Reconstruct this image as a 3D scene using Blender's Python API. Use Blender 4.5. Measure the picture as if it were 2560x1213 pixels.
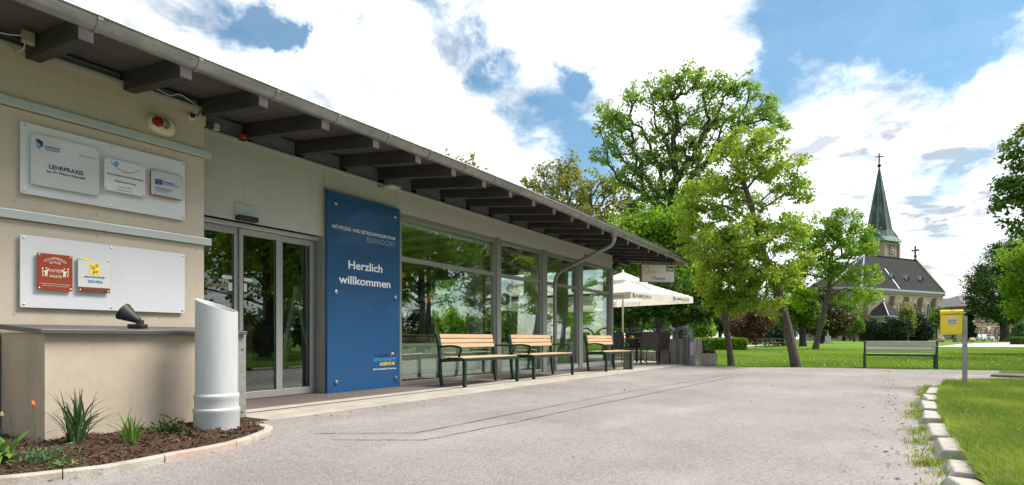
import bpy, bmesh, math, random
import numpy as np
from mathutils import Vector, Matrix

for _o in list(bpy.data.objects):
    bpy.data.objects.remove(_o)
SC = bpy.context.scene
COL = SC.collection
R = math.radians

# ------------------------------------------------------------------ camera
# World axes follow the pavilion: +X along its front (away from the camera),
# +Y into the building, camera at the origin 0.8 m above the road.
FPX, HZ, CXP, CAMH = 1440.0, 847.0, 1280.0, 0.8          # focal length / horizon in photo pixels
YAW = math.atan((2195 - 1280) / 1440.0)
SA, CA = math.sin(YAW), math.cos(YAW)
cam_d = bpy.data.cameras.new('camera')
cam = bpy.data.objects.new('camera', cam_d)
COL.objects.link(cam)
cam_d.sensor_width = 36.0
cam_d.lens = FPX / 2560.0 * 36.0
cam_d.shift_y = (HZ - 606.5) / 2560.0
cam_d.clip_start = 0.05
cam_d.clip_end = 6000
cam.location = (0, 0, CAMH)
cam.rotation_euler = (R(90), 0, YAW - R(90))
SC.camera = cam

# ------------------------------------------------------------------ world and sun
SUN_EL, SUN_DIR2 = R(52), Vector((0.60, -0.80))
sun_az = math.atan2(SUN_DIR2.x, SUN_DIR2.y)
world = bpy.data.worlds.new('World')
SC.world = world
world.use_nodes = True


def pix_dir(px, py):
    k = (px - CXP) / FPX
    return Vector((CA + k * SA, SA - k * CA, (HZ - py) / FPX)).normalized()


def make_world():
    nt = world.node_tree
    N, L = nt.nodes, nt.links
    N.clear()

    def nd(t, **kw):
        n = N.new(t)
        for k, v in kw.items():
            setattr(n, k, v)
        return n

    def mth(op, a, b=None, clamp=False):
        n = nd('ShaderNodeMath', operation=op, use_clamp=clamp)
        for i, v in enumerate((a, b)):
            if v is None:
                continue
            if isinstance(v, (int, float)):
                n.inputs[i].default_value = v
            else:
                L.new(v, n.inputs[i])
        return n.outputs[0]
    out = nd('ShaderNodeOutputWorld')
    sky = nd('ShaderNodeTexSky', sky_type='NISHITA')
    sky.sun_disc = False
    sky.sun_elevation = SUN_EL
    sky.sun_rotation = sun_az
    sky.air_density = 1.2
    sky.dust_density = 0.3
    sky.ozone_density = 4.0
    bg_s = nd('ShaderNodeBackground')
    bg_s.inputs['Strength'].default_value = 0.05
    hsv = nd('ShaderNodeHueSaturation')
    hsv.inputs['Hue'].default_value = 0.483
    hsv.inputs['Saturation'].default_value = 1.12
    hsv.inputs['Value'].default_value = 0.72
    L.new(sky.outputs[0], hsv.inputs['Color'])
    L.new(hsv.outputs[0], bg_s.inputs['Color'])
    tc = nd('ShaderNodeTexCoord')
    d = nd('ShaderNodeVectorMath', operation='NORMALIZE')
    L.new(tc.outputs['Generated'], d.inputs[0])
    sep = nd('ShaderNodeSeparateXYZ')
    L.new(d.outputs[0], sep.inputs[0])
    zz = mth('ADD', mth('MAXIMUM', sep.outputs[2], 0.0), 0.16)
    comb = nd('ShaderNodeCombineXYZ')
    L.new(mth('DIVIDE', sep.outputs[0], zz), comb.inputs[0])
    L.new(mth('DIVIDE', sep.outputs[1], zz), comb.inputs[1])

    def noise(scale, detail, rough, dist=0.0, off=(0, 0, 0), lac=2.0):
        mp = nd('ShaderNodeMapping')
        mp.inputs['Location'].default_value = off
        L.new(comb.outputs[0], mp.inputs[0])
        n = nd('ShaderNodeTexNoise')
        n.inputs['Scale'].default_value = scale
        n.inputs['Detail'].default_value = detail
        n.inputs['Roughness'].default_value = rough
        n.inputs['Distortion'].default_value = dist
        n.inputs['Lacunarity'].default_value = lac
        L.new(mp.outputs[0], n.inputs['Vector'])
        return n.outputs[0]
    n1 = noise(1.7, 12, 0.60, 0.25, (3.1, 1.7, 0))
    # weather in view: banks of cloud and gaps of blue between them
    blobs = [(700, 150, .50, .16), (1250, 120, .40, .12), (1720, 100, .40, .20), (1000, 260, .25, .14), (1130, 330, .14, .10), (1280, 420, .06, .2), (1640, 470, .13, .20),
             (2330, 520, .36, .22), (2480, 180, .14, .16), (2130, 330, .16, .16), (2300, 250, .10, .10), (1350, 345, .06, .10),
             (1420, 300, .15, -.34), (1300, 360, .10, -.28), (1500, 400, .12, -.32),
             (1940, 250, .11, -.38), (2140, 110, .20, -.50), (2330, 80, .16, -.44), (2500, 10, .14, -.36), (1165, 55, .08, -.46), (1200, 180, .07, -.46), (1430, 190, .05, -.36), (620, 50, .09, -.50), (690, 95, .06, -.46), (480, 70, .05, -.3), (850, 60, .04, -.3),
             (1050, 10, .08, -.40), (2480, 640, .12, .1), (2250, 690, .2, .12)]
    acc = mth('MULTIPLY_ADD', n1, 1.7)
    acc.node.inputs[2].default_value = -0.24
    # ragged cloud edges: jitter the direction before measuring distances
    jn = nd('ShaderNodeTexNoise')
    jn.inputs['Scale'].default_value = 5.5
    jn.inputs['Detail'].default_value = 9
    jn.inputs['Roughness'].default_value = 0.62
    L.new(d.outputs[0], jn.inputs['Vector'])
    jc = nd('ShaderNodeVectorMath', operation='SUBTRACT')
    L.new(jn.outputs['Color'], jc.inputs[0])
    jc.inputs[1].default_value = (0.5, 0.5, 0.5)
    js = nd('ShaderNodeVectorMath', operation='MULTIPLY_ADD')
    L.new(jc.outputs[0], js.inputs[0])
    js.inputs[1].default_value = (0.30, 0.30, 0.22)
    L.new(d.outputs[0], js.inputs[2])
    for px, py, r, amp in blobs:
        vd = nd('ShaderNodeVectorMath', operation='DISTANCE')
        L.new(js.outputs[0], vd.inputs[0])
        vd.inputs[1].default_value = pix_dir(px, py)
        mr = nd('ShaderNodeMapRange', interpolation_type='SMOOTHSTEP')
        mr.inputs['From Min'].default_value = r
        mr.inputs['From Max'].default_value = 0.0
        mr.inputs['To Min'].default_value = 0.0
        mr.inputs['To Max'].default_value = amp
        L.new(vd.outputs['Value'], mr.inputs['Value'])
        acc = mth('ADD', acc, mr.outputs[0])
    cov = nd('ShaderNodeMapRange', interpolation_type='SMOOTHSTEP')
    cov.inputs['From Min'].default_value = 0.32
    cov.inputs['From Max'].default_value = 0.84
    L.new(acc, cov.inputs['Value'])
    veil = noise(0.9, 6, 0.5, 0.5, (9, 2, 0))
    covv = mth('MAXIMUM', cov.outputs[0], mth('MULTIPLY', veil, 0.10), clamp=True)
    # cloud brightness: sunlit tops, grey bases
    n2 = noise(3.4, 11, 0.62, 0.3, (12.5, 4.2, 0))
    thick = nd('ShaderNodeMapRange')
    thick.inputs['From Min'].default_value = 0.44
    thick.inputs['From Max'].default_value = 0.70
    L.new(n2, thick.inputs['Value'])
    gm = None
    for px, py, r, amp in [(2350, 560, .36, .65), (2200, 400, .2, .35), (2560, 700, .3, .5)]:
        vd = nd('ShaderNodeVectorMath', operation='DISTANCE')
        L.new(d.outputs[0], vd.inputs[0])
        vd.inputs[1].default_value = pix_dir(px, py)
        mr = nd('ShaderNodeMapRange', interpolation_type='SMOOTHSTEP')
        mr.inputs['From Min'].default_value = r
        mr.inputs['From Max'].default_value = 0.0
        mr.inputs['To Max'].default_value = amp
        L.new(vd.outputs['Value'], mr.inputs['Value'])
        gm = mr.outputs[0] if gm is None else mth('ADD', gm, mr.outputs[0])
    n3 = noise(4.6, 12, 0.60, 0.4, (2.5, 14.2, 0))
    soft = nd('ShaderNodeMapRange')
    soft.inputs['From Min'].default_value = 0.38
    soft.inputs['From Max'].default_value = 0.66
    soft.inputs['To Max'].default_value = 0.88
    L.new(n3, soft.inputs['Value'])
    grey = mth('MAXIMUM', mth('MULTIPLY', thick.outputs[0], mth('ADD', gm, 0.68)), soft.outputs[0], clamp=True)
    mixc = nd('ShaderNodeMix', data_type='RGBA')
    mixc.inputs['A'].default_value = (1.0, 1.0, 1.0, 1)
    mixc.inputs['B'].default_value = (0.30, 0.33, 0.375, 1)
    L.new(grey, mixc.inputs['Factor'])
    bg_c = nd('ShaderNodeBackground')
    bg_c.inputs['Strength'].default_value = 0.49
    L.new(mixc.outputs['Result'], bg_c.inputs['Color'])
    mx = nd('ShaderNodeMixShader')
    L.new(covv, mx.inputs[0])
    L.new(bg_s.outputs[0], mx.inputs[1])
    L.new(bg_c.outputs[0], mx.inputs[2])
    L.new(mx.outputs[0], out.inputs[0])


make_world()
sun_d = bpy.data.lights.new('sun', 'SUN')
sun_d.energy = 1.8
sun_d.angle = R(30)
sun_d.color = (1.0, 0.93, 0.83)
sun = bpy.data.objects.new('sun', sun_d)
COL.objects.link(sun)
sv = Vector((SUN_DIR2.x * math.cos(SUN_EL), SUN_DIR2.y * math.cos(SUN_EL), math.sin(SUN_EL)))
sun.rotation_euler = sv.to_track_quat('Z', 'Y').to_euler()
sun.location = (0, -20, 40)
vs = SC.view_settings
vs.view_transform = 'Standard'
vs.look = 'None'
vs.exposure = 2.02
vs.gamma = 1.0
vs.use_curve_mapping = False
SC.render.engine = 'CYCLES'
SC.cycles.use_denoising = True
SC.cycles.max_bounces = 8
SC.cycles.transparent_max_bounces = 16
SC.cycles.sample_clamp_indirect = 8

# ------------------------------------------------------------------ coordinates


def smooth(t):
    t = np.clip(t, 0, 1)
    return t * t * (3 - 2 * t)


def zg(x, y):
    """lawn rises a little towards the church"""
    d = np.hypot(x, y)
    return 0.32 * smooth((d - 28) / 90.0)


def road_z(y):
    """road falls away from the building"""
    return 0.072 * smooth((np.asarray(y, float) - 3.2) / 1.7)


def C(x, Z, z=0.0):
    """camera right / camera depth -> world"""
    return Vector((Z * CA + x * SA, Z * SA - x * CA, z))


def P(px, py, Z):
    """point seen at a photo pixel at depth Z"""
    return C((px - CXP) / FPX * Z, Z, CAMH + (HZ - py) / FPX * Z)


def G(px, py, z=0.0):
    Z = (CAMH - z) * FPX / (py - HZ)
    return C((px - CXP) / FPX * Z, Z, z)


def F(px, py, Y):
    k = (px - CXP) / FPX
    t = Y / (SA - k * CA)
    return t * (CA + k * SA), CAMH + (HZ - py) / FPX * t


def base_at(px, Z):
    """ground point at a pixel column and depth"""
    p = C((px - CXP) / FPX * Z, Z)
    p.z = float(zg(p.x, p.y)) - 0.01
    return p


# ------------------------------------------------------------------ materials
MATS = {}


def mat(name, col, rough=0.6, metal=0.0, var=0.0, vscale=8.0, bump=0.0, bscale=60.0, col2=None, spec=0.5, coat=0.0,
        detail=6, coords='Object', stretch=None, emit=None):
    if name in MATS:
        return MATS[name]
    m = bpy.data.materials.new(name)
    m.use_nodes = True
    nt = m.node_tree
    b = nt.nodes['Principled BSDF']
    b.inputs['Base Color'].default_value = (*col, 1)
    b.inputs['Roughness'].default_value = rough
    b.inputs['Metallic'].default_value = metal
    b.inputs['Specular IOR Level'].default_value = spec
    b.inputs['Coat Weight'].default_value = coat
    if var or col2 or bump:
        tc = nt.nodes.new('ShaderNodeTexCoord')
        src = tc.outputs[coords]
        if stretch:
            mp = nt.nodes.new('ShaderNodeMapping')
            mp.inputs['Scale'].default_value = stretch
            nt.links.new(src, mp.inputs[0])
            src = mp.outputs[0]
    if var or col2:
        n = nt.nodes.new('ShaderNodeTexNoise')
        n.inputs['Scale'].default_value = vscale
        n.inputs['Detail'].default_value = detail
        n.inputs['Roughness'].default_value = 0.62
        nt.links.new(src, n.inputs['Vector'])
        mr = nt.nodes.new('ShaderNodeMapRange')
        mr.inputs['From Min'].default_value = 0.32
        mr.inputs['From Max'].default_value = 0.68
        nt.links.new(n.outputs[0], mr.inputs['Value'])
        mx = nt.nodes.new('ShaderNodeMix')
        mx.data_type = 'RGBA'
        c2 = col2 if col2 else tuple(c * (1 - var) for c in col)
        mx.inputs['A'].default_value = (*col, 1)
        mx.inputs['B'].default_value = (*c2, 1)
        nt.links.new(mr.outputs[0], mx.inputs['Factor'])
        nt.links.new(mx.outputs['Result'], b.inputs['Base Color'])
        rr = nt.nodes.new('ShaderNodeMapRange')
        rr.inputs['To Min'].default_value = max(0.03, rough - 0.08)
        rr.inputs['To Max'].default_value = min(1, rough + 0.1)
        nt.links.new(n.outputs[0], rr.inputs['Value'])
        nt.links.new(rr.outputs[0], b.inputs['Roughness'])
    if bump:
        n = nt.nodes.new('ShaderNodeTexNoise')
        n.inputs['Scale'].default_value = bscale
        n.inputs['Detail'].default_value = 5
        nt.links.new(src, n.inputs['Vector'])
        bp = nt.nodes.new('ShaderNodeBump')
        bp.inputs['Strength'].default_value = bump
        bp.inputs['Distance'].default_value = 0.01
        nt.links.new(n.outputs[0], bp.inputs['Height'])
        nt.links.new(bp.outputs[0], b.inputs['Normal'])
    MATS[name] = m
    return m


def add_dirt(m, scale, lo, hi, amt, col, stretch=(1, 1, 1)):
    """irregular stains over a material's colour"""
    nt = m.node_tree
    N, L = nt.nodes, nt.links
    b = N['Principled BSDF']
    tc = N.new('ShaderNodeTexCoord')
    mp = N.new('ShaderNodeMapping')
    mp.inputs['Scale'].default_value = stretch
    L.new(tc.outputs['Object'], mp.inputs[0])
    nz = N.new('ShaderNodeTexNoise')
    nz.inputs['Scale'].default_value = scale
    nz.inputs['Detail'].default_value = 9
    nz.inputs['Roughness'].default_value = 0.68
    L.new(mp.outputs[0], nz.inputs['Vector'])
    mr = N.new('ShaderNodeMapRange')
    mr.inputs['From Min'].default_value = lo
    mr.inputs['From Max'].default_value = hi
    mr.inputs['To Max'].default_value = amt
    L.new(nz.outputs[0], mr.inputs['Value'])
    mx = N.new('ShaderNodeMix')
    mx.data_type = 'RGBA'
    mx.inputs['B'].default_value = (*col, 1)
    L.new(mr.outputs[0], mx.inputs['Factor'])
    bc = b.inputs['Base Color']
    if bc.links:
        L.new(bc.links[0].from_socket, mx.inputs['A'])
    else:
        mx.inputs['A'].default_value = bc.default_value
    L.new(mx.outputs['Result'], bc)
    return m


def srgb(r, g, b):
    def f(c):
        c /= 255.0
        return c / 12.92 if c <= 0.04045 else ((c + 0.055) / 1.055) ** 2.4
    return (f(r), f(g), f(b))


def leaf_mat(name, c1, c2, trans=0.35, rough=0.55):
    if name in MATS:
        return MATS[name]
    m = bpy.data.materials.new(name)
    m.use_nodes = True
    nt = m.node_tree
    N, L = nt.nodes, nt.links
    b = N['Principled BSDF']
    b.inputs['Roughness'].default_value = rough
    b.inputs['Specular IOR Level'].default_value = 0.25
    at = N.new('ShaderNodeAttribute')
    at.attribute_name = 'tint'
    mx = N.new('ShaderNodeMix')
    mx.data_type = 'RGBA'
    mx.inputs['A'].default_value = (*c1, 1)
    mx.inputs['B'].default_value = (*c2, 1)
    L.new(at.outputs['Fac'], mx.inputs['Factor'])
    L.new(mx.outputs['Result'], b.inputs['Base Color'])
    t = N.new('ShaderNodeBsdfTranslucent')
    hs = N.new('ShaderNodeMix')
    hs.data_type = 'RGBA'
    hs.blend_type = 'MULTIPLY'
    hs.inputs['Factor'].default_value = 1.0
    hs.inputs['B'].default_value = (1.35, 1.25, 0.55, 1)
    L.new(mx.outputs['Result'], hs.inputs['A'])
    L.new(hs.outputs['Result'], t.inputs['Color'])
    ms = N.new('ShaderNodeMixShader')
    ms.inputs[0].default_value = trans
    L.new(b.outputs[0], ms.inputs[1])
    L.new(t.outputs[0], ms.inputs[2])
    L.new(ms.outputs[0], N['Material Output'].inputs[0])
    MATS[name] = m
    return m


def glass_mat(name, tint=(0.80, 0.88, 0.84), k=1.0, add=0.02):
    m = bpy.data.materials.new(name)
    m.use_nodes = True
    nt = m.node_tree
    N, L = nt.nodes, nt.links
    N.remove(N['Principled BSDF'])
    tr = N.new('ShaderNodeBsdfTransparent')
    tr.inputs[0].default_value = (*tint, 1)
    gl = N.new('ShaderNodeBsdfGlossy')
    gl.inputs['Roughness'].default_value = 0.004
    gl.inputs['Color'].default_value = (0.95, 1.0, 0.97, 1)
    # old float glass is never quite flat
    tc = N.new('ShaderNodeTexCoord')
    nz = N.new('ShaderNodeTexNoise')
    nz.inputs['Scale'].default_value = 1.3
    nz.inputs['Detail'].default_value = 1
    L.new(tc.outputs['Object'], nz.inputs['Vector'])
    bp = N.new('ShaderNodeBump')
    bp.inputs['Strength'].default_value = 0.05
    bp.inputs['Distance'].default_value = 0.03
    L.new(nz.outputs[0], bp.inputs['Height'])
    L.new(bp.outputs[0], gl.inputs['Normal'])
    fr = N.new('ShaderNodeFresnel')
    fr.inputs['IOR'].default_value = 1.5
    mu = N.new('ShaderNodeMath')
    mu.operation = 'MULTIPLY_ADD'
    mu.use_clamp = True
    mu.inputs[1].default_value = k
    mu.inputs[2].default_value = add
    L.new(fr.outputs[0], mu.inputs[0])
    mx = N.new('ShaderNodeMixShader')
    L.new(mu.outputs[0], mx.inputs[0])
    L.new(tr.outputs[0], mx.inputs[1])
    L.new(gl.outputs[0], mx.inputs[2])
    L.new(mx.outputs[0], N['Material Output'].inputs[0])
    MATS[name] = m
    return m


# ------------------------------------------------------------------ object helpers
PINV = {}


def tag(o, label=None, cat=None, group=None, kind=None):
    if label:
        o['label'] = label
    if cat:
        o['category'] = cat
    if group:
        o['group'] = group
    if kind:
        o['kind'] = kind
    return o


def thing(name, label, cat, loc=(0, 0, 0), rotz=0.0, group=None):
    o = bpy.data.objects.new(name, None)
    COL.objects.link(o)
    o.empty_display_size = 0.2
    o.location = loc
    o.rotation_euler = (0, 0, rotz)
    return tag(o, label, cat, group)


def mtx(o):
    return Matrix.Translation(o.location) @ o.rotation_euler.to_matrix().to_4x4()


def link_mesh(name, me, material=None, parent=None, world=False):
    o = bpy.data.objects.new(name, me)
    COL.objects.link(o)
    if material is not None:
        me.materials.clear()
        me.materials.append(material)
    if parent is not None:
        o.parent = parent
        if world:
            M = mtx(parent)
            if parent.parent is not None:
                M = mtx(parent.parent)   # parts sit at their thing's frame
            o.matrix_parent_inverse = M.inverted() if parent.parent is None else Matrix.Identity(4)
    return o


def dup(root, loc=None, rotz=None, label=None, group=None):
    r = root.copy()
    COL.objects.link(r)
    if loc is not None:
        r.location = loc
    if rotz is not None:
        r.rotation_euler = (0, 0, rotz)
    if label:
        r['label'] = label
    if group:
        r['group'] = group
    for ch in list(root.children):
        c = ch.copy()
        COL.objects.link(c)
        c.parent = r
        for g in list(ch.children):
            q = g.copy()
            COL.objects.link(q)
            q.parent = c
    return r


class MB:
    """collects polygons; build() links them as one mesh object"""

    def __init__(self):
        self.v, self.f = [], []

    def add(self, vs, fs):
        n = len(self.v)
        self.v += [tuple(p) for p in vs]
        self.f += [tuple(i + n for i in q) for q in fs]
        return self

    def box(self, x0, x1, y0, y1, z0, z1):
        return self.add([(x0, y0, z0), (x1, y0, z0), (x1, y1, z0), (x0, y1, z0), (x0, y0, z1), (x1, y0, z1), (x1, y1, z1), (x0, y1, z1)],
                        [(0, 3, 2, 1), (4, 5, 6, 7), (0, 1, 5, 4), (1, 2, 6, 5), (2, 3, 7, 6), (3, 0, 4, 7)])

    def obox(self, c, ax, ay, az, sx, sy, sz):
        c, ax, ay, az = Vector(c), Vector(ax).normalized(), Vector(ay).normalized(), Vector(az).normalized()
        pts = []
        for k in (-1, 1):
            for i, j in ((-1, -1), (1, -1), (1, 1), (-1, 1)):
                pts.append(c + ax * (i * sx / 2) + ay * (j * sy / 2) + az * (k * sz / 2))
        return self.add(pts, [(0, 3, 2, 1), (4, 5, 6, 7), (0, 1, 5, 4), (1, 2, 6, 5), (2, 3, 7, 6), (3, 0, 4, 7)])

    def bar(self, a, b, w, h, up=(0, 0, 1)):
        a, b = Vector(a), Vector(b)
        d = (b - a)
        up = Vector(up)
        s = d.cross(up)
        if s.length < 1e-6:
            s = d.cross(Vector((1, 0, 0)))
        s.normalize()
        u = s.cross(d).normalized()
        return self.obox((a + b) / 2, d, s, u, d.length, w, h)

    def sweep(self, pts, prof, up=(0, 0, 1), caps=True):
        """sweep a closed 2-D profile [(side, up)] along points"""
        pts = [Vector(p) for p in pts]
        n, k = len(pts), len(prof)
        vs = []
        upv = Vector(up)
        for i, p in enumerate(pts):
            d = (pts[min(i + 1, n - 1)] - pts[max(i - 1, 0)]).normalized()
            s = d.cross(upv)
            if s.length < 1e-5:
                s = d.cross(Vector((0, 1, 0)))
            s.normalize()
            u = s.cross(d).normalized()
            for a, b in prof:
                vs.append(p + s * a + u * b)
        fs = []
        for i in range(n - 1):
            for j in range(k):
                q = (j + 1) % k
                fs.append((i * k + j, i * k + q, (i + 1) * k + q, (i + 1) * k + j))
        if caps:
            fs.append(tuple(range(k - 1, -1, -1)))
            fs.append(tuple((n - 1) * k + j for j in range(k)))
        return self.add(vs, fs)

    def tube(self, pts, rad, n=8, caps=True):
        pts = [Vector(p) for p in pts]
        m = len(pts)
        if isinstance(rad, (int, float)):
            rad = [rad] * m
        vs = []
        d0 = (pts[1] - pts[0]).normalized()
        s = d0.cross(Vector((0, 0, 1)))
        if s.length < 1e-4:
            s = d0.cross(Vector((1, 0, 0)))
        s.normalize()
        for i, p in enumerate(pts):
            d = (pts[min(i + 1, m - 1)] - pts[max(i - 1, 0)])
            if d.length < 1e-9:
                d = d0
            d = d.normalized()
            s = (s - d * s.dot(d))
            if s.length < 1e-5:
                s = d.cross(Vector((1, 0.3, 0)))
            s.normalize()
            u = d.cross(s)
            for j in range(n):
                a = 2 * math.pi * j / n
                vs.append(p + (s * math.cos(a) + u * math.sin(a)) * rad[i])
        fs = []
        for i in range(m - 1):
            for j in range(n):
                q = (j + 1) % n
                fs.append((i * n + j, i * n + q, (i + 1) * n + q, (i + 1) * n + j))
        if caps:
            fs.append(tuple(range(n - 1, -1, -1)))
            fs.append(tuple((m - 1) * n + j for j in range(n)))
        return self.add(vs, fs)

    def lathe(self, prof, n=24, c=(0, 0, 0), ax=(1, 0, 0), ay=(0, 1, 0), az=(0, 0, 1), caps=True):
        c, ax, ay, az = Vector(c), Vector(ax), Vector(ay), Vector(az)
        vs = []
        for r, h in prof:
            for j in range(n):
                a = 2 * math.pi * j / n
                vs.append(c + (ax * math.cos(a) + ay * math.sin(a)) * r + az * h)
        fs = []
        for i in range(len(prof) - 1):
            for j in range(n):
                q = (j + 1) % n
                fs.append((i * n + j, i * n + q, (i + 1) * n + q, (i + 1) * n + j))
        if caps:
            fs.append(tuple(range(n - 1, -1, -1)))
            fs.append(tuple((len(prof) - 1) * n + j for j in range(n)))
        return self.add(vs, fs)

    def prism(self, poly, o, ax, ay, az, d0, d1):
        """2-D polygon in (ax, ay) at origin o, extruded along az from d0 to d1"""
        o, ax, ay, az = Vector(o), Vector(ax), Vector(ay), Vector(az)
        k = len(poly)
        vs = [o + ax * a + ay * b + az * d0 for a, b in poly] + [o + ax * a + ay * b + az * d1 for a, b in poly]
        fs = [tuple(range(k - 1, -1, -1)), tuple(range(k, 2 * k))]
        for j in range(k):
            q = (j + 1) % k
            fs.append((j, q, k + q, k + j))
        return self.add(vs, fs)

    def mesh(self, name, smooth=False, angle=35):
        me = bpy.data.meshes.new(name)
        me.from_pydata([tuple(p) for p in self.v], [], self.f)
        bm = bmesh.new()
        bm.from_mesh(me)
        bmesh.ops.delete(bm, geom=[v for v in bm.verts if not v.link_faces], context='VERTS')
        bmesh.ops.recalc_face_normals(bm, faces=bm.faces)
        bm.to_mesh(me)
        bm.free()
        if smooth:
            me.polygons.foreach_set('use_smooth', [True] * len(me.polygons))
            me.set_sharp_from_angle(angle=R(angle))
        return me

    def build(self, name, material, parent=None, world=False, smooth=False, bevel=0.0, seg=2):
        me = self.mesh(name, smooth)
        o = link_mesh(name, me, material, parent, world)
        if bevel:
            bv = o.modifiers.new('edge', 'BEVEL')
            bv.width = bevel
            bv.segments = seg
            bv.limit_method = 'ANGLE'
        return o


def fast_mesh(name, verts, nper, material, parent=None, tint=None, smooth=False):
    """verts (N,nper,3) as N separate polygons"""
    verts = np.asarray(verts, np.float32)
    N = verts.shape[0]
    me = bpy.data.meshes.new(name)
    me.vertices.add(N * nper)
    me.vertices.foreach_set('co', verts.reshape(-1))
    me.loops.add(N * nper)
    me.loops.foreach_set('vertex_index', np.arange(N * nper, dtype=np.int32))
    me.polygons.add(N)
    me.polygons.foreach_set('loop_start', np.arange(0, N * nper, nper, dtype=np.int32))
    me.polygons.foreach_set('loop_total', np.full(N, nper, np.int32))
    if tint is not None:
        a = me.attributes.new('tint', 'FLOAT', 'FACE')
        a.data.foreach_set('value', np.asarray(tint, np.float32))
    me.update(calc_edges=True)
    o = bpy.data.objects.new(name, me)
    COL.objects.link(o)
    me.materials.append(material)
    if parent is not None:
        o.parent = parent
    return o


# ------------------------------------------------------------------ lettering
_FONT_CACHE = {}


def text_mesh(s, bold=0.0, shear=0.0):
    key = (s, bold, shear)
    if key in _FONT_CACHE:
        return _FONT_CACHE[key]
    cu = bpy.data.curves.new('lettering', 'FONT')
    cu.body = s
    cu.size = 1.0
    cu.offset = bold
    cu.shear = shear
    cu.resolution_u = 3
    cu.extrude = 0.004
    o = bpy.data.objects.new('lettering', cu)
    COL.objects.link(o)
    bpy.context.view_layer.update()
    dg = bpy.context.evaluated_depsgraph_get()
    me = bpy.data.meshes.new_from_object(o.evaluated_get(dg))
    bpy.data.objects.remove(o)
    co = np.empty(len(me.vertices) * 3, np.float32)
    me.vertices.foreach_get('co', co)
    co = co.reshape(-1, 3)
    faces = [tuple(p.vertices) for p in me.polygons]
    bpy.data.meshes.remove(me)
    _FONT_CACHE[key] = (co, faces)
    return co, faces


def place_text(name, s, o, ax, ay, w, h, material, parent, bold=0.0, shear=0.0, world=True, cap_only=True):
    """lettering whose bounding width is w; h is the cap height; o = left end of the baseline"""
    co, faces = text_mesh(s, bold, shear)
    o, ax, ay = Vector(o), Vector(ax).normalized(), Vector(ay).normalized()
    an = ax.cross(ay)
    x0, x1 = co[:, 0].min(), co[:, 0].max()
    sx = w / (x1 - x0)
    sy = h / 0.70
    pts = [o + ax * float((c[0] - x0) * sx) + ay * float(c[1] * sy) + an * float(c[2] * 0.2) for c in co]
    me = bpy.data.meshes.new(name)
    me.from_pydata([tuple(p) for p in pts], [], faces)
    return link_mesh(name, me, material, parent, world)


def wall_text(name, s, px0, px1, pyb, pyt, Y, material, parent, bold=0.0, shear=0.0):
    """lettering on a plane y = Y, placed by its left/right end, left baseline and left cap top in the photo"""
    x0, zb = F(px0, pyb, Y)
    x1, _ = F(px1, pyb, Y)
    _, zt = F(px0, pyt, Y)
    return place_text(name, s, (x0, Y, zb), (1, 0, 0), (0, 0, 1), x1 - x0, zt - zb, material, parent, bold, shear)


def wall_poly(name, pts, Y, material, parent, depth=0.0006):
    """flat printed shape on the plane y = Y from photo pixels"""
    q = [F(a, b, Y) for a, b in pts]
    return MB().prism(q, (0, Y, 0), (1, 0, 0), (0, 0, 1), (0, 1, 0), 0, -depth).build(name, material, parent, True)


def disc(c, r, n=14, sx=1.0):
    return [(c[0] + r * sx * math.cos(2 * math.pi * i / n), c[1] + r * math.sin(2 * math.pi * i / n)) for i in range(n)]


def ribbon(pts, w):
    """polyline -> outline polygon list of quads"""
    out = []
    for i in range(len(pts) - 1):
        (x0, y0), (x1, y1) = pts[i], pts[i + 1]
        dx, dy = x1 - x0, y1 - y0
        l = math.hypot(dx, dy) or 1
        nx, ny = -dy / l * w / 2, dx / l * w / 2
        ex, ey = dx / l * w * .25, dy / l * w * .25
        out.append([(x0 + nx - ex, y0 + ny - ey), (x0 - nx - ex, y0 - ny - ey), (x1 - nx + ex, y1 - ny + ey), (x1 + nx + ex, y1 + ny + ey)])
    return out

# ================================================================== THE SETTING
rng = np.random.default_rng(7)
random.seed(7)

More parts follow.
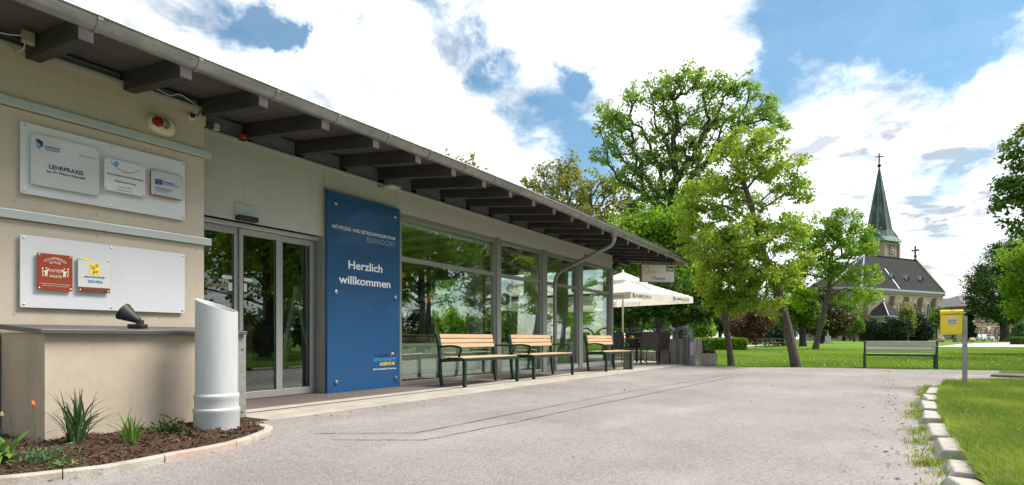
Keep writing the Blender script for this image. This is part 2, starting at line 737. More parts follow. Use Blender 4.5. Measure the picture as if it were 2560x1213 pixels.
# ---- material palette
def asphalt_mat(name, base, dark, scale=1.0):
    m = bpy.data.materials.new(name)
    m.use_nodes = True
    nt = m.node_tree
    N, L = nt.nodes, nt.links
    b = N['Principled BSDF']
    b.inputs['Roughness'].default_value = 0.9
    b.inputs['Specular IOR Level'].default_value = 0.25
    tc = N.new('ShaderNodeTexCoord')
    vo = N.new('ShaderNodeTexVoronoi')
    vo.inputs['Scale'].default_value = 125 * scale
    L.new(tc.outputs['Object'], vo.inputs['Vector'])
    big = N.new('ShaderNodeTexNoise')
    big.inputs['Scale'].default_value = 0.55
    big.inputs['Detail'].default_value = 7
    big.inputs['Roughness'].default_value = 0.65
    L.new(tc.outputs['Object'], big.inputs['Vector'])
    mid = N.new('ShaderNodeTexNoise')
    mid.inputs['Scale'].default_value = 34 * scale
    mid.inputs['Detail'].default_value = 4
    mid.inputs['Roughness'].default_value = 0.8
    L.new(tc.outputs['Object'], mid.inputs['Vector'])
    bw = N.new('ShaderNodeRGBToBW')
    L.new(vo.outputs['Color'], bw.inputs[0])
    ad = N.new('ShaderNodeMath')
    ad.operation = 'MULTIPLY_ADD'
    ad.inputs[1].default_value = 0.62
    L.new(bw.outputs[0], ad.inputs[0])
    sc = N.new('ShaderNodeMath')
    sc.operation = 'MULTIPLY'
    sc.inputs[1].default_value = 0.45
    L.new(mid.outputs[0], sc.inputs[0])
    L.new(sc.outputs[0], ad.inputs[2])
    mr = N.new('ShaderNodeMapRange')
    mr.inputs['From Min'].default_value = 0.28
    mr.inputs['From Max'].default_value = 0.78
    L.new(ad.outputs[0], mr.inputs['Value'])
    mx = N.new('ShaderNodeMix')
    mx.data_type = 'RGBA'
    mx.inputs['A'].default_value = (*dark, 1)
    mx.inputs['B'].default_value = (*base, 1)
    L.new(mr.outputs[0], mx.inputs['Factor'])
    m2 = N.new('ShaderNodeMix')
    m2.data_type = 'RGBA'
    m2.blend_type = 'MULTIPLY'
    m2.inputs['Factor'].default_value = 1.0
    L.new(mx.outputs['Result'], m2.inputs['A'])
    cr = N.new('ShaderNodeMapRange')
    cr.inputs['From Min'].default_value = 0.3
    cr.inputs['From Max'].default_value = 0.7
    cr.inputs['To Min'].default_value = 0.74
    cr.inputs['To Max'].default_value = 1.10
    L.new(big.outputs[0], cr.inputs['Value'])
    L.new(cr.outputs[0], m2.inputs['B'])
    L.new(m2.outputs['Result'], b.inputs['Base Color'])
    bp = N.new('ShaderNodeBump')
    bp.inputs['Strength'].default_value = 0.5
    bp.inputs['Distance'].default_value = 0.006
    L.new(ad.outputs[0], bp.inputs['Height'])
    L.new(bp.outputs[0], b.inputs['Normal'])
    MATS[name] = m
    return m


M_ASPH = asphalt_mat('worn asphalt', (0.345, 0.32, 0.308), (0.17, 0.156, 0.15))
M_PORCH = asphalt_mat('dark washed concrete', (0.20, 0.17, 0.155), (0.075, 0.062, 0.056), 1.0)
M_CONC = mat('pale concrete', (0.42, 0.385, 0.34), 0.9, var=0.25, vscale=3.5, bump=0.35, bscale=180)
M_KERB = mat('weathered kerb concrete', (0.47, 0.44, 0.39), 0.92, var=0.38, vscale=7, bump=0.6, bscale=90)
M_SOIL = mat('bark mulch', (0.085, 0.045, 0.026), 1.0, col2=(0.032, 0.018, 0.011), vscale=45, bump=1.0, bscale=120)
M_TAR = mat('tar seam', (0.045, 0.043, 0.042), 0.8)
M_TAN = mat('tan cladding', (0.53, 0.455, 0.37), 0.62, var=0.07, vscale=1.4, bump=0.04, bscale=260)
M_TANR = mat('tan render', (0.47, 0.40, 0.32), 0.85, var=0.15, vscale=2.3, bump=0.15, bscale=220)
M_ALU = mat('pale aluminium', (0.62, 0.63, 0.64), 0.38, 0.55, var=0.08, vscale=5)
M_FRAME = mat('grey aluminium frame', (0.33, 0.325, 0.31), 0.42, 0.45, var=0.08, vscale=4)
M_FASC = mat('grey beige metal panel', (0.51, 0.50, 0.46), 0.5, 0.05, var=0.06, vscale=1.1, bump=0.03, bscale=300)
M_WOODD = mat('dark stained timber', (0.062, 0.056, 0.053), 0.75, col2=(0.034, 0.031, 0.03), vscale=9, bump=0.3, bscale=50, stretch=(1, 0.12, 1))
M_SOFF = mat('dark soffit boards', (0.12, 0.108, 0.102), 0.8, col2=(0.07, 0.063, 0.06), vscale=12, bump=0.4, bscale=40, stretch=(0.12, 1, 1))
M_ZINC = mat('zinc gutter', (0.40, 0.40, 0.395), 0.42, 0.75, col2=(0.26, 0.26, 0.255), vscale=3.0, bump=0.05, bscale=20)
M_COPING = mat('dark grey coping metal', (0.115, 0.115, 0.12), 0.45, 0.4, var=0.3, vscale=6)
M_GALV = mat('galvanised steel', (0.36, 0.36, 0.35), 0.5, 0.6, col2=(0.27, 0.27, 0.265), vscale=18)
M_WHITE = mat('white board', (0.64, 0.65, 0.69), 0.33, var=0.03, vscale=2, coat=0.2)
M_STEEL = mat('stainless screw', (0.6, 0.6, 0.6), 0.25, 1.0)
M_BLACK = mat('black plastic', (0.02, 0.02, 0.022), 0.5, var=0.3, vscale=20)
M_TILE = mat('old roof tile', (0.10, 0.085, 0.075), 0.9, col2=(0.05, 0.05, 0.042), vscale=14, bump=0.6, bscale=60)
M_GLASS = glass_mat('window glass', (0.92, 0.96, 0.93), 0.48, 0.012)
M_GLASSB = glass_mat('rear window glass', (0.9, 0.95, 0.92), 1.0, 0.0)
M_GLASSD = glass_mat('door glass', (0.80, 0.86, 0.83), 1.3, 0.03)
add_dirt(M_TANR, 3.0, .50, .78, .45, (.24, .19, .14), (1.0, 1.0, .35))
add_dirt(M_TANR, 26.0, .62, .80, .5, (.22, .17, .12))
add_dirt(M_TAN, 2.2, .50, .80, .35, (.30, .24, .18), (1.6, 1.0, .16))
add_dirt(M_ASPH, 1.1, .54, .74, .35, (.19, .165, .15), (1, 1, 1))
add_dirt(M_ASPH, 0.35, .52, .70, .30, (.47, .43, .40), (1, 2.2, 1))
add_dirt(M_ASPH, 7.0, .66, .76, .45, (.12, .105, .095))
add_dirt(M_CONC, 5.0, .5, .75, .5, (.22, .19, .16))
add_dirt(M_WHITE, 2.5, .52, .85, .25, (.55, .56, .58), (1.5, 1, .3))
add_dirt(M_FASC, 2.0, .5, .8, .3, (.30, .29, .25), (2.5, 1, .15))
add_dirt(M_ZINC, 6.0, .5, .75, .5, (.17, .165, .155), (.6, 1, 1))

B_YW, B_YM, B_YD, B_YG = 5.83, 6.20, 6.35, 4.68     # tan wall, glass front, door, gutter line
B_X1 = 14.92                                         # far corner


def grass_ground(name):
    m = bpy.data.materials.new(name)
    m.use_nodes = True
    nt = m.node_tree
    N, L = nt.nodes, nt.links
    b = N['Principled BSDF']
    b.inputs['Roughness'].default_value = 0.95
    b.inputs['Specular IOR Level'].default_value = 0.1
    tc = N.new('ShaderNodeTexCoord')
    n1 = N.new('ShaderNodeTexNoise')
    n1.inputs['Scale'].default_value = 0.16
    n1.inputs['Detail'].default_value = 8
    n1.inputs['Roughness'].default_value = 0.7
    L.new(tc.outputs['Object'], n1.inputs['Vector'])
    n2 = N.new('ShaderNodeTexNoise')
    n2.inputs['Scale'].default_value = 6
    n2.inputs['Detail'].default_value = 6
    n2.inputs['Roughness'].default_value = 0.8
    L.new(tc.outputs['Object'], n2.inputs['Vector'])
    ad = N.new('ShaderNodeMath')
    ad.operation = 'MULTIPLY_ADD'
    ad.inputs[1].default_value = 0.55
    L.new(n2.outputs[0], ad.inputs[0])
    m5 = N.new('ShaderNodeMath')
    m5.operation = 'MULTIPLY'
    m5.inputs[1].default_value = 0.45
    L.new(n1.outputs[0], m5.inputs[0])
    L.new(m5.outputs[0], ad.inputs[2])
    cr = N.new('ShaderNodeValToRGB')
    e = cr.color_ramp.elements
    e[0].position, e[0].color = 0.36, (0.055, 0.135, 0.010, 1)
    e[1].position, e[1].color = 0.64, (0.165, 0.235, 0.035, 1)
    k = e.new(0.5)
    k.color = (0.10, 0.195, 0.016, 1)
    L.new(ad.outputs[0], cr.inputs[0])
    L.new(cr.outputs[0], b.inputs['Base Color'])
    bp = N.new('ShaderNodeBump')
    bp.inputs['Strength'].default_value = 0.7
    bp.inputs['Distance'].default_value = 0.05
    L.new(n2.outputs[0], bp.inputs['Height'])
    L.new(bp.outputs[0], b.inputs['Normal'])
    MATS[name] = m
    return m


M_LAWN = grass_ground('mown lawn')

# ---- lawn: one sheet to the horizon, as rings round the camera
rads = [0.01, 3, 6, 10, 15, 20, 26, 33, 40, 48, 56, 64, 72, 82, 92, 104, 118, 140, 180, 260, 420, 800, 1600, 3200]
nA = 72
gv = [(0, 0, 0)]
gf = []
for i, r in enumerate(rads):
    for j in range(nA):
        a = 2 * math.pi * j / nA
        x, y = r * math.cos(a), r * math.sin(a)
        gv.append((x, y, float(zg(x, y)) - 0.014))
for j in range(nA):
    gf.append((0, 1 + j, 1 + (j + 1) % nA))
for i in range(len(rads) - 1):
    for j in range(nA):
        q = (j + 1) % nA
        gf.append((1 + i * nA + j, 1 + (i + 1) * nA + j, 1 + (i + 1) * nA + q, 1 + i * nA + q))
gv[0] = (0, 0, -0.014)
mb = MB()
mb.add(gv, gf)
tag(mb.build('lawn', M_LAWN, smooth=True), kind='structure')


def flat_poly(name, pts, material, zf, cuts=(), parent=None, kind='structure', skirt=0.0):
    """polygon sheet whose height follows zf(x, y); cut along y where the fall changes"""
    bm = bmesh.new()
    vs = [bm.verts.new((p[0], p[1], 0)) for p in pts]
    bm.faces.new(vs)
    for y in cuts:
        bmesh.ops.bisect_plane(bm, geom=bm.verts[:] + bm.edges[:] + bm.faces[:], plane_co=(0, y, 0), plane_no=(0, 1, 0))
    bmesh.ops.triangulate(bm, faces=bm.faces[:])
    bmesh.ops.recalc_face_normals(bm, faces=bm.faces)
    if bm.faces and sum(f.normal.z for f in bm.faces) < 0:
        bmesh.ops.reverse_faces(bm, faces=bm.faces[:])
    for v in bm.verts:
        v.co.z = zf(v.co.x, v.co.y)
    me = bpy.data.meshes.new(name)
    bm.to_mesh(me)
    bm.free()
    o = link_mesh(name, me, material, parent)
    if kind:
        tag(o, kind=kind)
    return o


cutsY = [3.2 + 0.17 * i for i in range(11)]
far = [G(px, py) for px, py in ((1735, 917), (1790, 917.2), (1900, 918.2), (2000, 919), (2158, 921), (2300, 923), (2400, 925), (2560, 928), (2900, 936))]
KERB_PX = [(2385, 1290), (2362, 1240), (2345, 1205), (2322, 1160), (2306, 1110), (2296, 1070), (2290, 1040), (2293, 1015), (2300, 995), (2310, 977), (2322, 966)]
kerb_line = [G(px, py) for px, py in KERB_PX]
verge_far = [G(px, py) for px, py in ((2360, 962), (2420, 959.5), (2500, 958.5), (2560, 958), (2800, 960))]
EDGE_PX = [(-160, 1225), (-40, 1220), (55, 1211), (150, 1200), (260, 1187), (350, 1170), (437, 1151), (510, 1138), (574, 1124), (620, 1111), (656, 1097), (676, 1088), (678, 1080), (660, 1074), (630, 1069)]
edge_pts = [G(px, py, 0.02) for px, py in EDGE_PX]
road_pts = [(-14, edge_pts[0].y)] + [(p.x, p.y) for p in edge_pts] + [(3.19, 4.62), (15.0, 4.62)] + [(19.0, 4.62)] + [(p.x, p.y) for p in far]
road_pts += [(40, -12), (40, -15), (18, -9), (verge_far[-1].x, verge_far[-1].y)] + [(p.x, p.y) for p in reversed(verge_far[:-1])]
road_pts += [(p.x, p.y - .12) for p in reversed(kerb_line)] + [(2.0, -0.3), (-14, -0.3)]
flat_poly('road', road_pts, M_ASPH, lambda x, y: float(road_z(y)), cutsY)

# ---- tar seams in the asphalt
def seam(pts, w=0.012):
    mbx = MB()
    P3 = []
    for px, py in pts:
        p = G(px, py, 0.0)
        z = float(road_z(p.y))
        p = G(px, py, z)
        P3.append(Vector((p.x, p.y, float(road_z(p.y)) + 0.004)))
    pts2 = []
    for a, b in zip(P3[:-1], P3[1:]):
        for i in range(6):
            q = a.lerp(b, i / 6)
            q.z = float(road_z(q.y)) + 0.005
            pts2.append(q + Vector((random.uniform(-.006, .006), random.uniform(-.006, .006), 0)))
    pts2.append(P3[-1])
    for a, b in zip(pts2[:-1], pts2[1:]):
        d = (b - a)
        n = Vector((-d.y, d.x, 0)).normalized() * (w * random.uniform(.7, 1.2) / 2)
        mbx.add([a + n, a - n, b - n, b + n], [(0, 1, 2, 3)])
    return mbx


for pts in (((785, 1081), (900, 1083), (1040, 1083), (1080, 1076), (1300, 1032), (1450, 1003), (1600, 975), (1750, 950), (1830, 935)),
            ((830, 1099), (950, 1101), (1060, 1101), (1100, 1094), (1300, 1054), (1460, 1019), (1620, 986), (1760, 958), (1860, 936))):
    tag(seam(pts).build('road_seam', M_TAR), kind='structure')

# ---- strip along the facade: concrete, slot drain, dark washed concrete
def sheet(name, x0, x1, y0, y1, z, m, n=1, th=0.06):
    mbx = MB().box(x0, x1, y0, y1, z - th, z)
    return tag(mbx.build(name, m), kind='structure')


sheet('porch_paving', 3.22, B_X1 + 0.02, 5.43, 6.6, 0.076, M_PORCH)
edge_o = thing('pavement', None, None)
tag(edge_o, kind='structure')
edge_o.location = (3.2, 4.6, 0)
xs = [3.18, 4.7, 6.2, 7.7, 9.2, 10.7, 12.2, 13.7, 15.2, 16.7, 18.2]
for a, b in zip(xs[:-1], xs[1:]):
    MB().box(a + .004, b - .004, 4.6, 5.16, -0.05, 0.077).build('paving_slab', M_CONC, edge_o, True, bevel=0.006)
    MB().box(a + .004, b - .004, 5.235, 5.428, -0.05, 0.078).build('paving_slab', M_CONC, edge_o, True, bevel=0.005)
MB().box(3.18, 18.2, 5.163, 5.232, -0.05, 0.0755).build('slot_drain', mat('drain slot', (0.05, 0.05, 0.052), 0.7), edge_o, True)
sheet('terrace_paving', B_X1 + 0.03, 24.0, 5.43, 15.0, 0.074, mat('terrace concrete', (0.40, 0.37, 0.33), 0.9, var=0.25, vscale=1.5, bump=0.3, bscale=90))

# ---- planting bed with curved edging
def resample(pts, step):
    pts = [Vector(p) for p in pts]
    out = [pts[0]]
    acc = 0.0
    for a, b in zip(pts[:-1], pts[1:]):
        l = (b - a).length
        t = step - acc
        while t < l:
            out.append(a.lerp(b, t / l))
            t += step
        acc = (acc + l) % step if l + acc >= step else acc + l
    out.append(pts[-1])
    return out


bed_edge = tag(thing('bed_edging', None, None, (1.5, 3.85, 0)), kind='structure')
ep = resample(edge_pts, 0.06)
seglen = 9
mb_pink = mat('pink kerb concrete', (0.46, 0.36, 0.31), 0.92, var=0.3, vscale=8, bump=0.5, bscale=90)
mb_buff = mat('buff kerb concrete', (0.46, 0.41, 0.34), 0.92, var=0.3, vscale=8, bump=0.5, bscale=90)
for i in range(0, len(ep) - 1, seglen):
    run = [Vector((p.x, p.y, 0.0)) for p in ep[i:i + seglen + 1]]
    if len(run) < 2:
        continue
    run[0] = run[0].lerp(run[1], 0.04)
    run[-1] = run[-1].lerp(run[-2], 0.04)
    prof = [(0.055, -0.05), (0.055, 0.058), (0.045, 0.066), (-0.005, 0.066), (-0.012, 0.058), (-0.012, -0.05)]
    prof = [(-a, b + 0.005) for a, b in prof]
    MB().sweep(run, prof).build('edging_stone', (mb_buff, M_KERB, mb_pink)[(i // seglen) % 3], bed_edge, True, bevel=0.004)


def in_poly(x, y, poly):
    x, y = np.asarray(x), np.asarray(y)
    c = np.zeros(x.shape, bool)
    n = len(poly)
    for i in range(n):
        x0, y0 = poly[i][0], poly[i][1]
        x1, y1 = poly[(i + 1) % n][0], poly[(i + 1) % n][1]
        if y0 == y1:
            continue
        c ^= ((y0 > y) != (y1 > y)) & (x < (x1 - x0) * (y - y0) / (y1 - y0) + x0)
    return c


bed_poly = [(p.x, p.y) for p in edge_pts] + [(3.16, 4.98), (1.6, 5.0), (1.6, 6.0), (-0.6, 6.0)]


def soil_z(x, y):
    x, y = np.asarray(x, float), np.asarray(y, float)
    n = 0.012 * np.sin(x * 23 + 1.3) * np.sin(y * 27 + x * 6) + 0.008 * np.sin(x * 61 + y * 43) + 0.005 * np.sin(x * 131 - y * 117)
    return 0.028 + 0.05 * smooth((y - 3.9) / 0.9) + n


bm = bmesh.new()
sx_, sy_ = np.arange(-0.7, 3.2, 0.035), np.arange(3.6, 6.0, 0.035)
vidx = {}
for i, x in enumerate(sx_):
    for j, y in enumerate(sy_):
        vidx[i, j] = bm.verts.new((x, y, float(soil_z(x, y))))
inside = in_poly(*np.meshgrid(sx_ + .0175, sy_ + .0175, indexing='ij'), bed_poly)
for i in range(len(sx_) - 1):
    for j in range(len(sy_) - 1):
        if inside[i, j]:
            bm.faces.new((vidx[i, j], vidx[i + 1, j], vidx[i + 1, j + 1], vidx[i, j + 1]))
bmesh.ops.delete(bm, geom=[v for v in bm.verts if not v.link_faces], context='VERTS')
me = bpy.data.meshes.new('bed_soil')
bm.to_mesh(me)
bm.free()
me.polygons.foreach_set('use_smooth', [True] * len(me.polygons))
tag(link_mesh('bed_soil', me, M_SOIL), kind='structure')
# bark chips
nchip = 9000
cx, cy = rng.uniform(-0.6, 3.1, nchip), rng.uniform(3.75, 5.0, nchip)
ok = in_poly(cx, cy, bed_poly)
cx, cy = cx[ok], cy[ok]
n = len(cx)
cl, cw = rng.uniform(.008, .024, n), rng.uniform(.003, .008, n)
d = rng.normal(size=(n, 3)) * [1, 1, .35]
d /= np.linalg.norm(d, axis=1)[:, None]
s = np.cross(d, rng.normal(size=(n, 3)))
s /= np.linalg.norm(s, axis=1)[:, None]
c0 = np.stack([cx, cy, soil_z(cx, cy) + .006], 1)
q = np.stack([c0 - d * cl[:, None], c0 + s * cw[:, None], c0 + d * cl[:, None], c0 - s * cw[:, None]], 1)
chip_m = leaf_mat('bark chips', (0.035, 0.017, 0.010), (0.19, 0.10, 0.06), 0.0, 0.9)
tn = rng.random(n) ** 3
o = fast_mesh('bark_mulch', q, 4, chip_m, None, tn)
tag(o, 'dark brown bark mulch over the bed by the low wall', 'mulch', kind='stuff')

# ---- grass verge with kerb stones, nearest lawn on the road's other side
verge_poly = [(p.x, p.y - 0.19) for p in kerb_line] + [(p.x, p.y) for p in verge_far] + [(18, -9), (22, -14), (-4, -14), (-4, -0.4)]
flat_poly('grass_verge', verge_poly, M_LAWN, lambda x, y: 0.045)
kerb = tag(thing('kerb', None, None, (kerb_line[3].x, kerb_line[3].y, 0)), kind='structure')
STONES = [  # near-left bottom, far-left bottom in the photo
    ((2372, 1262), (2348, 1212), 84), ((2340, 1196), (2330, 1163), 84), ((2326, 1150), (2312, 1112), 98), ((2308, 1102), (2299, 1068), 66), ((2297, 1062), (2293, 1038), 50),
    ((2293, 1034), (2294, 1014), 46), ((2296, 1009), (2299, 996), 38), ((2301, 991), (2308, 976), 36)]
for a, b, w in STONES:
    pa, pb = G(*a), G(*b)
    d = (pb - pa)
    L_ = d.length
    d.normalize()
    s = Vector((d.y, -d.x, 0))
    if s.y > 0:
        s = -s
    wd = 0.20
    hh = 0.062 + random.uniform(-.012, .012)
    pa, pb = pa.lerp(pb, .05), pb.lerp(pa, .05)
    ins = 0.06
    tw = random.uniform(-0.02, 0.02)
    pa, pb = pa + s * random.uniform(-.02, .035), pb + s * random.uniform(-.02, .035)
    pa2, pb2 = pa + s * tw, pb - s * tw
    lo = [pa2, pb2, pb2 + s * wd, pa2 + s * wd]
    up = [pa2 + s * ins + d * .012, pb2 + s * ins - d * .012, pb2 + s * (wd - .01) - d * .012, pa2 + s * (wd - .01) + d * .012]
    vs = [Vector((p.x, p.y, -0.03)) for p in lo] + [Vector((p.x, p.y, hh + random.uniform(-.008, .008))) for p in up]
    MB().add(vs, [(0, 3, 2, 1), (4, 5, 6, 7), (0, 1, 5, 4), (1, 2, 6, 5), (2, 3, 7, 6), (3, 0, 4, 7)]).build('kerb_stone', M_KERB, kerb, True, bevel=0.012, seg=3)

# small raised kerbed island on the right
isl = [G(px, py) for px, py in ((2476, 942), (2560, 945.5), (2700, 951), (2700, 941), (2560, 937.5), (2500, 936))]
mb = MB()
mb.prism([(p.x, p.y) for p in isl], (0, 0, 0), (1, 0, 0), (0, 1, 0), (0, 0, 1), -0.02, 0.045)
tag(mb.build('kerb_island', mat('dark kerb', (0.16, 0.13, 0.10), 0.9, var=0.4, vscale=9, bump=0.4, bscale=80), bevel=0.01), kind='structure')

# ---- pale path crossing the lawn towards the church
def strip(name, top, bot, material, lift=0.03, nx=24, ny=8):
    def hit(px, py):
        z = 0.1
        for _ in range(8):
            p = G(px, py, z)
            z = float(zg(p.x, p.y))
        return G(px, py, z)

    def interp(line, t):
        xs_ = [a for a, b in line]
        x = xs_[0] + (xs_[-1] - xs_[0]) * t
        return x, float(np.interp(x, xs_, [b for a, b in line]))
    vs, fs = [], []
    for i in range(nx + 1):
        a, b = hit(*interp(top, i / nx)), hit(*interp(bot, i / nx))
        for j in range(ny + 1):
            q = a.lerp(b, j / ny)
            vs.append((q.x, q.y, float(zg(q.x, q.y)) + lift))
    for i in range(nx):
        for j in range(ny):
            fs.append((i * (ny + 1) + j, (i + 1) * (ny + 1) + j, (i + 1) * (ny + 1) + j + 1, i * (ny + 1) + j + 1))
    return tag(MB().add(vs, fs).build(name, material, smooth=True), kind='structure')


M_PATH = mat('pale gravel path', (0.46, 0.43, 0.41), 0.95, var=0.15, vscale=2, bump=0.2, bscale=30)
strip('path', [(2330, 868.2), (2360, 865.5), (2400, 861), (2460, 858.5), (2560, 856.5), (2900, 858)], [(2330, 868.6), (2360, 868.8), (2400, 869), (2460, 869), (2560, 869), (2900, 872)], M_PATH)
strip('path', [(1700, 866.5), (1800, 866), (1870, 863.5), (1960, 862)], [(1700, 868.8), (1800, 868.2), (1870, 867.5), (1960, 863.2)], M_PATH)

# ================================================================== PAVILION
bld = thing('pavilion_building', 'long low pavilion with tan wall, glass front and dark timber eaves', 'building', (3.3, 5.83, 0))


def bp(mbx, name, m, parent=bld, **kw):
    return mbx.build(name, m, parent, True, **kw)


# --- tan clad wall block at the entrance
X0 = -4.0
wall = bp(MB().box(X0, 3.275, B_YW + .012, 6.5, 0.0, 3.13), 'wall', M_TANR)
# cladding panels: three courses, split by the aluminium rails
for x0, x1 in ((X0, 1.62), (1.626, 3.289)):
    for z0, z1 in ((0.9, 1.752), (1.822, 2.645), (2.728, 2.985)):
        bp(MB().box(x0, x1, B_YW - 0.002, B_YW + 0.011, z0, z1), 'cladding_panel', M_TAN, wall, bevel=0.003)
bp(MB().box(X0, 3.30, B_YW - 0.016, B_YW + 0.013, 2.985, 3.125), 'cladding_panel', M_TAN, wall, bevel=0.003)
bp(MB().box(3.276, 3.290, B_YW + 0.012, 6.49, 0.0, 3.125), 'cladding_panel', M_TAN, wall)
for z in (2.648, 1.755):
    bp(MB().box(X0, 3.345, B_YW - 0.045, B_YW - 0.003, z, z + 0.072), 'rail', M_ALU, wall, bevel=0.004)
bp(MB().box(X0, 3.335, B_YW - 0.04, B_YW + 0.02, 3.127, 3.145), 'flashing', M_ALU, wall)
rv = MB().lathe([(0.0075, 0), (0.0075, 0.002), (0.004, 0.004)], 10).mesh('rivet')
rv_m = mat('painted rivet', (0.42, 0.34, 0.25), 0.5)
for x, z in [(1.75, 1.0), (2.33, 1.0), (2.86, 1.0), (3.2, 1.0), (2.33, 1.70), (2.86, 1.70), (3.2, 1.70), (1.75, 1.70), (1.75, 1.90), (2.33, 1.90), (2.86, 1.90), (3.2, 1.90), (3.2, 2.25), (3.2, 1.35), (1.75, 2.61), (2.33, 2.61), (2.86, 2.61), (3.2, 2.61), (2.33, 2.79), (2.6, 2.79), (3.2, 2.79)]:
    o = link_mesh('rivet', rv, rv_m, wall)
    o.matrix_local = Matrix.Translation((x, B_YW - 0.002, z)) @ Matrix.Rotation(R(90), 4, 'X')
bp(MB().tube([(1.655, B_YW - .012, .1), (1.655, B_YW - .012, .86)], .008, 6), 'cable', M_BLACK, wall)

# --- fascia over door and glass
fz0, fz1 = 2.735, 3.075
fascia = bp(MB().box(3.292, B_X1, B_YM + 0.014, B_YM + 0.16, 2.736, 3.07), 'lintel', M_FRAME)
bp(MB().box(3.292, 5.105, B_YM - 0.002, B_YM + 0.013, 2.155, fz1), 'fascia_panel', M_FASC, fascia, bevel=0.003)
for a, b in ((5.11, 6.475), (6.48, 9.25), (9.255, 12.05), (12.055, B_X1)):
    z0 = 2.81 if a < 6 else fz0
    bp(MB().box(a, b, B_YM - 0.002, B_YM + 0.012, z0, fz1), 'fascia_panel', M_FASC, fascia, bevel=0.003)
bp(MB().box(3.29, B_X1 + .02, B_YM - 0.03, B_YM + 0.16, 3.076, 3.092), 'flashing', M_ALU, fascia)
bp(MB().box(5.106, 5.152, B_YM - 0.02, B_YM + 0.16, 0.077, 2.80), 'trim', M_FRAME)
bp(MB().box(5.153, 6.50, B_YM - 0.001, B_YM + 0.16, 0.077, 2.808), 'wall_panel', M_FASC)

# --- glazed bays
BAYS = [(6.55, 9.18), (9.32, 10.98), (11.16, 12.77), (12.99, 14.80)]
for i, (a, b) in enumerate(BAYS):
    door = i >= 2
    zb = 0.20 if door else 0.135
    w = bp(MB().box(a, b, B_YM, B_YM + 0.08, 0.077, zb), 'window', M_FRAME, bevel=0.004)
    bp(MB().box(a, b, B_YM + 0.002, B_YM + 0.08, 2.005, 2.075), 'transom', M_FRAME, w, bevel=0.004)
    bp(MB().box(a, b, B_YM + 0.002, B_YM + 0.08, 2.655, 2.732), 'head_rail', M_FRAME, w, bevel=0.004)
    if door:
        bp(MB().box(a + .002, b - .002, B_YM - 0.012, B_YM - 0.001, 0.08, 0.185), 'kick_plate', M_ALU, w, bevel=0.003)
    bp(MB().box(a, a + 0.045, B_YM + 0.004, B_YM + 0.078, zb, 2.655), 'sash', M_FRAME, w, bevel=0.003)
    bp(MB().box(b - 0.045, b, B_YM + 0.004, B_YM + 0.078, zb, 2.655), 'sash', M_FRAME, w, bevel=0.003)
    bp(MB().box(a + .046, b - .046, B_YM + 0.036, B_YM + 0.046, zb - .01, 2.004), 'pane', M_GLASS, w)
    bp(MB().box(a + .046, b - .046, B_YM + 0.036, B_YM + 0.046, 2.076, 2.654), 'pane', M_GLASS, w)
    if i == 0:
        bp(MB().box(a + .05, b - .05, B_YM + 0.10, B_YM + 0.15, 2.58, 2.66), 'blind_box', mat('pale green blind', (0.45, 0.52, 0.42), 0.6), w)
for a, b in ((6.50, 6.549), (9.181, 9.319), (10.981, 11.159), (12.771, 12.989), (14.801, B_X1)):
    bp(MB().box(a, b, B_YM - 0.035, B_YM + 0.12, 0.077, 2.734), 'mullion', M_FRAME, bevel=0.006)

# --- end wall, glazed like the front
YE = 12.6
bp(MB().box(B_X1 - 0.12, B_X1, 6.33, YE, 2.735, 3.075), 'end_fascia', M_FASC)
for y in (6.33, 8.3, 10.4, 12.48):
    bp(MB().box(B_X1 - 0.10, B_X1 - 0.02, y, y + 0.1, 0.077, 2.734), 'mullion', M_FRAME)
for y0, y1 in ((6.431, 8.299), (8.401, 10.399), (10.501, 12.479)):
    w = bp(MB().box(B_X1 - 0.09, B_X1 - 0.03, y0, y1, 0.077, 0.18), 'window', M_FRAME)
    bp(MB().box(B_X1 - 0.09, B_X1 - 0.03, y0, y1, 2.0, 2.07), 'transom', M_FRAME, w)
    bp(MB().box(B_X1 - 0.065, B_X1 - 0.055, y0, y1, 0.18, 2.0), 'pane', M_GLASSB, w)
    bp(MB().box(B_X1 - 0.065, B_X1 - 0.055, y0, y1, 2.07, 2.73), 'pane', M_GLASSB, w)

# --- inside
M_INW = mat('inner wall', (0.42, 0.38, 0.32), 0.8, var=0.15, vscale=1.2)
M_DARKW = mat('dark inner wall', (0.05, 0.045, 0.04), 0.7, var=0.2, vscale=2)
bp(MB().box(3.3, B_X1 - .13, 6.61, 12.7, -0.02, 0.074), 'inner_floor', mat('inner floor', (0.28, 0.23, 0.18), 0.35, var=0.2, vscale=3))
bp(MB().box(6.40, 6.48, 6.37, 12.6, 0.075, 2.80), 'partition', M_INW)
bp(MB().box(3.30, B_X1 - .13, 6.37, 12.7, 2.80, 2.86), 'inner_ceiling', mat('inner ceiling', (0.55, 0.50, 0.43), 0.85, var=0.1, vscale=3))
# rear wall with windows onto the garden
bp(MB().box(3.3, 7.6, 12.61, 12.7, 0.075, 2.8), 'rear_wall', M_INW)
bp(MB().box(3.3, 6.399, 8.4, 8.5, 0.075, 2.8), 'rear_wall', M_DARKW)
bp(MB().box(7.6, 14.8, 12.61, 12.7, 0.075, 0.85), 'rear_wall', M_INW)
for x in (7.6, 9.4, 11.2, 13.0, 14.7):
    bp(MB().box(x, x + .1, 12.6, 12.69, 0.851, 2.799), 'mullion', M_FRAME)
bp(MB().box(7.7, 14.7, 12.64, 12.65, 0.86, 2.79), 'pane', M_GLASSB)
M_COL = mat('pale green column', (0.42, 0.43, 0.36), 0.7, var=0.12, vscale=2)
for px in (1188, 1326, 1406):
    x, _ = F(px, 700, 7.5)
    bp(MB().lathe([(0.17, 0.075), (0.17, 2.8)], 28, (x, 7.5, 0)), 'column', M_COL, smooth=True)
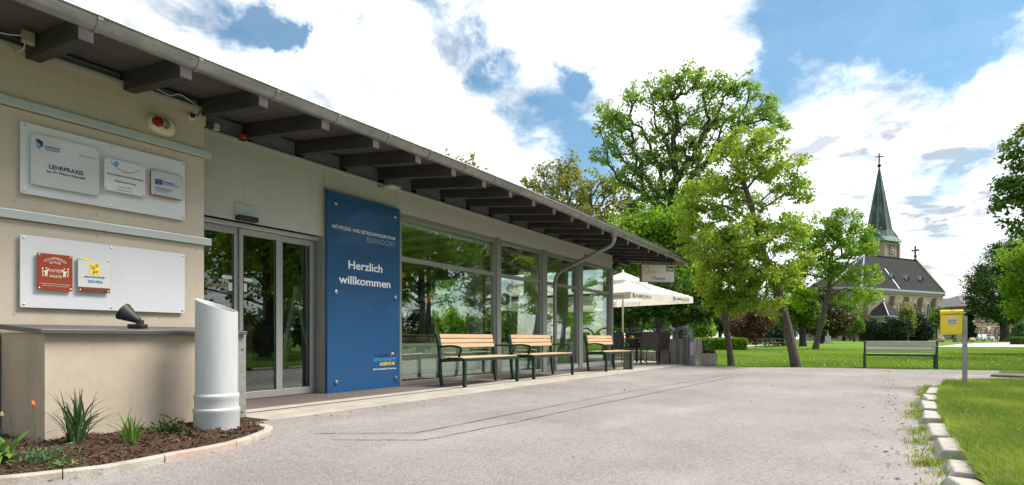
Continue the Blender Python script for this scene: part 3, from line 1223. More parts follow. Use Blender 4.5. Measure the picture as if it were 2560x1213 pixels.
for x in np.arange(7.2, 14.8, 0.85):
    bp(MB().box(x, x + .07, 6.6, 12.6, 2.70, 2.798), 'ceiling_beam', mat('ceiling beam', (0.30, 0.24, 0.18), 0.8))
# radiators behind the front glass
M_RAD = mat('pale green radiator', (0.56, 0.62, 0.53), 0.45)
for a, b in ((6.62, 9.08), (9.4, 10.9), (11.25, 12.1), (13.1, 14.1)):
    rd = bp(MB().box(a, b, 6.56, 6.62, 0.22, 0.72), 'radiator', M_RAD)
    fins = MB()
    x = a + .02
    while x < b - .03:
        fins.box(x, x + .022, 6.535, 6.559, 0.25, 0.69)
        x += 0.045
    f_ = bp(fins, 'fins', M_RAD, rd)
    f_['kind'] = 'stuff'
    bp(MB().tube([(b - .2, 6.6, .22), (b - .2, 6.6, .07)], .014, 8), 'pipe', M_WHITE, rd)

# --- sliding door
dz0, dz1 = 0.082, 2.10
bp(MB().box(3.30, 5.105, B_YD - 0.06, B_YD + 0.08, 2.105, 2.154), 'door_track', M_ALU, bevel=0.004)
M_JAMB = M_FRAME
bp(MB().box(5.055, 5.105, B_YM + 0.17, B_YD + 0.10, 0.077, 2.104), 'door_jamb', M_JAMB)
DOORS = [(3.30, 3.985, 0.0), (3.99, 4.525, -0.03), (4.545, 5.05, 0.0)]
for i, (a, b, off) in enumerate(DOORS):
    y = B_YD + off
    t = 0.045
    d = bp(MB().box(a, a + t, y, y + .05, dz0 + .085, dz1 - .075).box(b - t, b, y, y + .05, dz0 + .085, dz1 - .075)
           .box(a, b, y, y + .05, dz1 - .0745, dz1).box(a, b, y, y + .05, dz0, dz0 + .0845), 'sliding_door', mat('door aluminium', (.40, .40, .39), .4, .4, var=.06, vscale=4), bevel=0.003)
    bp(MB().box(a + t, b - t, y + .02, y + .03, dz0 + .085, dz1 - .075), 'pane', M_GLASSD, d)
    bp(MB().box(a + t, a + t + .012, y + .008, y + .019, dz0 + .086, dz1 - .076).box(b - t - .012, b - t, y + .008, y + .019, dz0 + .086, dz1 - .076), 'gasket', M_BLACK, d)
yt = B_YD + 0.018
M_STK = mat('white glass sticker', (0.62, 0.66, 0.62), 0.5)
stk = [('arrow_sticker', [(553, 692), (557, 687), (583, 691.5), (583, 699), (557, 696.5)], yt), ('arrow_sticker', [(605, 694), (629, 697), (634, 701.5), (629, 706), (605, 702.5)], yt - .03),
       ('notice_sticker', [(571, 706), (590, 708), (590, 728.5), (571, 727)], yt), ('notice_sticker', [(599.5, 708.5), (617, 710), (617, 729.5), (599.5, 729)], yt - .03)]
for nm, pts, yy in stk:
    o = wall_poly(nm, pts, yy, M_STK, bld)
M_GOLD = mat('gold glass lettering', (0.30, 0.20, 0.05), 0.5)
wall_text('lettering', 'Ehrens', 512, 568, 716, 702, yt, M_GOLD, bld, 0.0, 0.35)
wall_text('lettering', 'willig. Engagiert', 510, 588, 731, 726, yt, mat('grey glass lettering', (0.16, 0.17, 0.15), 0.6), bld)
wall_text('lettering', 'Self', 654, 683, 681, 668, 8.2, mat('pale wall lettering', (0.30, 0.32, 0.27), 0.6), bld, 0.02)

# --- roof, rafters, gutter
def tz(x):           # the old eave bows up a little at mid-length
    return 0.06 * math.exp(-((x - 7.8) / 3.6) ** 2)


ROOF_X0, ROOF_X1 = -3.0, 16.72
SL = 0.115
EZ = 2.95
RD = 0.165    # rafter depth


def roof_pt(x, y, dz=0.0):
    yy = y if y < 9.4 else 18.8 - y
    return (x, y, EZ + RD + SL * (yy - 4.85) + tz(x) + dz)


slab = MB()
ys = [4.80, 9.4, 14.2]
for lo in (0.0, 0.06):
    pass
vs = []
rxs = np.linspace(ROOF_X0, ROOF_X1, 29)
for x in rxs:
    for y in ys:
        vs += [roof_pt(x, y, 0.003), roof_pt(x, y, 0.045)]
fs = []
for i in range(28):
    o6 = 6 * i
    for j in range(2):
        a0, a1, b0, b1 = o6 + 2 * j, o6 + 2 * j + 1, o6 + 2 * j + 2, o6 + 2 * j + 3
        fs += [(a0, b0, b0 + 6, a0 + 6), (a1, a1 + 6, b1 + 6, b1)]
    fs += [(o6, o6 + 6, o6 + 7, o6 + 1), (o6 + 4, o6 + 5, o6 + 11, o6 + 10)]
for j in range(2):
    fs += [(2 * j, 2 * j + 1, 2 * j + 3, 2 * j + 2), (168 + 2 * j, 170 + 2 * j, 171 + 2 * j, 169 + 2 * j)]
roof = bp(slab.add(vs, fs), 'roof', M_SOFF)
rx = 1.887 - 0.71 * 6
first = True
k = 0
while rx < ROOF_X1 - 0.15:
    mbx = MB()
    x0, x1 = rx - 0.10, rx
    prof = [(4.85, -RD), (4.85, 0.0), (9.3, 0.0), (9.3, -RD)]
    pts = [(y, roof_pt(rx, y, dz)[2]) for y, dz in prof]
    mbx.prism(pts, (0, 0, 0), (0, 1, 0), (0, 0, 1), (1, 0, 0), x0, x1)
    bp(mbx, 'rafter', M_WOODD, roof, bevel=0.006)
    rx += 0.7155
    k += 1
# perforated vent strip between wall head and roof
def perf_mat():
    m = mat('perforated dark metal', (0.07, 0.07, 0.072), 0.55, 0.3)
    nt = m.node_tree
    N, L = nt.nodes, nt.links
    tc = N.new('ShaderNodeTexCoord')
    mp = N.new('ShaderNodeMapping')
    mp.inputs['Rotation'].default_value = (R(-90), 0, 0)
    L.new(tc.outputs['Object'], mp.inputs[0])
    br = N.new('ShaderNodeTexBrick')
    br.inputs['Scale'].default_value = 22
    br.inputs['Mortar Size'].default_value = 0.16
    br.inputs['Mortar Smooth'].default_value = 0.2
    br.inputs['Brick Width'].default_value = 0.36
    br.inputs['Row Height'].default_value = 0.75
    br.offset = 0.0
    br.inputs['Color1'].default_value = (0.006, 0.006, 0.006, 1)
    br.inputs['Color2'].default_value = (0.008, 0.008, 0.008, 1)
    br.inputs['Mortar'].default_value = (0.20, 0.20, 0.21, 1)
    L.new(mp.outputs[0], br.inputs['Vector'])
    L.new(br.outputs['Color'], N['Principled BSDF'].inputs['Base Color'])
    return m


M_PERF = perf_mat()
rx = 1.887 - 0.71 * 6
while rx < 14.6:
    yv = B_YW if rx + .1 < 3.2 else B_YM
    zb = 3.146 if yv == B_YW else 3.093
    zt = roof_pt(rx, yv, -0.012)[2]
    if zt - zb > 0.02:
        bp(MB().box(rx + .01, rx + .60, yv + .01, yv + .022, zb, zt), 'vent_grille', M_PERF, roof)
    rx += 0.7155
# wall head closing the roof void
bp(MB().box(X0, 3.28, 6.30, 6.36, 3.13, 3.27), 'wall_head', M_SOFF, roof)
bp(MB().box(3.28, B_X1, 6.38, 6.44, 3.07, 3.28), 'wall_head', M_SOFF, roof)
# overhang end: barge board, purlin, brace
zE = roof_pt(ROOF_X1, 4.9)[2]
bp(MB().prism([(4.70, roof_pt(16.7, 4.70, -.2)[2]), (4.70, roof_pt(16.7, 4.70, 0)[2]), (9.4, roof_pt(16.7, 9.4, 0)[2]), (9.4, roof_pt(16.7, 9.4, -.2)[2])], (0, 0, 0), (0, 1, 0), (0, 0, 1), (1, 0, 0), 16.62, 16.70), 'barge_board', mat('pale barge board', (.34, .33, .31), .7, var=.2, vscale=6), roof, bevel=.005)
bp(MB().box(14.93, 16.6, 6.30, 6.42, 2.99, 3.11), 'purlin', M_WOODD, roof, bevel=.005)
bp(MB().box(14.93, 16.6, 8.6, 8.72, 3.24, 3.37), 'purlin', M_WOODD, roof, bevel=.005)
bp(MB().bar((14.95, 6.36, 2.55), (15.7, 6.36, 2.99), .1, .1), 'brace', M_WOODD, roof)
zs0, zs1 = roof_pt(16.4, 4.95, -.006), roof_pt(16.4, 9.3, -.006)
bp(MB().prism([(4.95, zs0[2] - .012), (4.95, zs0[2]), (9.3, zs1[2]), (9.3, zs1[2] - .012)], (0, 0, 0), (0, 1, 0), (0, 0, 1), (1, 0, 0), 15.95, 16.61), 'end_soffit', mat('pale soffit', (.36, .35, .34), .8, var=.15, vscale=5), roof)
# tiles along the eave
tile = MB()
tile.prism([(0, 0), (0.06, .016), (0.14, .022), (0.22, .016), (0.27, 0), (0.27, -.014), (0, -.014)], (0, 0, 0), (1, 0, 0), (0, 0, 1), (0, 1, 0), 0, 0.42)
tile_me = tile.mesh('roof_tile')
x = 8.6
while x < ROOF_X1 - .2:
    o = link_mesh('roof_tile', tile_me, M_TILE, roof)
    o.matrix_local = Matrix.Translation(roof_pt(x, 4.76 + random.uniform(-.012, .012), 0.075 + random.uniform(-.003, .006))) @ Matrix.Rotation(math.atan(SL), 4, 'X') @ Matrix.Rotation(random.uniform(-.02, .02), 4, 'Z')
    x += 0.272
# gutter: half-round trough with rolled front bead
gprof = []
GR = 0.080
for i in range(15):
    a = math.pi + math.pi * i / 14
    gprof.append((GR * math.cos(a), GR * math.sin(a)))
inner = [(r * 0.96, h * 0.96) for r, h in reversed(gprof)]
inner = [(min(max(r, -GR * .96), GR * .96), h) for r, h in inner]


def gz(x):
    return 3.055 + tz(x)


gut_o = bp(MB().sweep([(x, B_YG, gz(x)) for x in np.linspace(ROOF_X0, 16.9, 31)], gprof + inner), 'gutter', M_ZINC, smooth=True)
bead = MB().tube([(x, B_YG - GR, gz(x) + .004) for x in np.linspace(ROOF_X0, 16.9, 31)], 0.011, 8)
bp(bead, 'gutter_bead', M_ZINC, gut_o, smooth=True)
bp(MB().prism([(a, b) for a, b in gprof], (16.9, B_YG, gz(16.9)), (0, -1, 0), (0, 0, 1), (1, 0, 0), 0, 0.004), 'gutter_end', M_ZINC, gut_o)
x = 1.865 - 0.71 * 3
while x < 16.8:
    ring = []
    for i in range(13):
        a = math.pi * 1.0 + math.pi * i / 12
        ring.append((x, B_YG - (GR + .004) * math.cos(a) * -1, gz(x) + (GR + .004) * math.sin(a)))
    bp(MB().sweep(ring, [(-.003, -.016), (.003, -.016), (.003, .016), (-.003, .016)], up=(1, 0, 0)), 'gutter_bracket', M_ZINC, gut_o)
    x += 0.709
for x in (2.24, 5.1, 8.0, 10.9, 13.8):   # soldered joints
    ring2 = [(r * 1.025, h * 1.025) for r, h in gprof] + [(r * .99, h * .99) for r, h in reversed(gprof)]
    bp(MB().sweep([(x - .02, B_YG, gz(x)), (x + .02, B_YG, gz(x))], ring2), 'gutter_joint', M_ZINC, gut_o, smooth=True)


def arc_path(pts, rad=0.12, n=6):
    """round the corners of a polyline"""
    pts = [Vector(p) for p in pts]
    out = [pts[0]]
    for a, b, c in zip(pts[:-2], pts[1:-1], pts[2:]):
        u, v = (a - b).normalized(), (c - b).normalized()
        r = min(rad, (a - b).length * .45, (c - b).length * .45)
        p0, p1 = b + u * r, b + v * r
        for i in range(n + 1):
            t = i / n
            out.append(p0 * (1 - t) ** 2 + b * 2 * t * (1 - t) + p1 * t ** 2)
    out.append(pts[-1])
    return out


XD = 11.34
dp = arc_path([(XD, B_YG, gz(XD) - .06), (XD, B_YG, 2.78), (XD, 6.07, 2.24), (XD, 6.07, 0.08)], .22)
dpo = bp(MB().tube(dp, 0.043, 14), 'downpipe', mat('dull zinc pipe', (.27, .27, .265), .5, .6, var=.2, vscale=5), smooth=True)
bp(MB().lathe([(0.075, .06), (0.055, -.04)], 14, (XD, B_YG, gz(XD) - .10)), 'outlet', M_ZINC, dpo, smooth=True)
for z in (1.95, 1.1, 0.35):
    bp(MB().lathe([(0.057, -.015), (0.057, .015)], 14, (XD, 6.07, z)).box(XD - .01, XD + .01, 6.12, 6.17, z - .012, z + .012), 'pipe_clip', M_GALV, dpo)
bp(MB().lathe([(0.056, -.05), (0.056, .05)], 14, (XD, 5.3, 2.555), ay=(0, -0.36, 0.93), az=(0, .93, .36)), 'pipe_joint', M_ZINC, dpo, smooth=True)

# ================================================================== LOW WALL in front of the entrance block
lw = thing('low_wall', 'tan rendered low wall with sloping dark metal coping by the entrance', 'wall', (2.4, 5.4, 0))
bp(MB().box(1.67, 3.115, 4.99, 5.82, -0.05, 0.845), 'wall_body', M_TANR, lw, bevel=.004)
bp(MB().box(3.118, 3.205, 4.975, 5.82, 0.0, 0.835), 'end_post', M_GALV, lw, bevel=.004)
cop = bp(MB().prism([(4.93, 0.835), (4.93, 0.868), (5.79, 0.915), (5.79, 0.875)], (0, 0, 0), (0, 1, 0), (0, 0, 1), (1, 0, 0), 1.63, 3.19), 'coping', M_COPING, lw, bevel=.004)
for x, z in ((3.165, .70), (3.165, .12)):
    bp(MB().lathe([(.007, 0), (.007, .006)], 8, (x, 4.974, z), (1, 0, 0), (0, 0, 1), (0, -1, 0)), 'bolt', M_BLACK, lw)

# ================================================================== VENT PIPE
pc = G(537, 1086, 0.02)
pc = Vector((2.72, 4.63, 0))
pr = 0.160
vp = thing('vent_pipe', 'fat pale grey pipe with slanted open top rising from the bed', 'pipe', pc)
M_PIPE = mat('pale grey pipe', (0.48, 0.50, 0.515), 0.42, var=0.06, vscale=3, bump=0.02, bscale=30)
prof = [(pr + .013, -0.04), (pr + .013, 0.19), (pr + .018, 0.20), (pr + .018, 0.222), (pr + .006, 0.235), (pr + .006, .30), (pr + .012, .312), (pr + .012, .335), (pr, .352)]
add_dirt(M_PIPE, 4.0, .50, .78, .40, (.27, .27, .255), (2.2, 2.2, .3))
add_dirt(M_PIPE, 30.0, .66, .78, .45, (.22, .20, .17))
mbp = MB()
nn = 48
vs = []
for r, h in prof:
    for j in range(nn):
        a = 2 * math.pi * j / nn
        vs.append((r * math.cos(a), r * math.sin(a), h))
# slanted rim: high to the camera's left, low on the right
cut = C(1, 0) * 1.0
cut = Vector((SA, -CA, 0))


def rim_z(x, y, r=pr):
    return 1.075 - 0.37 * (x * cut.x + y * cut.y)


for r in (pr, pr - .012):
    for j in range(nn):
        a = 2 * math.pi * j / nn
        x, y = r * math.cos(a), r * math.sin(a)
        vs.append((x, y, rim_z(x, y)))
for j in range(nn):
    a = 2 * math.pi * j / nn
    x, y = (pr - .012) * math.cos(a), (pr - .012) * math.sin(a)
    vs.append((x, y, rim_z(x, y) - .035))
rows = len(prof) + 3
fs = []
for i in range(rows - 1):
    for j in range(nn):
        q = (j + 1) % nn
        fs.append((i * nn + j, i * nn + q, (i + 1) * nn + q, (i + 1) * nn + j))
mbp.add(vs, fs)
mbp.build('pipe_body', M_PIPE, vp, smooth=True)
lidm = MB()
lidm.add([vs[(rows - 1) * nn + j] for j in range(nn)], [tuple(range(nn))])
lidm.build('inner_cover', M_PIPE, vp)

# ================================================================== SIGNS AND WALL FITTINGS
M_BLUE = mat('blue sign panel', (0.008, 0.075, 0.205), 0.42, var=0.05, vscale=2, coat=0.15)
M_TXTW = mat('white lettering', (0.85, 0.86, 0.88), 0.5)
M_TXTG = mat('grey blue lettering', (0.20, 0.33, 0.50), 0.5)
M_NAVY = mat('navy print', (0.012, 0.025, 0.10), 0.5)
M_CYAN = mat('light blue print', (0.05, 0.36, 0.70), 0.5)
M_YEL = mat('yellow print', (0.88, 0.66, 0.05), 0.5)
M_INK = mat('dark print', (0.03, 0.03, 0.035), 0.5)
M_GREYINK = mat('grey print', (0.22, 0.24, 0.28), 0.5)
M_REDINK = mat('red print', (0.42, 0.03, 0.05), 0.5)


def dome_screw(parent, X, Z, Y, r, h, m=None, name='screw'):
    return MB().lathe([(r, 0), (r, h * .4), (r * .8, h * .8), (r * .4, h)], 14, (X, Y, Z), (1, 0, 0), (0, 0, 1), (0, -1, 0)).build(name, m or M_STEEL, parent, True, smooth=True)


def panel_on(name, px_c, Y, th, m, parent, rad=0.0):
    """rectangular board from its photo corners (tl, tr, br, bl) with its face on y = Y"""
    q = [F(a, b, Y) for a, b in px_c]
    x0, x1 = (q[0][0] + q[3][0]) / 2, (q[1][0] + q[2][0]) / 2
    z1, z0 = (q[0][1] + q[1][1]) / 2, (q[2][1] + q[3][1]) / 2
    pts = []
    if rad:
        for cx_, cz_, a0 in ((x1 - rad, z1 - rad, 0), (x0 + rad, z1 - rad, 90), (x0 + rad, z0 + rad, 180), (x1 - rad, z0 + rad, 270)):
            for i in range(5):
                a = R(a0 + 22.5 * i)
                pts.append((cx_ + rad * math.cos(a), cz_ + rad * math.sin(a)))
    else:
        pts = [(x0, z0), (x1, z0), (x1, z1), (x0, z1)]
    o = MB().prism(pts, (0, Y, 0), (1, 0, 0), (0, 0, 1), (0, 1, 0), 0, th).build(name, m, parent, True)
    return o, (x0, x1, z0, z1)


# ---- blue welcome sign
YS = 6.12
sg = thing('welcome_sign', 'tall blue sign reading Herzlich willkommen beside the sliding door', 'sign', (5.8, 6.15, 0))
panel, ext = panel_on('panel', [(817, 475), (998, 521), (1001, 968), (820, 984)], YS, 0.03, M_BLUE, sg)
MB().box(ext[0] + .05, ext[1] - .05, YS + .031, 6.198, .3, 2.7).build('backing', M_FRAME, sg, True)
for px, py in ((838, 507.7), (987, 542), (838.7, 730), (987.3, 744), (840, 956), (989.4, 944.5)):
    x, z = F(px, py, YS)
    dome_screw(sg, x, z, YS, 0.030, 0.028, name='bolt')
yt = YS - 0.002
add_dirt(M_BLUE, 1.6, .50, .85, .30, (.02, .085, .20), (1.5, 1, .5))
wall_text('lettering', 'NÖ PFLEGE- UND BETREUUNGSZENTRUM', 831, 988, 569.2, 560.5, yt, M_TXTW, sg, 0.004)
wall_text('lettering', 'BERNDORF', 917, 987.5, 605, 592, yt, M_TXTG, sg, 0.006)
wall_text('lettering', 'Herzlich', 871, 956, 671, 650.5, yt, M_TXTW, sg, 0.018)
wall_text('lettering', 'willkommen', 847, 976, 707, 686.5, yt, M_TXTW, sg, 0.018)
wall_text('lettering', 'LANDES', 938.5, 970, 893.5, 885.8, yt, M_NAVY, sg, 0.008)
wall_text('lettering', 'GESUNDHEITS', 933, 990, 903.6, 895.6, yt, M_CYAN, sg, 0.008)
wall_text('lettering', 'AGENTUR', 949, 987, 914, 906.2, yt, M_YEL, sg, 0.014)
wall_text('lettering', 'Gesund und gepflegt. Ein Leben lang.', 933, 990, 925.3, 921.4, yt, M_TXTW, sg, 0.004, 0.2)
wall_poly('logo', [(976.5, 878.5), (986.8, 877.8), (986.8, 888.3), (976.5, 889)], yt, M_NAVY, sg)
wall_text('lettering', 'N', 978.6, 985, 887, 880, yt - .001, M_YEL, sg, 0.03, 0.15)

# ---- white backing boards on the tan wall
YB = 5.79
bd1 = thing('white_board', 'upper white board carrying three plaques between the aluminium rails', 'board', (2.4, 5.8, 1.97))
p_, e1 = panel_on('panel', [(52, 303), (463, 407), (462, 549), (50, 485)], YB, 0.012, M_WHITE, bd1, 0.012)
bd2 = thing('white_board', 'lower white board with a red plaque and a bronze award plaque', 'board', (2.4, 5.8, 1.05))
p_, e2 = panel_on('panel', [(51, 584), (462.5, 636), (461.5, 783), (50, 768)], YB, 0.012, M_WHITE, bd2, 0.012)
for b_, e in ((bd1, e1), (bd2, e2)):
    MB().box(e[0] + .03, e[1] - .03, YB + .013, B_YW - .004, e[2] + .03, e[3] - .03).build('spacer', M_GALV, b_, True)
    for x in (e[0] + .022, (e[0] + e[1]) / 2, e[1] - .022):
        for z in (e[2] + .025, e[3] - .025):
            dome_screw(b_, x, z, YB, 0.0085, 0.007)

# ---- plaques
M_ACR = mat('white acrylic plaque', (0.56, 0.56, 0.58), 0.12, var=0.03, vscale=3, coat=0.5)
M_ACW = mat('matt white plaque', (0.62, 0.62, 0.61), 0.3)
M_COPPER = mat('copper strip', (0.42, 0.17, 0.09), 0.35, 0.75, col2=(0.30, 0.12, 0.06), vscale=30, stretch=(0.2, 1, 1))
M_RUST = mat('red brown plaque', (0.30, 0.050, 0.020), 0.35, var=0.05, vscale=4)
M_SILV = mat('silver plaque', (0.55, 0.56, 0.58), 0.32, 0.25, var=0.1, vscale=6)


def plaque(name, label, corners, Y, th, m, screws=True, rad=0.0, inset=.014):
    # stands off the board
    q = [F(a, b, Y) for a, b in corners]
    x0, z0 = (q[0][0] + q[3][0]) / 2, (q[2][1] + q[3][1]) / 2
    t = thing(name, label, 'plaque', (x0, Y, z0))
    p, e = panel_on('panel', corners, Y, th, m, t, rad)
    for x in (e[0] + inset, e[1] - inset):
        for z in (e[2] + inset, e[3] - inset):
            if screws:
                dome_screw(t, x, z, Y, 0.0085, 0.005)
            MB().lathe([(.009, 0), (.009, YB - Y - th - .001)], 10, (x, Y + th + .0005, z), (1, 0, 0), (0, 0, -1), (0, 1, 0)).build('standoff', M_STEEL, t, True)
    return t, e


Y1 = 5.757
pa, ea = plaque('plaque', 'large white plaque reading Lehrpraxis der FH Wiener Neustadt', [(77.8, 333), (248.5, 371), (247, 489), (77.4, 460.5)], Y1, .008, M_ACR)
yt = Y1 - .0015
wall_text('lettering', 'LEHRPRAXIS', 122.8, 208.5, 421, 411, yt, M_NAVY, pa, .022)
wall_text('lettering', 'der FH Wiener Neustadt', 116.3, 213, 430.4, 423.8, yt, M_NAVY, pa, .004)
wall_text('lettering', 'FACHHOCHSCHULE', 111.9, 150.8, 367, 363.4, yt, M_NAVY, pa, .014)
wall_text('lettering', 'WIENER NEUSTADT', 111.9, 150.8, 372.2, 368.6, yt, M_CYAN, pa, .014)
wall_text('lettering', 'Perspektiven durch Praxis', 198, 238.8, 389.5, 387, yt, M_GREYINK, pa)
wall_poly('logo', [(89, 346), (93, 349.5), (97, 347.5), (101, 351), (107, 354), (107.5, 358), (107, 366.5), (103, 368), (100, 361), (92, 355), (89.5, 350)], yt, M_NAVY, pa)
wall_poly('logo', [(89, 354.5), (93, 359), (99, 362.5), (103.5, 366.5), (102.5, 369), (96, 365), (90, 361)], yt, M_CYAN, pa)
wall_poly('logo', [(90, 363), (95, 366.5), (101.5, 369.6), (98, 371.5), (93, 368)], yt, M_NAVY, pa)
wall_poly('print_line', [(112, 374.3), (150, 381), (150, 382.2), (112, 375.5)], yt, M_GREYINK, pa)

Y2 = 5.745
pb, eb = plaque('plaque', 'white plaque reading Gerontopsychosoziale Betreuung with a blue dot and red arc', [(261.5, 394.6), (363.8, 415.7), (362.7, 491.4), (260.3, 474.7)], Y2, .018, M_ACW)
yt = Y2 - .0015
wall_text('lettering', 'Gerontopsychosoziale Betreuung', 267.5, 357.8, 434.8, 430, yt, M_INK, pb)
wall_text('lettering', 'Praktikumseinrichtung', 286.4, 339.8, 453.2, 448.9, yt, M_INK, pb)
wall_text('lettering', 'www.agenetwork.at', 297, 329, 467.4, 464.8, yt, M_GREYINK, pb)
wall_text('lettering', 'office@agenetwork.at', 294.4, 331, 475, 472.4, yt, M_GREYINK, pb)
wall_text('lettering', 'agenetwork', 307.5, 327.5, 432.4, 430.2, yt, M_CYAN, pb)
wall_poly('logo', disc((290.8, 410.3), 6.6), yt, M_CYAN, pb)
arc = [(276, 403), (282, 411), (291, 418.5), (302, 425), (315, 430.5), (329, 432.5), (341, 430.5), (349, 424.5)]
am = MB()
for qd in ribbon(arc, 1.1):
    am.prism([F(a, b, yt) for a, b in qd], (0, yt, 0), (1, 0, 0), (0, 0, 1), (0, 1, 0), 0, -.0006)
am.build('arc_print', M_REDINK, pb, True)

Y3 = 5.748
pcq, ec = plaque('plaque', 'small silver copper-edged plaque with blue star-ring flag on the upper board', [(378.3, 424), (455, 439.8), (454.4, 501.2), (377.2, 487.5)], Y3, .022, M_COPPER)
panel_on('face_plate', [(378.6, 425), (454.8, 440.8), (454.2, 498.5), (377.6, 484.5)], Y3 - .0012, .001, M_SILV, pcq)
yt = Y3 - .003
wall_poly('flag', [(387.9, 446.5), (405.7, 450), (405.7, 463), (387.9, 460)], yt, mat('flag blue', (0.01, 0.035, 0.30), 0.5), pcq)
fx, fz_ = F(396.8, 455, yt)
st = MB()
for i in range(12):
    a = 2 * math.pi * i / 12
    st.prism([(x_, z_) for x_, z_ in disc((fx + .0145 * math.cos(a), fz_ + .0145 * math.sin(a)), .0022, 5)], (0, yt - .001, 0), (1, 0, 0), (0, 0, 1), (0, 1, 0), 0, -.0005)
st.build('star_ring', M_YEL, pcq, True)
wall_text('lettering', 'EUROPÄISCHES', 407.2, 436, 456.5, 452.8, yt, mat('magenta print', (0.30, 0.03, 0.12), 0.5), pcq, .016)
wall_text('lettering', 'SOLIDARITÄTSKORPS', 407.2, 447, 461.3, 457.8, yt, M_CYAN, pcq, .016)
for (a, b, y) in ((388, 431, 467), (388, 424, 471), (388, 420, 475.5)):
    s_ = (b - a) * .205
    wall_poly('print_line', [(a, y), (b, y + s_), (b, y + s_ + 1.2), (a, y + 1.2)], yt, M_GREYINK if y > 474 else M_NAVY, pcq)

Y4 = 5.757
pd, ed = plaque('plaque', 'red-brown square plaque reading United Against Waste', [(93.1, 632), (181.4, 640.2), (181, 727.8), (92.6, 725)], Y4, .006, M_RUST)
yt = Y4 - .0015


def arc_text(s, px0, px1, pyb, pyt, sag, Y, m, parent, bold=0.0):
    """letters set one by one on a shallow arch"""
    x0, zb = F(px0, pyb, Y)
    x1, _ = F(px1, pyb, Y)
    _, zt = F(px0, pyt, Y)
    h = zt - zb
    sag *= h
    w = x1 - x0
    n_ = len(s)
    for i, ch in enumerate(s):
        if ch == ' ':
            continue
        t = (i + .5) / n_
        ang = -(t - .5) * 2 * math.atan2(4 * sag, w) * 0.9
        cx_ = x0 + w * t
        cz_ = zb + sag * (1 - (2 * t - 1) ** 2)
        cw = w / n_ * (0.82 if ch != 'I' else 0.3)
        ax = Vector((math.cos(ang), 0, math.sin(ang)))
        ay = Vector((-math.sin(ang), 0, math.cos(ang)))
        place_text('lettering', ch, Vector((cx_, Y, cz_)) - ax * cw / 2, ax, ay, cw, h, m, parent, bold)


M_CREAM = mat('cream print', (0.72, 0.66, 0.60), 0.5)
M_PINK = mat('pale red print', (0.50, 0.18, 0.12), 0.5)
arc_text('TEILNEHMENDER', 111.6, 164.2, 657, 651, 1.75, yt, M_CREAM, pd, .01)
arc_text('BETRIEB', 125.2, 151, 660.3, 654.7, .5, yt, M_CREAM, pd, .01)
wall_text('lettering', 'UNITED', 122.5, 154.6, 679.3, 672.6, yt, M_CREAM, pd, .008)
wall_text('lettering', 'AGAINST', 122.5, 154.4, 686.0, 681.0, yt, M_PINK, pd)
wall_text('lettering', 'WASTE', 122.5, 154.6, 693.6, 687.2, yt, M_CREAM, pd, .008)
wall_text('lettering', 'GEMEINSAM GEGEN LEBENSMITTELABFALL', 100.2, 175, 702.6, 700.2, yt, M_PINK, pd)
wall_text('lettering', 'Teilnahme am Programm zur Überwachung', 100.7, 175, 709, 706.4, yt, M_CREAM, pd)
wall_text('lettering', 'und Reduktion von Großküchenabfällen', 104.4, 171.5, 714.4, 712, yt, M_CREAM, pd)
for ox, flip in ((0, 1), (0, -1)):
    mx_ = (lambda x: x) if flip == 1 else (lambda x: 138.4 * 2 - x)
    fm = MB()
    body = [(112, 676.5), (117, 675.5), (119, 672.8), (124, 671.3), (123.6, 673.2), (119.5, 677.5), (118.5, 684), (119, 691), (116.5, 691), (115.5, 685), (114, 691), (111.5, 691), (112.5, 683), (110.3, 678.2), (106.5, 677.5), (106.8, 676)]
    for pl in (body, disc((116, 670.2), 2.0, 10), [(105.2, 675), (107.0, 675), (108.4, 690.5), (106.4, 690.5)], disc((106.6, 671), 2.4 if flip == 1 else 2.8, 8 if flip == 1 else 4)):
        dy = 0.0 if flip == 1 else 2.8
        fm.prism([F(mx_(a), b + dy, yt) for a, b in pl], (0, yt, 0), (1, 0, 0), (0, 0, 1), (0, 1, 0), 0, -.0006)
    fm.build('figure_print', M_CREAM, pd, True)

pe, ee = plaque('plaque', 'white award plaque with yellow square and copper strip at its foot', [(195.6, 642.5), (275.4, 649.8), (275.4, 733), (195, 729.6)], Y4, .006, M_ACW, rad=.012)
panel_on('copper_strip', [(195.8, 717), (275.2, 721), (275.2, 732.8), (195.2, 729.4)], Y4 - .0012, .001, M_COPPER, pe)
wall_text('lettering', 'BRONZE', 204, 267, 728, 721, Y4 - .0028, mat('dark copper engraving', (0.19, 0.065, 0.03), 0.5), pe)
wall_poly('yellow_tag', [(208.6, 643.8), (224.6, 645.3), (224.6, 651.3), (208.6, 650)], yt, M_YEL, pe)
wall_poly('yellow_square', [(224.3, 659), (247.8, 661), (247.8, 688), (224.3, 686)], yt, M_YEL, pe)
wall_text('lettering', 'Tut', 227.5, 238, 673.5, 664, yt - .001, M_NAVY, pe, .015, .3)
wall_text('lettering', 'gut!', 231, 246, 682.3, 675, yt - .001, M_NAVY, pe, .015, .3)
wall_poly('logo', [(239.5, 661.2), (245.5, 661.7), (245.5, 668), (239.5, 667.5)], yt - .001, M_INK, pe)
wall_text('lettering', 'N', 240.8, 244.4, 666.7, 662.6, yt - .002, M_YEL, pe, .02)
wall_text('lettering', '„GESUNDER BETRIEB“', 208.6, 263.4, 693.0, 689.2, yt, mat('mid blue print', (0.02, 0.14, 0.42), 0.5), pe, .012)
wall_text('lettering', '2024-2026', 219.5, 256.3, 706, 699.9, yt, MATS['mid blue print'], pe, .02)

# ---- alarm siren
x, z = F(405, 314, 5.80)
si = thing('alarm_siren', 'cream oval alarm siren with red lens above the upper rail', 'siren', (x, 5.82, z))
prof2 = []
body = MB()
nn, W_, H_, D_ = 28, .125, .092, .095


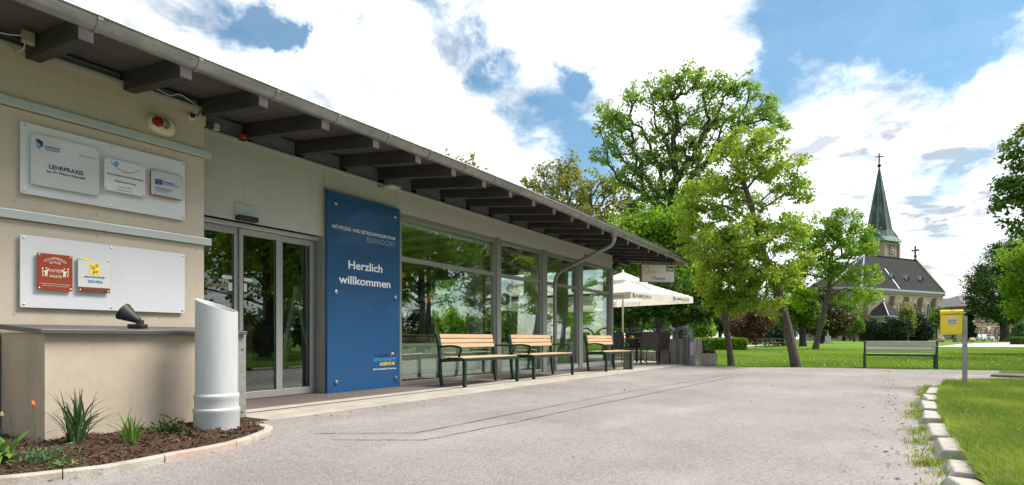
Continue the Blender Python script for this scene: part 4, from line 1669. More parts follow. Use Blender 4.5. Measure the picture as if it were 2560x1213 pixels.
def sup(a, w, h, e=2.6):
    ca, sa_ = math.cos(a), math.sin(a)
    return (w * math.copysign(abs(ca) ** (2 / e), ca), h * math.copysign(abs(sa_) ** (2 / e), sa_))


vs, fs = [], []
rows = [(1.0, 0), (1.0, .35), (.94, .65), (.78, .88), (.5, .98), (.2, 1.0)]
for k_, dd in rows:
    for j in range(nn):
        a, b = sup(2 * math.pi * j / nn, W_ * k_, H_ * k_)
        vs.append((a, -.085 * dd + .012, b - .01 * dd))
for i in range(len(rows) - 1):
    for j in range(nn):
        q = (j + 1) % nn
        fs.append((i * nn + j, i * nn + q, (i + 1) * nn + q, (i + 1) * nn + j))
fs.append(tuple((len(rows) - 1) * nn + j for j in range(nn)))
body.add(vs, fs)
M_SIR = mat('cream plastic', (0.66, 0.60, 0.44), 0.4)
body.build('housing', M_SIR, si, smooth=True)
lens = MB().lathe([(.052, 0), (.050, .02), (.040, .034), (.02, .040)], 20, (-.058, -.058, .010), (1, 0, 0), (0, 0, 1), (0, -1, 0))
lens.build('lens', mat('red lens', (0.20, 0.008, 0.010), 0.15, coat=0.6), si, smooth=True)
for i in range(6):
    pts = []
    for k_ in range(7):
        a = R(-52 + 104 * k_ / 6)
        rr = .066 + .0115 * i
        pts.append((-.058 + rr * math.cos(a) * .92, -.0765 + .0017 * i * i * .22, .005 + rr * math.sin(a) * (.72 - .05 * i)))
    MB().tube([(a, b - .004, c) for a, b, c in pts], .0017, 5).build('slot', M_BLACK, si)

# ---- wall camera, boxes, cables
x, z = F(480, 291, 5.79)
cm = thing('security_camera', 'small white dome camera with dark eye at the tan wall corner', 'camera', (x, 5.80, z))
MB().lathe([(.032, -.02), (.032, .03), (.026, .038)], 18, (0, 0, 0), (1, 0, 0), (0, 0, 1), (0, -1, 0)).build('housing', mat('white plastic', (.66, .66, .64), .4), cm, smooth=True)
MB().lathe([(.027, .031), (.024, .044), (.01, .050)], 18, (-.006, 0, 0), (1, 0, 0), (0, 0, 1), (0, -1, 0)).build('eye', M_BLACK, cm, smooth=True)
MB().tube(arc_path([(.02, .0, .01), (.07, 0.005, .03), (.10, 0.01, .11), (.05, .02, .13)], .05), .004, 6).build('cable', M_BLACK, cm)

jb_m = mat('aged beige plastic', (.42, .37, .29), .6, var=.3, vscale=30)
x, z = F(70, 95, 5.55)
jb = thing('junction_box', 'beige cable junction box hanging under the eave above the tan wall', 'junction box', (x, 5.55, z))
MB().box(-.04, .04, -.022, .022, -.048, .048).build('box', jb_m, jb, bevel=.006)
MB().box(-.034, .034, -.028, -.0225, -.042, .042).build('lid', jb_m, jb, bevel=.003)
MB().tube(arc_path([(-.04, 0, 0), (-.12, .02, -.02), (-.25, .08, -.015)], .05), .006, 6).build('cable', mat('grey cable', (.45, .44, .42), .6), jb)
MB().tube(arc_path([(-.02, 0, -.048), (-.02, 0.01, -.09), (-.05, .05, -.12), (-.05, .2, -.02)], .03), .005, 6).build('cable', MATS['grey cable'], jb)
x, z = F(543, 318, 6.10)
jb2 = thing('junction_box', 'small pale junction box in the dark corner above the door fascia', 'junction box', (x, 6.12, z + .005))
MB().box(-.03, .03, -.022, .022, -.035, .035).build('box', mat('pale grey plastic', (.5, .49, .45), .5), jb2, bevel=.006)
MB().tube([(-.03, 0, .0), (-.09, .02, .02), (-.16, .06, .01)], .006, 6).build('cable', M_BLACK, jb2)
x, z = F(612, 344, 6.10)
wl = thing('warning_light', 'small orange warning light on the vent strip above the door', 'light', (x, 6.14, z - .02))
MB().box(-.03, .03, -.03, .03, -.006, .006).build('base', M_BLACK, wl)
MB().box(-.038, .038, -.03, .03, .007, .060).build('lens', mat('orange lens', (.42, .06, .008), .25, coat=.4), wl, bevel=.01)
# cables lying on the tan wall's head
cb = MB().tube(arc_path([(2.55, 5.80, 3.158), (2.75, 5.79, 3.19), (2.95, 5.80, 3.155), (3.02, 5.79, 3.21), (3.12, 5.80, 3.18), (3.2, 5.80, 3.155), (3.32, 5.82, 3.16)], .06), .005, 6).build('loose_cable', mat('white cable', (.6, .59, .56), .6), None, smooth=True)
tag(cb, 'loose white cable looped on top of the tan wall under the eave', 'cable')

# ---- door sensor and its plate, eave lamp
x, z = F(614, 548, 6.18)
ds = thing('door_sensor', 'black motion sensor under a pale plate above the sliding door', 'sensor', (x, 6.18, z))
MB().box(-.125, .125, -.075, .016, -.03, .028).build('sensor_body', M_BLACK, ds, bevel=.014)
MB().box(-.125, .115, .0, .016, .030, .17).build('plate', mat('pale plate', (.48, .50, .48), .35, .3), ds, bevel=.002)
x, z = F(975, 467, 6.05)
el = thing('eave_lamp', 'slim grey lamp on a bracket above the blue sign', 'lamp', (x, 6.1, z))
MB().box(-.10, .13, -.17, .0, -.012, .014).build('lamp_head', M_GALV, el, bevel=.006)
MB().box(-.10, -.05, -.0, .095, -.01, .010).build('arm', M_GALV, el)
MB().box(-.085, .115, -.155, -.02, -.0165, -.0125).build('diffuser', mat('diffuser', (.6, .6, .58), .4), el)

# ---- spotlight standing on the coping
sp = C(0, 0)
xx, _ = F(344, 822, 5.25)
spt = thing('spotlight', 'black bell-shaped spotlight standing on the low wall coping', 'spotlight', (xx, 5.25, .887))
M_CAST = mat('black cast metal', (.025, .025, .028), .55, .2, var=.4, vscale=25, bump=.1, bscale=80)
rt = Vector((SA, -CA, 0))
fw = Vector((CA, SA, 0))
MB().obox((0, 0, .018), rt, fw, (0, 0, 1), .125, .09, .036).build('base', M_CAST, spt, bevel=.01)
MB().obox(rt * .02 + Vector((0, 0, .05)), rt, fw, (0, 0, 1), .045, .05, .045).build('hinge', M_CAST, spt, bevel=.008)
axd = (-rt * .80 + Vector((0, 0, .52)) - fw * .12).normalized()
ay_ = axd.cross(fw).normalized()
ax_ = ay_.cross(axd).normalized()
pr_ = [(.012, -.01), (.026, .0), (.034, .03), (.050, .075), (.062, .105), (.066, .125), (.074, .135), (.076, .150), (.066, .150), (.058, .145)]
MB().lathe(pr_, 28, rt * .012 + Vector((0, 0, .062)), ax_, ay_, axd).build('head', M_CAST, spt, smooth=True)
c_ = rt * .012 + Vector((0, 0, .062)) + axd * .151
for j in range(8):
    a = 2 * math.pi * j / 8
    MB().lathe([(.004, -.006), (.004, .003)], 6, c_ + (ax_ * math.cos(a) + ay_ * math.sin(a)) * .071, ax_, ay_, axd).build('bolt', M_GALV, spt)

# ================================================================== BENCHES AT THE GLASS FRONT
M_BGREEN = mat('dark green steel', (0.012, 0.040, 0.030), 0.38, 0.15, var=0.2, vscale=20)
M_SLAT = mat('oiled light wood', (0.50, 0.32, 0.19), 0.6, col2=(0.58, 0.40, 0.25), vscale=5, bump=0.15, bscale=40, stretch=(0.3, 3, 6))


def bench(name, label, p0, p1, group):
    """p0, p1: feet of the rear legs, seen from the front; sitter looks towards -y"""
    p0, p1 = Vector(p0), Vector(p1)
    d = p1 - p0
    L_ = d.length
    t = thing(name, label, 'bench', (p0.x, p0.y, 0.077), math.atan2(d.y, d.x), group)
    for x in (0.0, L_):
        fr = MB()
        prof = [(-.022, -.022), (.022, -.022), (.022, .022), (-.022, .022)]
        back = [(x, -.02, 0), (x, .005, .12), (x, .02, .28), (x, .018, .42), (x, .035, .55), (x, .065, .70), (x, .095, .80)]
        fr.sweep(back, prof, up=(1, 0, 0))
        fo = fr.build('leg', M_BGREEN, t, bevel=.005)
        MB().sweep([(x, .0, .385), (x, -.15, .412), (x, -.3, .418), (x, -.475, .405)], prof, up=(1, 0, 0)).build('seat_rail', M_BGREEN, t, bevel=.005)
        MB().box(x - .024, x + .024, -.48, -.43, 0, .384).build('leg', M_BGREEN, t, bevel=.005)
        MB().sweep(arc_path([(x, .03, .60), (x, -.20, .615), (x, -.40, .59), (x, -.345, .43)], .05), [(-.016, -.012), (.016, -.012), (.016, .012), (-.016, .012)], up=(1, 0, 0)).build('armrest', M_BGREEN, t)
    MB().box(.025, L_ - .025, -.474, -.452, .385, .424).build('front_rail', M_BGREEN, t)
    MB().box(.025, L_ - .025, -.03, -.005, .365, .40).build('rear_rail', M_BGREEN, t)
    for i in range(4):
        y = -.44 + .108 * i
        MB().box(-.02, L_ + .02, y, y + .094, .4265, .448).build('seat_slat', M_SLAT, t, bevel=.006)
    for i in range(3):
        z = .585 + .074 * i
        y = .035 + (z - .55) * .22
        MB().obox((L_ / 2, y - .028, z + .031), (1, 0, 0), (0, 1, -.22), (0, .22, 1), L_ - .045, .022, .064).build('back_slat', M_SLAT, t, bevel=.005)
    return t


GB = 'benches along the glass front'
bench('bench', 'slatted bench nearest the blue sign, under the widest window', (6.84, 5.63), (8.28, 5.61), GB)
bench('bench', 'slatted bench in the middle of three, in front of the downpipe', (8.83, 5.61), (10.36, 5.61), GB)
bench('bench', 'slatted bench at the far end of the glass front beside the terrace chairs', (11.78, 5.47), (12.98, 5.36), GB)

# litter box behind the third bench
lb = G(1571, 923, .077)
lbt = thing('litter_box', 'grey-brown upright steel box at the end of the third bench', 'litter bin', (lb.x, lb.y, .077), .2)
M_BOX = mat('brown grey metal', (.16, .15, .12), .45, .4, var=.2, vscale=6)
MB().box(-.13, .13, -.10, .10, 0, .40).build('body', M_BOX, lbt, bevel=.006)
MB().box(-.14, .14, -.11, .11, .401, .425).build('lid', M_BLACK, lbt, bevel=.006)

# ================================================================== TERRACE: tables, chairs, parasols
M_SLING = mat('brown sling fabric', (.085, .068, .056), .75, var=.2, vscale=60)
M_CHFR = mat('dark chair frame', (.03, .028, .027), .45, .4)


def make_chair(label):
    t = thing('terrace_chair', label, 'chair', (0, 0, .077), 0, 'brown sling chairs on the terrace')
    tb = lambda pts, nm, r=.011: MB().tube(arc_path(pts, .04), r, 8).build(nm, M_CHFR, t, smooth=True)
    for s in (-.23, .23):
        tb([(s, .24, 0), (s, .18, .44), (s, .27, .90)], 'leg')
        tb([(s, -.24, 0), (s, -.22, .43), (s, .18, .42)], 'leg')
        tb([(s * 1.12, .20, .62), (s * 1.12, -.16, .64), (s * 1.08, -.22, .43)], 'armrest')
    MB().prism([(-.22, .425), (.17, .405), (.17, .412), (-.22, .437)], (0, 0, 0), (0, 1, 0), (0, 0, 1), (1, 0, 0), -.22, .22).build('seat', M_SLING, t, bevel=.003)
    MB().prism([(.185, .42), (.268, .89), (.276, .888), (.195, .42)], (0, 0, 0), (0, 1, 0), (0, 0, 1), (1, 0, 0), -.22, .22).build('backrest', M_SLING, t, bevel=.003)
    MB().tube([(-.23, .272, .90), (.23, .272, .90)], .012, 8).build('top_rail', M_CHFR, t)
    return t


def cam_pos(px, Z):
    p = C((px - CXP) / FPX * Z, Z)
    return (p.x, p.y, .077)


yawc = YAW - R(90)       # facing along the view: local +y = away from the camera
ch = make_chair('brown sling chair with its back to the road, beside the stained concrete wall')
ch.location = cam_pos(1623, 16.0)
ch.rotation_euler = (0, 0, yawc + R(172))
dup(ch, cam_pos(1645, 16.9), yawc + R(205), 'brown sling chair tucked between another chair and the concrete wall')
dup(ch, cam_pos(1548, 16.6), yawc + R(10), 'brown sling chair half hidden by the glass corner')
dup(ch, cam_pos(1578, 17.6), yawc + R(-25), 'brown sling chair behind the round table by the parasol pole')
dup(ch, (12.3, 8.6, .077), R(140), 'dark chair inside the pavilion behind the third window')
dup(ch, (9.6, 8.4, .077), R(60), 'dark chair inside the pavilion behind the second bench')


def table(label, loc, z0=.077):
    t = thing('terrace_table', label, 'table', (loc[0], loc[1], z0))
    MB().lathe([(.36, .70), (.375, .71), (.375, .725), (.36, .735)], 32).build('table_top', mat('dark brown table top', (.07, .045, .035), .4, var=.2, vscale=8), t, smooth=True)
    MB().lathe([(.03, .03), (.03, .70)], 14).build('column', M_CHFR, t, smooth=True)
    for i in range(4):
        a = R(45 + 90 * i)
        MB().tube(arc_path([(0, 0, .08), (.2 * math.cos(a), .2 * math.sin(a), .12), (.33 * math.cos(a), .33 * math.sin(a), .012)], .1), .014, 8).build('foot', M_CHFR, t, smooth=True)
    return t


tp = cam_pos(1592, 16.9)
table('round dark terrace table among the sling chairs', tp)
na = thing('napkin_holder', 'small yellow and white holder on the terrace table', 'holder', (tp[0] - .1, tp[1] + .12, .813))
MB().box(-.04, .04, -.04, .04, 0, .08).build('body', mat('yellow plastic', (.75, .62, .05), .5), na, bevel=.006)
MB().box(.045, .10, -.03, .03, 0, .06).build('napkins', M_TXTW, na, bevel=.004)
table('round dark table inside behind the second window', (10.0, 9.2), .077)

M_CANV = mat('white canvas', (.84, .83, .80), .85, var=.05, vscale=3, bump=.06, bscale=8)
_cn = M_CANV.node_tree
_tr = _cn.nodes.new('ShaderNodeBsdfTranslucent')
_tr.inputs[0].default_value = (.85, .81, .75, 1)
_mx = _cn.nodes.new('ShaderNodeMixShader')
_mx.inputs[0].default_value = .38
_cn.links.new(_cn.nodes['Principled BSDF'].outputs[0], _mx.inputs[1])
_cn.links.new(_tr.outputs[0], _mx.inputs[2])
_cn.links.new(_mx.outputs[0], _cn.nodes['Material Output'].inputs[0])
M_POLE = mat('pale pole', (.62, .58, .50), .5)


def make_parasol(label, loc, rotz, side=3.0, eave=2.0, val=.22, peak=.85):
    t = thing('parasol', label, 'parasol', loc, rotz, 'white parasols on the terrace')
    h = side / 2
    zt = eave + val
    # canopy: four sagging panels
    n_ = 10
    def pt(u, v):        # u, v in -1..1
        m_ = max(abs(u), abs(v))
        z = zt + peak * (1 - m_) * (0.93 + .07 * (1 - m_)) - 0.045 * math.sin(math.pi * m_) * (1 - (min(abs(u), abs(v)) / m_ if m_ > 1e-6 else 0) ** 2)
        return (u * h, v * h, z)
    mbx = MB()
    N_ = 24
    grid = [[pt(-1 + 2 * i / N_, -1 + 2 * j / N_) for j in range(N_ + 1)] for i in range(N_ + 1)]
    vs = [p for r_ in grid for p in r_]
    fs = []
    for i in range(N_):
        for j in range(N_):
            if max(abs(i + .5 - N_ / 2), abs(j + .5 - N_ / 2)) > 3.2:
                fs.append((i * (N_ + 1) + j, (i + 1) * (N_ + 1) + j, (i + 1) * (N_ + 1) + j + 1, i * (N_ + 1) + j + 1))
    mbx.add(vs, fs)
    can = mbx.build('canopy', M_CANV, t, smooth=True)
    # vent cap, standing a hand above the opening
    k_ = .36
    zc = zt + peak * (1 - k_) + .055
    MB().add([(-h * k_, -h * k_, zc), (h * k_, -h * k_, zc), (h * k_, h * k_, zc), (-h * k_, h * k_, zc), (0, 0, zt + peak + .13)],
             [(0, 1, 4), (1, 2, 4), (2, 3, 4), (3, 0, 4)]).build('vent_cap', M_CANV, t)
    sk = MB()
    for (a, b) in (((-1, -1), (1, -1)), ((1, -1), (1, 1)), ((1, 1), (-1, 1)), ((-1, 1), (-1, -1))):
        A, B_ = Vector((a[0] * h * k_, a[1] * h * k_, zc)), Vector((b[0] * h * k_, b[1] * h * k_, zc))
        for i in range(8):
            p, q = A.lerp(B_, i / 8), A.lerp(B_, (i + 1) / 8)
            dz0_, dz1_ = .05 + .02 * (i % 2), .05 + .02 * ((i + 1) % 2)
            sk.add([p, q, q - Vector((0, 0, dz1_)), p - Vector((0, 0, dz0_))], [(0, 1, 2, 3)])
    sk.build('vent_skirt', M_CANV, t)
    MB().lathe([(.05, 0), (.04, .05), (.01, .09)], 12, (0, 0, zt + peak + .12)).build('finial', M_POLE, t, smooth=True)
    # valance on four sides with lettering
    for i in range(4):
        a = R(90 * i)
        ax, ay = Vector((math.cos(a), math.sin(a), 0)), Vector((math.sin(a), -math.cos(a), 0))   # ay outward
        v_ = MB()
        for k2 in range(16):
            s0, s1 = -1 + k2 / 8, -1 + (k2 + 1) / 8
            w0, w1 = .012 * math.sin(k2 * 1.7), .012 * math.sin((k2 + 1) * 1.7)
            p0, p1 = ax * (s0 * h) + ay * h, ax * (s1 * h) + ay * h
            v_.add([p0 + Vector((0, 0, zt)), p1 + Vector((0, 0, zt)), p1 + ay * w1 + Vector((0, 0, zt - val)), p0 + ay * w0 + Vector((0, 0, zt - val))], [(0, 1, 2, 3)])
        vo = v_.build('valance', M_CANV, t, smooth=True)
        for off in (-.98, .28) if side > 2.4 else (-.9,):
            for sgn in (1, -1):
                pass
            o_ = ax * (off * h + .20) + ay * (h + .016) + Vector((0, 0, zt - val * .70))
            place_text('lettering', 'RÖMERQUELLE', o_, ax, (0, 0, 1), .78, .085, M_INK, vo, .004, .12, world=False)
            o2 = ax * (off * h + .06) + ay * (h + .017) + Vector((0, 0, zt - val * .78))
            lg = [(0, .13), (.03, .15), (.04, .10), (.075, .115), (.06, .07), (.10, .03), (.085, .0), (.05, .035), (.02, .0), (.0, .012), (.03, .06), (.005, .08)]
            MB().prism(lg, o2, ax, (0, 0, 1), ay, 0, .001).build('logo', M_INK, vo)
    for i in range(8):
        a = R(45 * i)
        u, v = math.cos(a), math.sin(a)
        m_ = max(abs(u), abs(v))
        MB().bar((0, 0, zt + peak - .03), (u / m_ * h * .98, v / m_ * h * .98, zt - .02), .02, .03).build('rib', M_POLE, t)
    MB().lathe([(.032, 0), (.032, zt + peak)], 14).build('pole', M_POLE, t, smooth=True)
    MB().box(-.35, .35, -.35, .35, 0, .07).build('base', MATS['weathered kerb concrete'], t, bevel=.01)
    return t


pz = P(1557, 682, 20.2)
rot_par = YAW - R(90) + R(40)
par = make_parasol('large white parasol in front of the terrace, beside the hanging cafe sign', (pz.x, pz.y, .075), rot_par, 3.4, 1.96, .22, .76)
dup(par, (pz.x + 2.2, pz.y + 4.0, .03), rot_par + .2, 'white parasol farther back, only its corner showing past the pole')
dup(par, (pz.x - .6, pz.y + 3.4, .075), rot_par - .1, 'white parasol seen through the glass of the last two windows')
dup(par, (14.2, 17.0, .0), rot_par + .4, 'white parasol in the garden behind, seen through the middle windows')

# ---- hanging cafe sign
sl = C(3.573, 15.9)
ang = R(15)
sax = (Vector((SA, -CA, 0)) * math.cos(ang) + Vector((CA, SA, 0)) * math.sin(ang)).normalized()
snr = Vector((sax.y, -sax.x, 0))          # towards the camera
SWI, SHI, SZ0 = 1.02, .478, 2.378
cs = thing('cafe_sign', 'white box sign reading Opas Theatercafe hanging under the roof end', 'sign', (sl.x, sl.y, SZ0))
M_SIGNW = mat('cream sign face', (.72, .69, .63), .4, var=.06, vscale=3)
MB().prism([(0, 0), (SWI, 0), (SWI, SHI), (0, SHI)], (0, 0, 0), sax, (0, 0, 1), snr, -.13, -.002).build('case', mat('brown sign case', (.10, .075, .06), .5), cs, bevel=.004)
MB().prism([(0.012, .012), (SWI - .012, .012), (SWI - .012, SHI - .012), (.012, SHI - .012)], (0, 0, 0), sax, (0, 0, 1), snr, -.0015, .004).build('face', M_SIGNW, cs)
for u in (.06, SWI - .06):
    b0 = sax * u - snr * .06
    MB().tube([b0 + Vector((0, 0, SHI)), b0 + Vector((0, 0, SHI + .20))], .014, 8).build('hanger', M_CHFR, cs)
# hand-drawn "Opa's"
M_OCH = mat('ochre lettering', (.72, .42, .03), .5)
strokes = [
    ([(.19, .43), (.12, .40), (.085, .33), (.095, .265), (.14, .235), (.195, .26), (.225, .33), (.225, .40), (.19, .435), (.15, .43), (.13, .40)], .022),
    ([(.26, .30), (.275, .315), (.262, .23), (.245, .14)], .017), ([(.262, .25), (.29, .305), (.325, .30), (.328, .26), (.30, .235), (.268, .245)], .014),
    ([(.405, .30), (.365, .305), (.345, .265), (.36, .235), (.395, .25), (.408, .30), (.402, .25), (.425, .236), (.45, .26)], .014),
    ([(.478, .36), (.470, .325)], .016), ([(.52, .30), (.495, .31), (.49, .285), (.52, .265), (.515, .238), (.485, .24)], .013)]
sm = MB()
for pts, w in strokes:
    for qd in ribbon(pts, w):
        sm.prism(qd, (0, 0, 0), sax, (0, 0, 1), snr, .0045, .006)
sm.build('lettering', M_OCH, cs)
place_text('lettering', 'Theater', sax * .31 + snr * .006 + Vector((0, 0, .055)), sax, (0, 0, 1), .43, .105, mat('slate blue lettering', (.05, .085, .19), .5), cs, .006, world=False)
place_text('lettering', 'café', sax * .75 + snr * .006 + Vector((0, 0, .055)), sax, (0, 0, 1), .19, .095, mat('pale orange lettering', (.72, .58, .40), .5), cs, .0, world=False)
MB().prism([(.755, .305), (.985, .305), (.985, .445), (.755, .445)], (0, 0, 0), sax, (0, 0, 1), snr, .0045, .006).build('badge', mat('badge green', (.012, .06, .03), .4), cs)
place_text('lettering', 'Gösser', sax * .772 + snr * .008 + Vector((0, 0, .335)), sax, (0, 0, 1), .195, .075, M_TXTW, cs, .02, world=False)

# ---- stained concrete wall with two steel arches, flower trough
cwl, cwr = C((1640 - CXP) / FPX * 17.4, 17.4), C((1708 - CXP) / FPX * 16.3, 16.3)
dv = (cwr - cwl)
LW = dv.length
M_STC = None


def stained_mat():
    m = mat('stained concrete', (.50, .46, .41), .95, col2=(.33, .29, .25), vscale=2.6, bump=.5, bscale=60)
    nt = m.node_tree
    N, L = nt.nodes, nt.links
    b = N['Principled BSDF']
    old = b.inputs['Base Color'].links[0].from_socket
    tc = N.new('ShaderNodeTexCoord')
    mp = N.new('ShaderNodeMapping')
    mp.inputs['Scale'].default_value = (9, 9, .55)
    L.new(tc.outputs['Object'], mp.inputs[0])
    nz = N.new('ShaderNodeTexNoise')
    nz.inputs['Scale'].default_value = 1.0
    nz.inputs['Detail'].default_value = 6
    nz.inputs['Roughness'].default_value = .7
    L.new(mp.outputs[0], nz.inputs['Vector'])
    mr = N.new('ShaderNodeMapRange')
    mr.inputs['From Min'].default_value = .46
    mr.inputs['From Max'].default_value = .60
    mr.inputs['To Max'].default_value = .8
    L.new(nz.outputs[0], mr.inputs['Value'])
    mx = N.new('ShaderNodeMix')
    mx.data_type = 'RGBA'
    mx.inputs['B'].default_value = (.12, .10, .085, 1)
    L.new(mr.outputs[0], mx.inputs['Factor'])
    L.new(old, mx.inputs['A'])
    L.new(mx.outputs['Result'], b.inputs['Base Color'])
    return m


M_STC = stained_mat()
cw = thing('concrete_wall', 'stained low concrete wall with two steel arches on top', 'wall', (cwl.x, cwl.y, 0), math.atan2(dv.y, dv.x))
for z0, z1 in ((0, .36), (.366, .795)):
    xa = 0
    for xb in (LW * .55, LW):
        MB().box(xa + .003, xb - .003, 0, .26, z0, z1).build('panel', M_STC, cw, bevel=.008)
        xa = xb
MB().box(-.15, LW + .02, .27, .5, 0, .78).build('core', M_STC, cw)
M_GSTEEL = mat('grey painted steel', (.22, .235, .26), .45, .3, var=.15, vscale=5)
MB().box(LW + .006, LW + .20, -.03, .26, 0, .82).build('steel_post', M_GSTEEL, cw, bevel=.006)
MB().box(LW + .205, LW + .42, .04, .3, 0, .80).build('end_panel', M_STC, cw, bevel=.008)
MB().box(LW + .25, LW + .37, .02, .038, .33, .70).build('white_plate', M_WHITE, cw)
for k, (xc, yc, rw) in enumerate(((LW - .10, .06, .33), (LW - .80, .14, .33))):
    pts = []
    for i in range(15):
        a = math.pi * i / 14
        pts.append((xc - rw * math.cos(a), yc, .80 + .33 * math.sin(a) ** .9))
    MB().sweep(pts, [(-.025, -.07), (.025, -.07), (.025, .07), (-.025, .07)], up=(0, 1, 0)).build('arch', M_GSTEEL, cw, smooth=True)

# low planter wall along the terrace's rear edge
kw = thing('terrace_edge_wall', 'low rough concrete wall behind the terrace chairs', 'wall', C((1600 - CXP) / FPX * 19.5, 19.5), math.atan2(dv.y, dv.x))
MB().box(-1.6, 1.2, 0, .25, -.02, .38).build('wall_body', M_STC, kw, bevel=.01)

ft = C((1767 - CXP) / FPX * 16.6, 16.6)
tro = thing('flower_trough', 'pebbled concrete flower trough at the end of the concrete wall', 'planter', (ft.x, ft.y, .0), yawc)
def pebble_mat():
    m = mat('exposed aggregate', (.42, .34, .27), .9, var=.1, vscale=5)
    nt = m.node_tree
    N, L = nt.nodes, nt.links
    v = N.new('ShaderNodeTexVoronoi')
    v.inputs['Scale'].default_value = 55
    tc = N.new('ShaderNodeTexCoord')
    L.new(tc.outputs['Object'], v.inputs['Vector'])
    cr = N.new('ShaderNodeValToRGB')
    e = cr.color_ramp.elements
    e[0].color, e[1].color = (.16, .12, .09, 1), (.55, .46, .37, 1)
    bw = N.new('ShaderNodeRGBToBW')
    L.new(v.outputs['Color'], bw.inputs[0])
    L.new(bw.outputs[0], cr.inputs[0])
    L.new(cr.outputs[0], N['Principled BSDF'].inputs['Base Color'])
    b = N.new('ShaderNodeBump')
    b.inputs['Strength'].default_value = .8
    b.inputs['Distance'].default_value = .01
    b.invert = True
    L.new(v.outputs['Distance'], b.inputs['Height'])
    L.new(b.outputs[0], N['Principled BSDF'].inputs['Normal'])
    return m


M_PEB = pebble_mat()
MB().add([(-.235, -.18, .05), (.235, -.18, .05), (.235, .18, .05), (-.235, .18, .05), (-.255, -.2, .38), (.255, -.2, .38), (.255, .2, .38), (-.255, .2, .38)],
         [(0, 3, 2, 1), (4, 5, 6, 7), (0, 1, 5, 4), (1, 2, 6, 5), (2, 3, 7, 6), (3, 0, 4, 7)]).build('trough', M_PEB, tro, bevel=.012)
MB().box(-.16, .16, -.12, .12, -.02, .049).build('foot', M_STC, tro)
M_LF = leaf_mat('flower leaves', (.03, .085, .015), (.08, .16, .03))
n = 420
pp = np.stack([rng.uniform(-.22, .22, n), rng.uniform(-.16, .16, n), .37 + np.abs(rng.normal(0, .06, n))], 1)
dd = rng.normal(size=(n, 3)); dd[:, 2] += .5
dd /= np.linalg.norm(dd, axis=1)[:, None]
ss = np.cross(dd, rng.normal(size=(n, 3))); ss /= np.linalg.norm(ss, axis=1)[:, None]
fo = fast_mesh('foliage', np.stack([pp, pp + dd * .035 + ss * .016, pp + dd * .07, pp + dd * .035 - ss * .016], 1), 4, M_LF, tro, rng.random(n))
for i in range(16):
    bx_, by_ = random.uniform(-.2, .2), random.uniform(-.17, .1)
    m_ = mat('red petals', (.50, .03, .03), .6) if i % 2 else mat('pink petals', (.62, .22, .25), .6)
    MB().lathe([(.004, -.02), (.028, -.005), (.033, .008), (.02, .02)], 7, (bx_, by_, .45 + random.uniform(-.02, .04))).build('flower', m_, tro)

# ================================================================== PARK BENCH, MAILBOX
a_, b_ = G(2160, 920), G(2344, 924)
dv = b_ - a_
LB = dv.length
pbk = thing('park_bench', 'grey slatted park bench with green steel sides at the lawn edge', 'bench', (a_.x, a_.y, 0), math.atan2(dv.y, dv.x))
M_GSL = mat('weathered grey wood', (.47, .45, .44), .8, col2=(.36, .34, .33), vscale=6, bump=.2, bscale=40, stretch=(.3, 3, 6))
for x in (.02, LB - .02):
    MB().sweep([(x, 0, 0), (x, 0, .40), (x, -.05, .74)], [(-.03, -.025), (.03, -.025), (.03, .025), (-.03, .025)], up=(1, 0, 0)).build('leg', M_BGREEN, pbk, bevel=.004)
    MB().box(x - .03, x + .03, .38, .43, 0, .40).build('leg', M_BGREEN, pbk, bevel=.004)
    MB().box(x - .025, x + .025, .02, .40, .325, .365).build('seat_rail', M_BGREEN, pbk, bevel=.004)
for z0, z1, y in ((.665, .735, -.065), (.585, .655, -.055), (.465, .535, -.03)):
    MB().obox((LB / 2, y + .005, (z0 + z1) / 2), (1, 0, 0), (0, 1, .15), (0, -.15, 1), LB - .06, .028, z1 - z0).build('back_slat', M_GSL, pbk, bevel=.005)
for i in range(4):
    MB().box(.05, LB - .05, .04 + i * .09, .12 + i * .09, .366, .392).build('seat_slat', M_GSL, pbk, bevel=.005)
MB().box(.05, LB - .05, .018, .038, .335, .393).build('seat_edge', M_BGREEN, pbk)

mp_ = G(2412, 966, .03)
mbx_t = thing('mailbox', 'yellow wall mailbox on a galvanised post at the grass verge', 'mailbox', (mp_.x, mp_.y, .03), yawc - R(36))
MB().box(-.033, .033, -.03, .03, -.05, 1.13).build('post', M_GALV, mbx_t, bevel=.006)
M_YMB = mat('yellow mailbox paint', (.93, .66, .006), .35, var=.06, vscale=4, coat=.2)
bx0, bx1, bz0, bz1 = -.318, -.036, .835, 1.235
MB().box(bx0, bx1, -.12, .08, bz0, 1.165).build('body', M_YMB, mbx_t, bevel=.018, seg=3)
def grime_mat():
    m = mat('grimy yellow lid', (.88, .62, .04), .5, col2=(.82, .56, .03), vscale=4)
    nt = m.node_tree
    N, L = nt.nodes, nt.links
    b = N['Principled BSDF']
    old = b.inputs['Base Color'].links[0].from_socket
    tc = N.new('ShaderNodeTexCoord')
    nz = N.new('ShaderNodeTexNoise')
    nz.inputs['Scale'].default_value = 16
    nz.inputs['Detail'].default_value = 7
    L.new(tc.outputs['Object'], nz.inputs['Vector'])
    mr = N.new('ShaderNodeMapRange')
    mr.inputs['From Min'].default_value = .58
    mr.inputs['From Max'].default_value = .68
    L.new(nz.outputs[0], mr.inputs['Value'])
    mx = N.new('ShaderNodeMix')
    mx.data_type = 'RGBA'
    mx.inputs['B'].default_value = (.16, .10, .03, 1)
    L.new(mr.outputs[0], mx.inputs['Factor'])
    L.new(old, mx.inputs['A'])
    L.new(mx.outputs['Result'], b.inputs['Base Color'])
    return m


